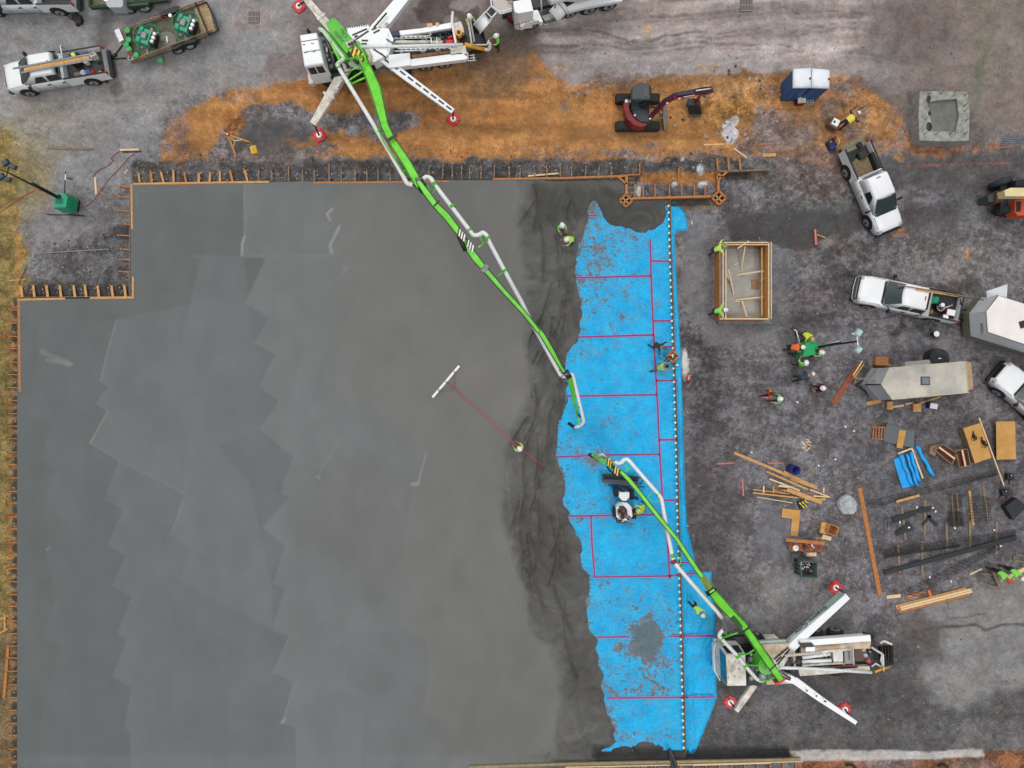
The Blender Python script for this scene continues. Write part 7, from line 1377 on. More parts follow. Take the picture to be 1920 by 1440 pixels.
nz_ = mat('grey_nose_panel', (172, 178, 184), .5, nz=(1.5, .1)); T_ = W(1623, 721, 1.0)
for a, b, k in ((top[0], top[4], 0), (top[4], top[3], 1)):
    u = W(1645, 690, 1.1) if k == 0 else T_; v_ = T_ if k == 0 else W(1648, 750, 1.1); mb = MB(); mb.mesh([a, b, v_, u, a-Vector((0, 0, 1.8)), b-Vector((0, 0, 1.8)), v_-Vector((0, 0, .7)), u-Vector((0, 0, .7))], [(0, 1, 2, 3), (3, 2, 6, 7), (0, 3, 7, 4), (1, 5, 6, 2)], nz_); mb.build('nose_panel', None, t, True)
TU(t, 'nose_trim', [([(1652, 721, 2.22), (1623, 721, 1.05)], .04, dsteel), ([(1645, 690, 1.12), (1623, 721, 1.02), (1648, 750, 1.12)], .04, lumg)])
mb = MB(); v_ = W(1735, 714, 2.27); mb.box((v_.x, v_.y, 2.25), (.46, .42, .09), mat('vent_grey_blue', (112, 124, 134), .5), bv=.04); mb.box((v_.x, v_.y, 2.24), (.54, .5, .05), dsteel); mb.build('roof_vent', None, t, True)
PZ(t, 'tail_board', [([(1811, 679), (1821, 679), (1825, 730), (1815.5, 731)], .3, 1.6, mat('tan_board', (178, 148, 116), .8, nz=(3, .2)))])
PZ(t, 'fender', [([(1697, 679), (1744, 674), (1745, 684), (1697, 688)], .4, .75, body)])
mb = MB(); v_ = W(1762, 672, .8); mb.cyl((v_.x, v_.y, .1), .62, .7, dsteel, 26, .6); mb.box((v_.x, v_.y, .8), (.16, .06, .02), hatw); mb.build('round_cover', None, t, True)
TU(t, 'tongue', [([(1603, 722, .4), (1630, 708, .4)], .05, black), ([(1603, 722, .4), (1628, 736, .4)], .05, black), ([(1604, 722, .3), (1604, 722, .8)], .05, dsteel)])
gt2 = 'timber scraps round the cream trailer'
for l, a, b, w_, h_, m in (('wide board poking out below the trailer nose', (1626, 757), (1652, 751), .24, .06, lumber), ('square block below the left end of the cream trailer', (1669, 753), (1669, 768), .36, .2, lumber), ('short lath beside that square block', (1675, 763), (1695, 760), .12, .05, pale), ('larger square block below the middle of the trailer', (1720, 757), (1720, 772), .48, .22, lumber),
    ('thin lath left of the larger square block', (1698, 758), (1713, 755), .1, .05, pale), ('long lath leaning along the lower side of the cream trailer', (1722, 757), (1763, 744), .1, .06, lumber), ('tan timber block above the left end of the cream trailer', (1642, 677), (1666, 677), .5, .4, lumo), ('second tan timber piece above the trailer nose', (1644, 684), (1670, 685), .2, .2, lumg)):
    board('timber', l, 'timber', a, b, w_, h_, m, 0, gt2)
for l, a, b in (('longest thin stick at the nose of the cream trailer', (1600, 704), (1617, 677)), ('second thin stick at the nose of the cream trailer', (1601, 709), (1620, 683)), ('olive stick standing in the trailer tongue', (1601, 724), (1609, 700)), ('stick lying across the grey nose panel', (1604, 709), (1642, 714))): board('stick', l, 'stick', a, b, .07, .05, pale if 'longest' in l else lumber if 'second' in l else lumg, .5 if 'nose panel' not in l else 1.6, gt2)
load('cooler', 'navy cooler with a white lid below the cream trailer', 'cooler', t, 0, 0, 0, bxs(('body', (0, 0, 0), (.5, .36, .4), blue, 0, .05), ('lid', (0, 0, .4), (.46, .34, .06), hatw, 0, .02)), -.2); o = [x for x in C.objects if str(x.get('label', '')).startswith('navy cooler')][0]; o.location = W(1743, 761, 0)
bucket('blue bucket with a white lid standing below the hitched pickup', 1756, 626, 0, mat('light_blue_tub', (50, 110, 170), .5), hatw, .16, .42)
# flatbed trailers
def flatbed(label, q, deckm, railm, z=.62, ramp=None, wheels=(), group='flatbed trailers at the top left'):
    c = (sum(p[0] for p in q)/4, sum(p[1] for p in q)/4); t = thing('flatbed_trailer', label, 'trailer', W(*c, 0), 0, group)
    mb = MB(); pp(mb, q, z-.12, z, deckm); mb.build('deck', None, t, True)
    Q = [W(a, b, z) for a, b in q]
    for a, b in ((0, 1), (2, 3), (3, 0)):
        for h in (.28,): mb = MB(); mb.beam(Q[a]+Vector((0, 0, h)), Q[b]+Vector((0, 0, h)), .07, .07, railm); mb.build('rail', None, t, True)
        mb = MB(); mb.beam(Q[a]+Vector((0, 0, .03)), Q[b]+Vector((0, 0, .03)), .06, .2, railm); mb.build('side_board', None, t, True)
    for px, py in wheels:
        mb = MB(); v_ = W(px, py, .36); d = (Q[2]-Q[3]).normalized(); n_ = Vector((-d.y, d.x, 0)); n_ = n_ if n_.y < 0 else -n_; rings = []
        for r, h in ((.28, 0), (.35, .02), (.36, .18), (.28, .2)): rings.append([v_+n_*(h-.2)+d*r*math.cos(2*math.pi*k/18)+Vector((0, 0, r*math.sin(2*math.pi*k/18))) for k in range(18)])
        mb.loft(rings, rubber); w_ = mb.build('wheel', None, t, True); mb = MB(); mb.loft([[v_+n_*h+d*r*math.cos(2*math.pi*k/16)+Vector((0, 0, r*math.sin(2*math.pi*k/16))) for k in range(16)] for r, h in ((.22, -.02), (.2, .012), (.06, .02))], rimm); mb.build('rim', None, t, True)
    return t
decky = mat('oily_plank_deck', (110, 106, 84), .8, nz=(1.2, .5, (66, 70, 58))); deckp = mat('pale_plank_deck', (182, 160, 126), .8, nz=(2.4, .3, (140, 116, 80)))
ft = flatbed('flatbed trailer with green power trowels and a pale ramp at its tail', [(238, 58), (386, 5), (402, 60), (248, 118)], decky, lumg, .62, None, ((335, 96), (357, 88)))
mb = MB()
for k in range(7):
    u0 = k/7; a, b = (361+(-0)+u0*13, 15+u0*47), (387+u0*16, 6+u0*53); mb.beam(W(a[0]+4, a[1]+3, .645), W(b[0]+3, b[1]+3, .645), .24, .03, deckp)
mb.build('ramp_planks', None, ft, True)
TU(ft, 'ramp_frame', [([(366, 4, .9), (379, 36, .9), (392, 67, .9)], .05, dsteel), ([(387, 4, .7), (402, 32, .8), (410, 57, .7)], .05, dsteel), ([(366, 12, .7), (387, 4, .7)], .04, dsteel), ([(392, 64, .7), (410, 57, .7)], .04, dsteel)])
PZ(ft, 'fender', [([(320, 89), (326, 83), (342, 75), (366, 70), (370, 73), (366, 78), (344, 83), (326, 93)], .55, .85, black), ([(297, 27), (304, 20), (333, 10), (337, 14), (330, 22), (302, 30)], .7, .95, black)])
TU(ft, 'tongue', [([(204, 110, .45), (214, 106, .45), (230, 84, .5)], .05, black), ([(206, 111, .45), (236, 109, .5)], .05, black), ([(208, 108, .4), (218, 102, .5)], .10, black)])
PZ(ft, 'tool_box', [([(214, 57), (223, 53), (232, 74), (224, 79)], .9, 1.2, rimm)])
def trowel(label, px, py, rz):
    t = thing('ride_on_trowel', label, 'power trowel', (*W(px, py, 1.2)[:2], .62), rz, 'ride-on power trowels on the flatbed')
    for s in (-1, 1):
        mb = MB(); n = 22
        for z in (.08, .26): mb.tube([(s*.42+.52*math.cos(2*math.pi*k/n), .52*math.sin(2*math.pi*k/n), z) for k in range(n+1)], .022, gmach, 5)
        mb.build('guard_ring', None, t)
        for k in range(4): mb = MB(); a = k*math.pi/2+.4; mb.beam((s*.42, 0, .1), (s*.42+.42*math.cos(a), .42*math.sin(a), .06), .16, .015, steel); mb.build('blade', None, t)
    for c_, d_, m, nm in (((0, -.1, .3), (.95, .62, .3), gmach, 'frame'), ((0, .02, .62), (.42, .36, .12), tank, 'seat'), ((-.32, .32, .4), (.36, .3, .28), gmach, 'tank'), ((.34, .34, .4), (.34, .3, .28), gmach, 'tank'), ((0, -.52, .35), (.8, .4, .32), black, 'engine'), ((.1, .34, .5), (.3, .22, .2), mat('machine_teal', (40, 130, 120), .4), 'control_box')):
        mb = MB(); mb.box(c_, d_, m, bv=.04); mb.build(nm, None, t)
    for k, x in enumerate((-.22, .02, .26)): mb = MB(); mb.cyl((x, -.66, .74), .10, .14, rimm if k != 1 else hatw, 12); mb.build('filter', None, t)
    for x in (-.3, .3): mb = MB(); mb.tube([(x, .5, .5), (x, .46, .9), (x*.8, .3, 1.0)], .02, black, 5); mb.build('control_lever', None, t)
    mb = MB(); mb.tube([(-.48, .1, .55), (-.6, .4, .75), (0, .66, .8), (.6, .4, .75), (.48, .1, .55)], .025, gmach, 6); mb.build('hand_rail', None, t)
trowel('front ride on green power trowel on the flatbed, near the buckets', 272, 68, R(70)); trowel('rear ride on green power trowel on the flatbed, near the ramp', 345, 44, R(70))
t = thing('float_pan', 'large round grey float pan lying between the two power trowels', 'float pan', W(307, 73, 1.0)); t.location.z = .64; mb = MB(); mb.cyl((0, 0, 0), .58, .06, mat('dusty_pan_steel', (128, 124, 112), .6, .2, nz=(4, .3)), 30, .6); mb.cyl((0, 0, .06), .52, .01, mat('pan_face', (112, 110, 100), .6, nz=(4, .3)), 28); mb.build('pan', None, t)
mb = MB(); mb.beam((-.5, -.02, .09), (.4, .05, .09), .03, .03, steel); mb.beam((.05, .3, .09), (.1, -.1, .12), .06, .05, hatw); mb.build('bracket', None, t)
wb = mat('white_bucket_plastic', (214, 220, 216), .5)
for l, x, y, b_, ld in (('green lidded bucket at the back corner of the flatbed', 239, 57, wb, sheen), ('green lidded bucket second along the flatbed front', 241, 74, wb, sheen), ('green lidded bucket third along the flatbed front', 237, 83, sheen, sheen), ('green lidded bucket fourth along the flatbed front, above the red one', 242, 92, wb, sheen), ('red lidded bucket at the flatbed front', 244, 100, wb, mat('dark_red', (120, 34, 36), .6)), ('green lidded bucket right of the red lidded bucket', 255, 103, wb, sheen)):
    bucket(l, x, y, .64, b_, ld, .15, .36)
bucket('open white bucket at the near front corner of the flatbed', 245, 108, .64, wb, None, .16, .3)
bucket('green lidded white bucket standing on the ground below the flatbed', 300, 112, 0, wb, sheen, .15, .4); bucket('small white pail on the flatbed beside the rear trowel', 319, 29, .64, wb, hatw, .1, .3)
ut = flatbed('dark green flatbed trailer cut off by the top edge', [(170, -60), (318, -62), (316, 2), (172, 17)], decky, mat('dark_green_paint', (44, 72, 46), .6, nz=(3, .3)), .7, None, ((243, 21), (270, 19)))
mb = MB(); mb.beam(W(228, 14, .8), W(281, 9, .8), .16, .35, mat('dark_green_paint', (44, 72, 46), .6)); mb.build('fender', None, ut, True); PZ(ut, 'license_plate', [([(273, 11), (279, 13), (278, 18), (272, 15)], .6, .7, rimm)])
t = thing('white_tank', 'round cornered white tank riding on the dark green trailer', 'tank', W(212, 0, .7)); mb = MB(); c = W(212, 0, .7); mb.prism([(x-c.x, y-c.y) for x, y in [tuple(W(a, b, 1.5)[:2]) for a, b in ((197, -18), (228, -18), (229, 8), (225, 12), (202, 12), (197, 6))]], .0, .7, mat('pale_grey_tank', (176, 180, 186), .5)); mb.cyl((0, -.3, .7), .2, .04, hatw, 12); mb.build('tank', None, t)
t = thing('ladder', 'short dark ladder lying on the dark green trailer', 'ladder', W(250, 3, .9)); t.location.z = .9
for y in (-.15, .15): mb = MB(); mb.beam((-.7, y, 0), (.7, y+.4, 0), .05, .05, dsteel); mb.build('rail', None, t)
for k in range(6): mb = MB(); x = -.6+k*.24; mb.beam((x, -.15+(x+.7)*.285, 0), (x, .15+(x+.7)*.285, 0), .03, .03, steel); mb.build('rung', None, t)
t = thing('hand_truck', 'black hand truck lying on the gravel left of the dark green trailer', 'hand truck', W(135, 31, 0))
mb = MB(); pp(mb, [(133, 27), (143, 23), (151, 30), (152, 42), (143, 45), (135, 37)], .1, .3, black); mb.build('base', None, t, True); TU(t, 'handle', [([(135, 38, .2), (121, 25, .25), (122, 21, .25), (135, 29, .2)], .03, black)]); 
for a, b in ((144, 45), (152, 38)): mb = MB(); c = W(a, b, .12); mb.cyl((c.x, c.y, .0), .12, .08, rubber, 12); mb.build('wheel', None, t, True)

# ---------------------------------------------------------------- excavator
EX = thing('excavator', 'dark red mini excavator on black tracks reaching right on the orange clay', 'excavator', W(1200, 205, 0)); exr = mat('excavator_red', (128, 26, 40), .4, nz=(3, .25)); exg = mat('excavator_charcoal', (66, 74, 82), .5, nz=(2, .12)); trk = mat('track_rubber', (48, 50, 46), .9, nz=(8, .4))
for y0 in (178, 229):
    mb = MB(); a, b = W(1162, y0+8.5, .3), W(1228, y0+8.5, .3); n = 10
    for s in (0,):
        ring = []
        for k in range(n+1): t_ = math.pi/2+math.pi*k/n; ring.append((a.x+.3*math.cos(t_), .32+.3*math.sin(t_)))
        for k in range(n+1): t_ = -math.pi/2+math.pi*k/n; ring.append((b.x+.3*math.cos(t_), .32+.3*math.sin(t_)))
        w_ = .25; mb.loft([[(x, a.y-w_, z) for x, z in ring], [(x, a.y+w_, z) for x, z in ring]], trk, smooth=False)
    for k in range(18): x = a.x-.1+(b.x-a.x+.2)*k/17; mb.box((x, a.y, .615), (.06, .48, .03), black)
    mb.build('track', None, EX, True)
mb = MB(); pp(mb, [(1180, 192), (1216, 192), (1216, 232), (1180, 232)], .3, .75, dsteel); mb.build('undercarriage', None, EX, True)
PZ(EX, 'house', [([(1174, 190), (1182, 186), (1218, 188), (1217, 231), (1200, 229), (1186, 218), (1178, 205)], .75, 1.25, exg)])
mb = MB(); pp(mb, [(1170, 190), (1176, 187), (1180, 189), (1180, 202), (1184, 214), (1193, 224), (1203, 229), (1213, 230), (1212, 235), (1200, 238), (1188, 234), (1177, 224), (1171, 208)], .7, 1.45, exr); mb.build('counterweight', None, EX, True, .04)
mb = MB(); c = W(1175, 189, 1.5); mb.cyl((c.x, c.y, 1.45), .1, .03, hatw, 12); mb.build('filler_cap', None, EX, True)
mb = MB(); q = [(1185, 164), (1203, 154), (1218, 158), (1219, 187), (1184, 187)]; T_ = [W(a, b, 2.4) for a, b in q]; cc = sum(T_, Vector())/5; L_ = [cc+(p-cc)*1.04-Vector((0, 0, 1.5)) for p in T_]
mb.loft([L_, [p-Vector((0, 0, .12)) for p in T_]], mat('cab_green_glass', (20, 36, 30), .15, spec=.8), smooth=False); mb.build('cab_glass', None, EX, True); mb = MB(); mb.loft([[cc+(p-cc)*1.02-Vector((0, 0, .12)) for p in T_], T_, [cc+(p-cc)*.9+Vector((0, 0, .05)) for p in T_]], exg, smooth=False); mb.build('cab_roof', None, EX, True)
PZ(EX, 'roof_hatch', [([(1208, 163), (1215, 164), (1215, 181), (1207, 180)], 2.45, 2.47, mat('hatch_brown', (84, 78, 76), .5))])
TU(EX, 'cab_post', [([(1219, 162, 2.3), (1220, 176, 2.3)], .04, black), ([(1184, 188, 1.2), (1184, 188, 2.4)], .05, black), ([(1219, 188, 1.2), (1219, 188, 2.4)], .05, black)])
PZ(EX, 'engine_cover', [([(1183, 190), (1198, 190), (1198, 206), (1184, 207)], 1.2, 1.5, mat('dark_navy', (30, 38, 52), .4)), ([(1186, 208), (1200, 206), (1216, 216), (1215, 228), (1202, 228), (1190, 220)], 1.2, 1.5, mat('dark_slate', (44, 54, 62), .35)), ([(1200, 192), (1217, 192), (1217, 204), (1202, 203)], 1.2, 1.35, black)])
mb = MB()
for a, b in ((1190.5, 215.5), (1187, 189), (1197, 188), (1222, 216), (1219, 222)): c = W(a, b, 1.55); mb.box((c.x, c.y, 1.5), (.12, .08, .02), hatw, .5)
mb.build('decals', None, EX, True)
strip(EX, 'boom', [(1219, 220, 1.5, 8), (1232, 205, 2.1, 10), (1247, 190, 2.6, 10), (1264, 180, 3.0, 11), (1285, 176, 3.1, 10), (1308, 172, 3.1, 9)], exr, .35)
strip(EX, 'boom_ram', [(1222, 214, 1.9, 4), (1246, 187, 2.9, 5), (1266, 176, 3.3, 5)], mat('dark_navy', (30, 38, 52), .4), .15); strip(EX, 'arm', [(1268, 176, 3.3, 6), (1300, 171, 3.3, 8), (1322, 168, 2.9, 11), (1336, 166, 2.5, 8)], mat('dark_navy2', (50, 40, 62), .4), .3)
strip(EX, 'arm', [(1304, 173, 2.85, 8), (1322, 170, 2.6, 14), (1337, 168, 2.3, 8)], exr, .25)
TU(EX, 'white_stripe', [([(1305, 170, 3.32), (1333, 166, 2.95)], .035, hatw), ([(1281, 182, 3.12), (1303, 178, 3.12)], .025, hatw), ([(1271, 185, 3.1), (1277, 184, 3.1)], .03, hatw), ([(1249, 194, 2.7), (1253, 192.5, 2.7)], .05, hatw)])
TU(EX, 'linkage', [([(1312, 180, 2.0), (1304, 192, 1.2)], .09, exr), ([(1300, 185, 2.4), (1310, 190, 1.2)], .05, black), ([(1318, 180, 2.2), (1322, 182, 1.8)], .07, steel)])
mb = MB(); q0 = [W(a, b, 1.05) for a, b in ((1290, 184), (1313, 188), (1312, 199), (1286, 196))]; q1 = [W(a, b, .15) for a, b in ((1292, 196), (1314, 198), (1316, 214), (1294, 216))]; mb.loft([q1, q0], dsteel, smooth=False); mb.build('bucket', None, EX, True)
mb = MB()
for k in range(5): mb.beam(W(1293+k*5, 214, .2), W(1292+k*5, 220, .05), .07, .05, steel)
mb.build('bucket_teeth', None, EX, True)
strip(EX, 'blade', [(1247, 198, .5, 7), (1247, 222, .5, 8), (1248, 244, .5, 5)], mat('worn_blade_steel', (118, 112, 98), .6, .2, nz=(4, .3)), .45); TU(EX, 'blade_arm', [([(1220, 221, .4), (1246, 222, .4)], .05, lumg), ([(1234, 211, .4), (1247, 211, .4)], .06, steel), ([(1221, 200, .4), (1246, 206, .4)], .05, dsteel)])

# ---------------------------------------------------------------- portable toilets, washout block, wooden box, forklift
pb = mat('toilet_blue', (24, 84, 142), .45, nz=(2, .1)); pw = mat('toilet_roof_white', (232, 238, 244), .4)
for l, q in (('left blue portable toilet with a white roof', ((1487, 129), (1521, 127.5), (1520.5, 164.5), (1486.5, 165))), ('right blue portable toilet with a white roof', ((1522.5, 128), (1556, 131), (1555, 166), (1521.5, 164.5)))):
    T_ = [W(a, b, 1.95) for a, b in q]; c = sum(T_, Vector())/4; t = thing('portable_toilet', l, 'portable toilet', (c.x, c.y, 0), 0, 'pair of portable toilets')
    mb = MB(); B_ = [c+(p-c)*.95 for p in T_]; mb.prism([p[:2] for p in B_], .1, 1.88, pb); mb.build('wall', None, t, True)
    for k in range(2):
        mb = MB(); a, b = B_[3], B_[2]; u0, u1 = .1+k*.44, .46+k*.44; mb.prism([((a+(b-a)*u0).x, a.y-.02), ((a+(b-a)*u1).x, a.y-.02), ((a+(b-a)*u1).x, a.y+.02), ((a+(b-a)*u0).x, a.y+.02)], .3, 1.75, mat('toilet_blue_panel', (30, 92, 152), .45)); mb.build('panel', None, t, True)
    mb = MB(); mb.prism([(c+(p-c)*1.02)[:2] for p in B_], 0, .1, dsteel); mb.build('skid', None, t, True)
    mb = MB(); mb.loft([[p-Vector((0, 0, .07)) for p in T_], T_, [c+(p-c)*.86+Vector((0, 0, .12)) for p in T_], [c+(p-c)*.4+Vector((0, 0, .17)) for p in T_]], pw); mb.build('roof', None, t, True)
    mb = MB(); mb.cyl((c.x+.42, c.y-.1, 2.0), .05, .2, black, 8); mb.build('vent_pipe', None, t, True)
t = thing('ice_chest', 'red based silver chest with bags in front of the portable toilets', 'chest', W(1498, 193, 0)); mb = MB(); mb.box((0, 0, 0), (.52, .4, .4), mat('dark_red', (120, 34, 36), .6), .05, bv=.04); mb.build('body', None, t); mb = MB(); mb.box((0, .02, .4), (.5, .4, .05), wdirty, .05); mb.build('lid', None, t)
t = thing('bottle_pack', 'pack of clear water bottles beside the red based chest', 'bottles', W(1514, 191, 0))
for k in range(12): mb = MB(); mb.cyl((-.25+(k % 4)*.16, -.16+(k//4)*.15, 0), .06, .28, mat('clear_bottle', (190, 196, 200), .2), 8, .04); mb.build('bottle', None, t)
cw = mat('pale_cast_concrete', (168, 170, 164), .9, nz=(3, .25, (120, 122, 112)), bump=(6, 1))
t = thing('washout_pit', 'square cast concrete washout basin with rebar stubs, upper right', 'concrete basin', W(1770, 217, 0))
O_ = [(1724, 172), (1771, 170), (1816, 171), (1817, 217), (1816, 263), (1770, 264), (1725, 263), (1723, 217)]; I_ = [(1740, 190), (1768, 186), (1796, 184), (1800, 217), (1794, 246), (1768, 245), (1750, 246), (1746, 217)]
o_ = [W(a+J(1.5), b+J(1.5), .95) for a, b in O_]; i_ = [W(a, b, .95) for a, b in I_]; mb = MB(); n = 8
mb.mesh([Vector((p.x, p.y, 0)) for p in o_]+o_+[p-Vector((0, 0, .08)) for p in i_]+[Vector((p.x, p.y, .4)) for p in i_], [(k, (k+1) % n, n+(k+1) % n, n+k) for k in range(n)]+[(n+k, n+(k+1) % n, 2*n+(k+1) % n, 2*n+k) for k in range(n)]+[(2*n+k, 2*n+(k+1) % n, 3*n+(k+1) % n, 3*n+k) for k in range(n)], cw); mb.build('rim', None, t, True)
mb = MB(); cc = sum(i_, Vector())/8; mb.prism([(cc+(p-cc)*1.3)[:2] for p in i_], .3, .68, concg); mb.build('fill', None, t, True)
for a, b, rr in ((1742, 183, .22), (1743, 237, .27), (1744, 212, .14)): mb = MB(); c = W(a, b, .95); mb.ball((c.x, c.y, .86), rr, dsteel, 10, 6, (.8, 1.2, .3)); mb.build('mud_patch', None, t, True)
for k, (a, b) in enumerate(((1742, 175), (1766, 173), (1791, 171), (1811, 177), (1738, 200), (1737, 222), (1735, 250), (1757, 250), (1783, 249), (1811, 249), (1813, 224), (1811, 206), (1810, 196))): mb = MB(); mb.tube([W(a-3, b+3, .9), W(a+4, b-2.5, 1.25)], .022, rust, 5); mb.build('rebar_stub', None, t, True)
# footing box
t = thing('wooden_formwork_box', 'open wooden wall form on a concrete footing with two workers at it', 'formwork box', W(1394, 530, 0)); z1 = 1.35
PZ(t, 'footing', [([(1343, 454), (1444, 455), (1444, 607), (1347, 608)], 0, .22, mat('footing_grey', (130, 134, 136), .9, nz=(3, .3)))])
PZ(t, 'floor', [([(1360, 466), (1428, 466), (1428, 597), (1362, 597)], .22, .26, mat('screeded_floor', (158, 158, 152), .85, nz=(1.6, .2)))])
TW = [W(a, b, z1) for a, b in ((1350, 456), (1441, 454), (1442, 595), (1350, 598))]
TW[3].x = TW[0].x; TW[2].x = TW[1].x; TW[2].y = TW[3].y = W(0, 598, z1).y; TW[0].y = TW[1].y = W(0, 455, z1).y
for k in range(4):
    a, b = TW[k], TW[(k+1) % 4]; c = sum(TW, Vector())/4; mb = MB(); mb.beam((a.x, a.y, .79), (b.x, b.y, .79), .05, 1.07, lumo if k != 1 else lumber); mb.build('wall_panel', None, t, True)
    d = (b-a).normalized(); nn = (c-(a+b)/2); nn.z = 0; nn.normalize()
    for off, ww, zz in (((.0, .06, 1.36), (.13, .05, 1.38)), ((.0, .06, 1.36), (-.15, .05, 1.38)), ((.0, .07, 1.36),), ((.18, .06, 1.36), (.34, .06, 1.38)))[k]: mb = MB(); mb.beam(a+nn*off+Vector((0, 0, zz-z1))-d*.04, b+nn*off+Vector((0, 0, zz-z1))+d*.02, ww, .06, pale); mb.build('top_rail', None, t, True)
    if k == 1:
        for off in (.07, .16, .25): mb = MB(); mb.beam((a.x-off, a.y-.2, .3+off*2.4), (b.x-off, b.y+.2, .3+off*2.4), .07, .09, lumber); mb.build('waler', None, t, True)
for a, b in (((1397, 462, 1.2), (1390, 505, .3)), ((1383, 515, .32), (1432, 508, .9)), ((1366, 505, .9), (1376, 553, .35)), ((1362, 515, .8), (1371, 530, .35)), ((1390, 560, .32), (1400, 594, .9)), ((1380, 562, .32), (1432, 557, .7)), ((1383, 466, 1.3), (1404, 452, 1.35)), ((1424, 527, .4), (1444, 517, 1.3)), ((1376, 497, .3), (1384, 494, .3)), ((1377, 564, .3), (1390, 566, .3)), ((1381, 517, .3), (1391, 514, .3))): mb = MB(); mb.beam(W(*a), W(*b), .075, .04, pale); mb.build('brace', None, t, True)
PZ(t, 'brown_board', [([(1409, 524), (1423, 524), (1423, 542), (1409, 542)], .26, .3, mat('brown_board', (150, 112, 84), .8, nz=(6, .2)))])
FK = thing('forklift', 'rough terrain forklift cut by the right edge, cream mast over orange body', 'forklift', W(1905, 365, 0))
PZ(FK, 'boom', [([(1883, 357), (1895, 352), (1960, 352), (1960, 368), (1885, 368)], 1.9, 2.5, mat('cream_paint', (226, 210, 160), .45, nz=(2, .1)))]); PZ(FK, 'body', [([(1903, 376), (1917, 374), (1960, 372), (1960, 404), (1908, 404), (1903, 398)], .7, 1.5, mat('orange_machine', (206, 84, 44), .5, nz=(2, .2)))])
PZ(FK, 'recess', [([(1906, 378), (1915, 378), (1914, 396), (1906, 397)], 1.5, 1.53, black)]); PZ(FK, 'carriage', [([(1852, 366), (1866, 360), (1866, 378), (1854, 379)], .2, 1.1, mat('dark_teal_grey', (60, 74, 70), .6)), ([(1868, 358), (1881, 358), (1880, 378), (1868, 378)], .3, 1.3, rust)]); PZ(FK, 'axle', [([(1876, 345), (1890, 345), (1890, 398), (1876, 398)], .4, .9, dsteel)]); PZ(FK, 'cab', [([(1905, 338), (1960, 330), (1960, 350), (1904, 350)], .9, 1.6, black)])
for a, b, an in ((1876, 343, .3), (1886, 397, -.2)):
    mb = MB(); v_ = W(a, b, .55); d = Vector((math.cos(an), math.sin(an), 0)); n_ = Vector((-d.y, d.x, 0)); mb.loft([[v_+n_*h+d*r*math.cos(2*math.pi*k/18)+Vector((0, 0, r*math.sin(2*math.pi*k/18))) for k in range(18)] for r, h in ((.4, -.2), (.62, -.16), (.62, .16), (.4, .2))], mat('blue_black_tyre', (46, 56, 66), .8, nz=(10, .4))); mb.build('wheel', None, FK, True)
board('timber', 'thin tan stick beside the lower forklift tyre', 'timber', (1866, 407), (1891, 404), .06, .04, lumg, 0, gt)

# ---------------------------------------------------------------- light towers, screed, bull float
def light_tower(label, base, top, rz, lamps, gm_, q, legs, z1=1.3):
    t = thing('light_tower', label, 'light tower', W(*base, 0), 0, 'mobile light towers')
    T_ = [W(a, b, z1) for a, b in q]; c = sum(T_, Vector())/len(T_); mb = MB(); mb.loft([[c+(p-c)*1.05-Vector((0, 0, z1-.35)) for p in T_], [p-Vector((0, 0, .3)) for p in T_], [c+(p-c)*.9 for p in T_]], gm_, smooth=False); mb.build('generator_box', None, t, True)
    mb = MB(); mb.prism([(c+(p-c)*.95)[:2] for p in T_], .15, .36, black); mb.build('chassis', None, t, True)
    for a, b, r0, m in lamps['mast']: mb = MB(); mb.tube([W(*a), W(*b)], r0, m, 8); mb.build('mast', None, t, True)
    for a, b in lamps['arms']: mb = MB(); mb.tube([W(*a), W(*b)], .035, lamps['am'], 6); mb.build('lamp_arm', None, t, True)
    for (a, b, z, w_, an) in lamps['heads']:
        mb = MB(); p = W(a, b, z); mb.box((p.x, p.y, z), (w_, w_*.8, .16), lamps['hm'], R(an), tap=(.75, .75), bv=0); h_ = mb.build('lamp_head', None, t, True); mb = MB(); mb.box((p.x, p.y, z-.02), (w_*.86, w_*.66, .02), lamps['gm'], R(an)); mb.build('lamp_lens', None, t, True)
    for pts, m in legs: mb = MB(); mb.tube([W(*p) for p in pts], .035, m, 6); mb.build('outrigger', None, t, True)
    return t
slate = mat('slate_lamp_housing', (56, 72, 84), .5); lensw = mat('lamp_lens_white', (206, 224, 226), .3)
LT = light_tower('green light tower on the gravel left of the slab notch', (122, 384), None, 0, {'mast': [((110, 372, 1.2), (18, 325, 4.6), .05, black), ((106, 368, 1.2), (60, 344, 3.2), .09, black), ((114, 374, .9), (110, 368, 1.4), .12, black)], 'arms': [((12, 331, 4.6), (17, 312, 4.6)), ((0, 318, 4.6), (18, 325, 4.6))], 'am': black,
   'heads': [(12, 306, 4.6, .40, 30), (27, 314, 4.6, .34, -20), (4, 332, 4.6, .4, 35), (17, 337, 4.6, .34, -10)], 'hm': slate, 'gm': mat('lens_grey', (150, 160, 170), .3)}, gmach, [(97, 367), (108, 362), (121, 361), (128, 368), (125, 390), (101, 391)], [([(121, 362, .6), (123, 322, .5)], dsteel), ([(122, 345, .5), (123, 326, .6)], hatw), ([(125, 333, .4), (136, 337, .3)], black), ([(88, 402, .1), (100, 403, .3), (130, 403, .3), (158, 405, .1)], black)])
PZ(LT, 'grille', [([(104, 372), (118, 372), (118, 382), (104, 382)], 1.29, 1.31, mat('deep_machine_green', (16, 110, 84), .5))]); PZ(LT, 'side_panel', [([(103, 386), (119, 386), (119, 391.5), (103, 391.5)], .7, 1.02, black)])
mb = MB(); c = W(139, 389, .3); mb.loft([[(c.x+h, c.y+r*math.cos(2*math.pi*k/16), .32+r*math.sin(2*math.pi*k/16)) for k in range(16)] for r, h in ((.2, -.2), (.32, -.16), (.32, .0), (.2, .04))], rubber); mb.build('wheel', None, LT, True)
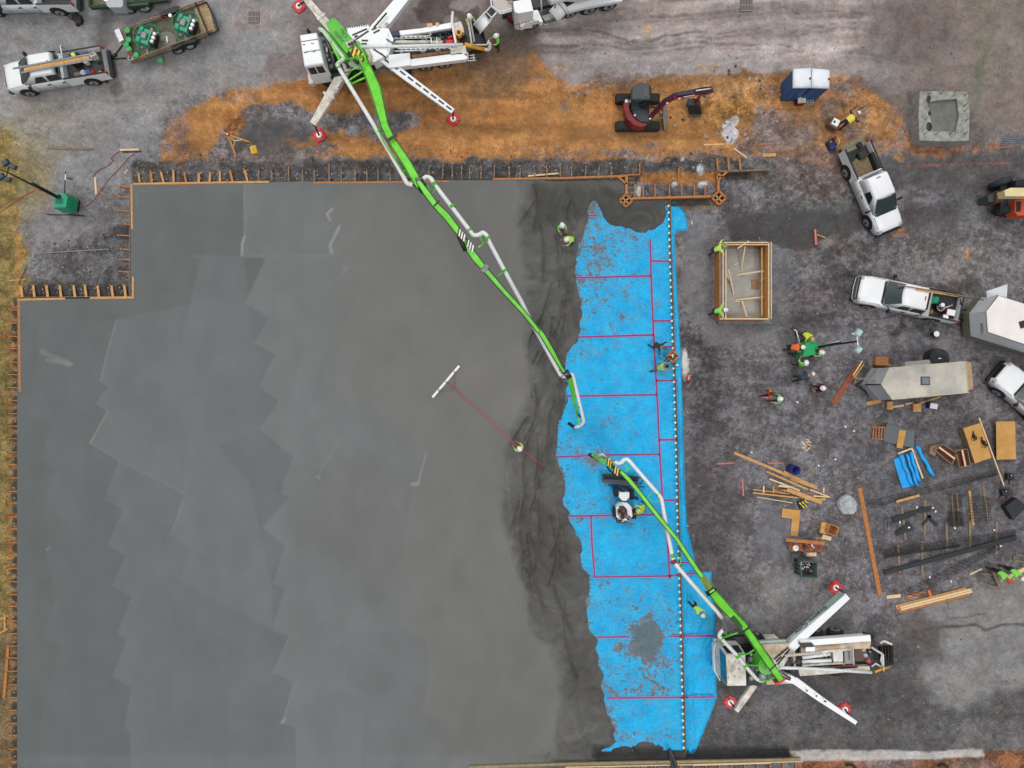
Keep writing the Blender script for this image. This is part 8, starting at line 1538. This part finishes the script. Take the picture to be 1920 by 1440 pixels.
LT2 = light_tower('green light tower with white lamps, workers gathered round it', (1520, 655), None, 0, {'mast': [((1536, 650, 1.3), (1608, 640, 5.6), .05, black), ((1534, 651, 1.2), (1575, 643, 3.6), .08, black), ((1540, 648, 1.6), (1573, 640, 3.3), .03, hatw)], 'arms': [((1607, 628, 5.6), (1608, 640, 5.6)), ((1608, 640, 5.6), (1609, 652, 5.6))], 'am': hatw,
   'heads': [(1609, 624, 5.6, .44, 60), (1598, 626, 5.6, .16, 0), (1609, 656, 5.6, .4, 50)], 'hm': mat('pale_lamp_shell', (176, 200, 200), .35), 'gm': lensw}, ggrn, [(1508, 644), (1518, 638), (1535, 641), (1538, 664), (1504, 671)], [([(1500, 645, .6), (1493, 620, .5), (1488, 618, .4)], hatw), ([(1504, 660, .4), (1486, 663, .3), (1478, 663, .1)], black), ([(1486, 663, .3), (1486, 668, .1)], black), ([(1500, 640, .6), (1512, 634, .7)], black)])
PZ(LT2, 'side_panel', [([(1529, 655), (1538, 655), (1538, 662), (1530, 662)], 1.3, 1.34, dsteel)])
SC_ = thing('laser_screed', 'white ride on laser screed with a black head on the blue sheet', 'laser screed', W(1170, 945, 0)); bz = .12
PZ(SC_, 'screed_head', [([(1130, 889), (1150, 889), (1198, 894), (1196, 899), (1130, 895)], .35, .55, black), ([(1130, 898), (1196, 901), (1200, 909), (1186, 912), (1160, 908), (1131, 905)], .3, .7, mat('dark_slate', (44, 54, 62), .35))])
TU(SC_, 'head_strut', [([(1132, 897, .75), (1196, 901, .75)], .04, black), ([(1140, 909, .5), (1160, 914, .5), (1164, 920, .6)], .03, black), ([(1196, 898, .9), (1203, 894, 1.0), (1205, 902, .9), (1200, 908, .8)], .03, black), ([(1186, 912, .5), (1208, 913, .4)], .03, black), ([(1168, 912, .8), (1168, 922, .8)], .14, dsteel), ([(1176, 912, .7), (1180, 926, .7)], .08, black)])
PZ(SC_, 'front_hood', [([(1161, 923), (1180, 923), (1180, 933), (1174, 939), (1167, 939), (1161, 933)], .5, 1.0, white)])
PZ(SC_, 'body', [([(1155, 952), (1161, 944), (1168, 942), (1176, 943), (1184, 950), (1186, 968), (1178, 976), (1162, 976), (1156, 969)], .4, .95, white)]); PZ(SC_, 'cockpit', [([(1163, 956), (1176, 956), (1177, 972), (1163, 972)], .95, .98, black)]); PZ(SC_, 'radiator', [([(1157, 974), (1176, 974), (1176, 981), (1157, 981)], .4, .85, mat('dark_navy', (30, 38, 52), .4))])
mb = MB(); c = W(1168, 940, .6); mb.cyl((c.x, c.y, .3), .12, .4, black, 10); mb.build('pivot', None, SC_, True)
for a, b in ((1154, 920), (1184, 926), (1152, 958), (1188, 962)):
    mb = MB(); c = W(a, b, .4); mb.loft([[(c.x+h, c.y+r*math.cos(2*math.pi*k/16), bz+.36+r*math.sin(2*math.pi*k/16)) for k in range(16)] for r, h in ((.2, -.13), (.34, -.1), (.34, .1), (.2, .13))], rubber); mb.build('wheel', None, SC_, True)
mb = MB(); 
for k in range(14): c = W(RND.uniform(1160, 1182), RND.uniform(968, 977), 1.0); mb.box((c.x, c.y, .9), (.14, .08, .14), (black, steel, wdirty)[k % 3], J(1))
mb.build('controls', None, SC_, True)
t = thing('bull_float', 'long white bull float on a red pole lying on the smooth slab', 'bull float', W(836, 715, 0)); mb = MB(); z = .36
mb.beam(W(811, 745, z), W(861, 686, z), .15, .05, hatw); o = mb.build('blade', None, t, True); mb = MB(); 
for a, b in ((823, 731), (836, 716), (852, 697)): c = W(a, b, z+.03); mb.box((c.x, c.y, z+.025), (.06, .12, .05), steel, .86)
mb.build('bracket', None, t, True); TU(t, 'brace', [([(821, 734, .4), (852, 729, .5)], .015, steel), ([(852, 697, .4), (852, 729, .5)], .015, steel)]); mb = MB(); mb.tube([W(838, 716, .42), W(852, 729, .55), W(969, 836, 1.35), W(1020, 874, 1.6)], .022, mat('red_pole', (212, 44, 40), .4), 6); mb.build('pole', None, t, True)
t = thing('timber_box', 'square orange timber box with a white faced gauge over the joint form', 'timber box', W(1262, 667, 0)); 
q = [(1261, 657), (1273, 667), (1262, 679), (1250, 669)]; Q = [W(a, b, .62) for a, b in q]
for a, b in zip(Q, Q[1:]+Q[:1]): mb = MB(); mb.beam(a-Vector((0, 0, .16)), b-Vector((0, 0, .16)), .09, .32, orange if False else lumo); mb.build('side', None, t, True)
mb = MB(); mb.prism([((p-W(1262, 668, .62))*.9+W(1262, 668, .62))[:2] for p in Q], .3, .34, lumg); mb.build('base', None, t, True)
t = thing('hand_tool', 'white gauge with a black hoop handle lying in that timber box', 'hand tool', W(1259, 668, .0)); mb = MB(); c = W(1259, 668, .5); mb.ball((c.x, c.y, .5), .13, hatw, 10, 6, (1, .9, .5)); mb.build('body', None, t, True); mb = MB(); c = W(1252, 674, .6); mb.tube([(c.x+.28*math.cos(a)*.9+.02*math.sin(a), c.y+.12*math.sin(a)+.18*math.cos(a), .62) for a in [k*.52 for k in range(13)]], .03, black, 6); mb.build('handle', None, t, True)
sheet('tool_tray', 'cream strip lying right of the joint form by the kneeling worker', 'tray', [(1264, 683), (1272, 683), (1272, 686), (1264, 686)], .2, .26, mat('cream_dowel_plate', (238, 226, 190), .5))
t = thing('tripod', 'yellow survey tripod lying spread on dark gravel', 'tripod', W(432, 262, 0)); tym = mat('tripod_yellow', (226, 160, 40), .5)
for b in (((427, 252, .9), (442, 291, .02)), ((427, 252, .9), (467, 266, .02)), ((427, 252, .9), (419, 249, .3))): mb = MB(); mb.beam(W(*b[0]), W(*b[1]), .09, .05, tym); mb.build('leg', None, t, True)
TU(t, 'spreader', [([(433, 258, .6), (440, 264, .5), (438, 275, .4)], .02, hatw), ([(440, 264, .5), (455, 262, .4)], .02, hatw)]); mb = MB(); c = W(427, 252, .95); mb.cyl((c.x, c.y, .88), .1, .1, red, 12); mb.cyl((c.x, c.y, .98), .04, .06, hatw, 8); mb.build('head', None, t, True)
t = thing('instrument_case', 'bright yellow instrument case beside the tripod', 'case', W(477, 282, 0), .25); mb = MB(); mb.box((0, 0, 0), (.38, .48, .2), mat('case_yellow', (240, 190, 20), .5), bv=.05); mb.build('shell', None, t); mb = MB(); mb.box((.02, 0, .2), (.2, .3, .02), mat('case_yellow_dark', (190, 146, 20), .5)); mb.box((-.21, 0, .08), (.03, .2, .05), black); mb.build('handle', None, t)
def cord(label, pts, m, r=.02, z=.03, name='extension_cord', cat='cord', group='cords and lines on the ground'):
    P3 = [W(a, b, z) for a, b in pts]; c = P3[0].copy(); Q = []
    for i in range(len(P3)-1):
        p0, p1, p2, p3 = P3[max(0, i-1)], P3[i], P3[i+1], P3[min(len(P3)-1, i+2)]
        for k in range(5):
            u = k/5; Q.append(.5*((2*p1)+(p2-p0)*u+(2*p0-5*p1+4*p2-p3)*u*u+(3*p1-p0-3*p2+p3)*u**3)-c)
    Q.append(P3[-1]-c); mb = MB(); mb.tube(Q, r, m, 5); o = mb.build(name); o.location = c; tag(o, label, cat, group)
rc = mat('red_cord', (150, 44, 46), .6); yc = mat('orange_cord', (190, 76, 50), .6)
cord('red cord looping from the light tower up to the capped lath', [(150, 390), (158, 388), (166, 384), (176, 375), (190, 356), (202, 338), (222, 318), (240, 297), (252, 288)], rc); cord('red cord from the upright lath to the capped lath', [(174, 333), (184, 320), (200, 312), (212, 301), (208, 297), (218, 288), (226, 281)], rc)
cord('orange cord running off the left edge from the light tower', [(-5, 400), (14, 388), (34, 374), (54, 362), (70, 356), (84, 361), (100, 368)], yc); cord('short red cord by the dark gravel patch right of the box form', [(1489, 463), (1494, 470), (1501, 471), (1508, 466), (1520, 463), (1531, 459)], rc)
cord('thin red hose across the top rail of the flatbed trailer', [(278, 34), (284, 29), (300, 30), (318, 33), (326, 36)], rc, z=.9); cord('faint blue cord on the gravel under the hitched pickup', [(1625, 600), (1650, 598), (1672, 594)], mat('blue_cord', (60, 62, 96), .7), .012)
cord('black hose lying over the slab bottom edge beside the joint form', [(1255, 1405), (1262, 1420), (1266, 1432), (1270, 1452)], mat('hose_grey_black', (50, 58, 62), .5), .12, .45, 'hose', 'hose'); cord('second black hose over the slab bottom edge, just left', [(1254, 1408), (1258, 1424), (1262, 1450)], mat('hose_grey_black', (50, 58, 62), .5), .08, .4, 'hose', 'hose')
cord('curved black hose end at the bottom edge on the clay', [(1586, 1436), (1594, 1434), (1602, 1438), (1608, 1444)], black, .08, .1, 'hose', 'hose'); cord('second curved black hose end near the bottom right clay', [(1760, 1436), (1768, 1434), (1778, 1438)], black, .08, .1, 'hose', 'hose')
cord('thin rope over the white bag right of the joint form', [(1262, 652), (1272, 651), (1284, 649), (1296, 646)], dsteel, .015, .12, 'rope', 'rope')
t = thing('timber_stake', 'orange stake with a lath by the short red cord', 'stake', W(1530, 445, 0)); 
for a, b, w_ in (((1528, 430), (1530, 459), .12), ((1532, 440), (1548, 446), .06)): mb = MB(); mb.beam(W(*a, .12), W(*b, .12), w_, .06, capo if w_ > .1 else lumber); mb.build('stake' if w_ > .1 else 'lath', None, t, True)
t = thing('rake', 'dark rake lying left of the slab notch', 'rake', W(200, 440, 0)); TU(t, 'handle', [([(197, 445, .05), (208, 442, .1), (222, 437, .1)], .02, dsteel)]); mb = MB(); mb.beam(W(193, 439, .05), W(198, 451, .05), .08, .04, dsteel); mb.build('head', None, t, True)
for k, (a, b) in enumerate(((1389, 8), (1399, 10), (1409, 8), (467, 32), (476, 32), (484, 32))):
    pass
for l, cx, cy, w_, h_ in (('slotted drain grate in the road at the top right', 1399, 10, .78, .82), ('slotted drain grate in pale ground at the top left', 476, 32, .7, .76)):
    t = thing('drain_grate', l, 'drain grate', W(cx, cy, .0), .0, 'drain grates'); mb = MB(); mb.box((0, 0, .0), (w_, h_, .03), mat('grate_pit', (60, 56, 54), .9)); mb.build('pit', None, t)
    for i in range(8): mb = MB(); mb.box((-w_/2+.05+i*(w_-.1)/7, 0, .03), (.045, h_, .03), mat('grate_bar', (140, 134, 130), .7)); mb.build('bar', None, t)
    for i in range(3): mb = MB(); mb.box((0, -h_/2+.05+i*(h_-.1)/2, .035), (w_, .05, .032), mat('grate_bar', (140, 134, 130), .7)); mb.build('cross_bar', None, t)
bucket('small red bucket on the gravel right of the blue sheet', 1290, 709, 0, red, red, .14, .3)
board('stick', 'cream stick standing beside the small red bucket', 'stick', (1293, 703), (1291, 712), .05, .04, pale, .3, gt); board('stick', 'short cream stick right of the blue sheet corner', 'stick', (1297, 414), (1298, 420), .07, .05, pale, 0, gt)
t = thing('covered_box', 'brown box with crumpled white cover behind the bending worker', 'generator', W(1559, 236, 0), R(-35)); mb = MB(); mb.box((0, 0, 0), (.62, .6, .5), mat('brown_box', (104, 80, 70), .7), bv=.04); mb.build('body', None, t); mb = MB(); mb.box((.0, .03, .5), (.42, .42, .05), hatw, .1); mb.box((-.08, .0, .55), (.12, .14, .02), dsteel, .3); mb.build('cover', None, t)
t = thing('hand_machine', 'blue and red hand machine standing left of the open pickup bed', 'machine', W(1556, 272, 0), .3); 
for c_, d_, m, nm in (((0, 0, .0), (.5, .5, .35), mat('dark_navy', (30, 38, 52), .4), 'engine'), ((-.05, -.25, .1), (.4, .25, .3), blue, 'tank'), ((.18, .25, .2), (.2, .2, .3), mat('dark_red', (120, 34, 36), .6), 'air_filter'), ((-.08, .1, .35), (.08, .08, .08), hatw, 'cap')): mb = MB(); mb.box(c_, d_, m, .2, bv=.04); mb.build(nm, None, t)
mb = MB(); mb.tube([(.2, .1, .3), (.34, .2, .5), (.3, -.1, .6), (.1, -.4, .4)], .02, pale, 5); mb.build('handle', None, t)

# ---------------------------------------------------------------- the workers
person(1054, 422, 'worker in lime shirt on the wet concrete, upper of the pair', -70, 'stand', hig, denim, hatw, 'fwd', .22)
person(1064, 449, 'bent worker in lime shirt just below the first on wet concrete', 200, 'stoop', hiv, denim, hatw, 'fwd', .22)
person(975, 842, 'worker in pale lime holding the red bull float pole', 140, 'stand', hiv, greyc, hatw, 'fwd', .25)
person(1358, 462, 'worker in lime at the top left corner of the wooden box form', 10, 'stoop', hiv, denim, mat('sage_hat', (120, 160, 110), .4), 'wide', .1)
person(1359, 581, 'worker in green at the lower left corner of the wooden box form', 0, 'stoop', hig, denim, hatw, 'wide', .1)
person(1245, 652, 'dark clothed worker squatting left of the joint form', -30, 'kneel', mat('dark_olive_cloth', (58, 62, 52), .9), denim, None, 'wide', .12, hair=mat('olive_cap', (90, 84, 64), .8))
person(1249, 687, 'kneeling worker in pale lime with dark hair below the timber box', 10, 'kneel', mat('pale_lime_cloth', (176, 204, 110), .8, nz=(8, .3)), greyc, None, 'fwd', .12)
person(1523, 635, 'worker in bright yellow lime leaning over the light tower, top', -60, 'stoop', mat('yellow_lime_cloth', (206, 232, 50), .7), denim, mat('patterned_hat', (180, 170, 130), .5), 'fwd', 0)
person(1504, 651, 'worker in orange shirt and white hat left of the light tower', -5, 'stoop', hio, dark, hatw, 'fwd', 0)
person(1542, 661, 'worker in pale lime at the lower right of the light tower', 160, 'stand', mat('pale_lime_cloth', (176, 204, 110), .8), dark, hatw, 'fwd', 0)
person(1512, 681, 'worker in green shirt just below the light tower', 80, 'stand', hig, denim, hatw, 'mix', 0)
person(1522, 702, 'worker in dark navy with a round white hat below the light tower', 20, 'bend', mat('navy_cloth', (52, 62, 80), .9), dark, hatw, 'down', 0)
person(1544, 728, 'worker in maroon and black with white hat, standing alone', 170, 'stand', mat('maroon_cloth', (86, 24, 34), .8), dark, hatw, 'fwd', 0)
person(1447, 738, 'worker in orange top with no helmet on the gravel', 190, 'walk', hio, dark, None, 'mix', 0, hair=mat('brown_hair', (70, 44, 34), .8))
person(1464, 748, 'worker in lime green walking beside the orange one', 185, 'walk', hig, denim, hatw, 'mix', 0)
person(1317, 1153, 'worker in lime walking on the blue sheet beside the lower truck', -50, 'stoop', hiv, dark, mat('cream_hat', (236, 240, 200), .4), 'mix', .15)
person(1199, 958, 'worker in lime standing right of the laser screed', 200, 'stoop', mat('yellow_lime_cloth', (206, 232, 50), .7), greyc, mat('lime_hat', (200, 230, 90), .4), 'fwd', .1)
person(1169, 957, 'seated driver in grey riding the laser screed', -90, 'sit', mat('grey_cloth2', (90, 88, 96), .9), dark, mat('maroon_hat', (110, 50, 50), .4), 'fwd', .55)
person(880, 30, 'worker in lime with white hat at the top pump truck hopper', -60, 'stand', hiv, denim, hatw, 'fwd', 0)
person(931, 67, 'worker in lime green facing the hopper on the right', 200, 'stand', hig, denim, hatw, 'fwd', 0)
person(1608, 213, 'bending worker in a yellow and orange vest near the portable toilets', 35, 'bend', dark, dark, hatw, 'wide', 0, vest=mat('yellow_vest', (216, 230, 60), .7, nz=(3, .4, (238, 190, 130))))
person(1893, 1088, 'bending worker in lime with a red orange hat by the wide plank, left one', -60, 'stoop', hig, dark, mat('red_orange_hat', (206, 80, 50), .4), 'fwd', 0)
person(1917, 1084, 'bending worker in bright green at the right edge', -60, 'stoop', hig, dark, hatw, 'fwd', 0)
TU_ = thing('steel_bar', 'dark bars standing up beside the bending worker', 'bar', W(1600, 200, 0))
for a, b in (((1598, 207, .2), (1607, 199, 1.0)), ((1607, 207, .2), (1621, 200, 1.0))): mb = MB(); mb.tube([W(*a), W(*b)], .03, dsteel, 6); mb.build('bar', None, TU_, True)
# ---------------------------------------------------------------- stones and clods
mbs = MB(); stn = [mat('stone_pale', (176, 168, 158), .9), mat('stone_clay', (176, 122, 70), .9), mat('stone_grey', (128, 124, 124), .9), mat('stone_dark', (84, 80, 80), .9)]
def stones(x0, x1, y0, y1, n, r0, r1, ws, blob_=None):
    for _ in range(n):
        if blob_: x, y = RND.gauss(blob_[0], blob_[2]), RND.gauss(blob_[1], blob_[3])
        else: x, y = RND.uniform(x0, x1), RND.uniform(y0, y1)
        r = r0+(r1-r0)*RND.random()**3; p = W(x, y, 0); m = stn[RND.choices(range(4), ws)[0]]; a = RND.uniform(0, 3)
        v_ = [(p.x+r*(.7+.5*RND.random())*math.cos(a+k*1.26), p.y+r*(.7+.5*RND.random())*math.sin(a+k*1.26), r*.2) for k in range(5)]+[(p.x+r*.3*J(), p.y+r*.3*J(), r*.9+.03)]+[(p.x, p.y, -.03)]
        mbs.mesh(v_, [(k, (k+1) % 5, 5) for k in range(5)]+[((k+1) % 5, k, 6) for k in range(5)], m)
stones(0, 0, 0, 0, 420, .03, .14, (3, 6, 2, 1), (1390, 190, 45, 28)); stones(0, 0, 0, 0, 120, .03, .12, (4, 4, 3, 1), (1365, 260, 40, 20)); stones(1040, 1700, 150, 290, 500, .02, .09, (3, 5, 2, 1)); stones(320, 1150, 270, 305, 420, .02, .09, (2, 6, 2, 2)); stones(640, 1150, 160, 290, 260, .02, .06, (2, 6, 1, 0))
stones(1270, 1920, 390, 1400, 900, .02, .07, (4, 0, 5, 3)); stones(250, 1160, 304, 330, 300, .02, .08, (4, 2, 5, 2)); stones(50, 250, 450, 550, 200, .02, .09, (2, 0, 3, 5)); stones(960, 1900, 0, 150, 260, .02, .06, (1, 1, 3, 5)); stones(0, 600, 150, 330, 200, .02, .06, (3, 0, 4, 4)); stones(1160, 1340, 290, 345, 120, .02, .1, (4, 3, 3, 1))
o = mbs.build('gravel_stones'); tag(o, kind='stuff'); o['label'] = 'loose stones and clods scattered over the clay and gravel'
# low weeds on the west verge
mbw = MB(); gw = [mat('weed_green', (86, 98, 52), .9), mat('weed_straw', (160, 136, 76), .9), mat('weed_dark', (62, 76, 50), .9)]
for _ in range(2600):
    y = RND.uniform(240, 1445); lim = 34 if y > 560 else 60+60*RND.random()**2*(1 if y < 420 else .3); x = RND.uniform(-20, min(lim, 14+20*RND.random()) if y > 560 else lim); 
    p = W(x, y, 0); a = RND.uniform(0, 6.3); h = RND.uniform(.03, .09); l = RND.uniform(.04, .12); m = gw[RND.choices(range(3), (3, 5, 2))[0]]
    d = Vector((math.cos(a), math.sin(a), 0)); s = Vector((-d.y, d.x, 0))*.02; mbw.mesh([p-s, p+s, p+d*l+Vector((0, 0, h))], [(0, 1, 2)], m)
o = mbw.build('verge_grass'); tag(o, kind='stuff'); o['label'] = 'sparse weeds and dry grass down the west verge'
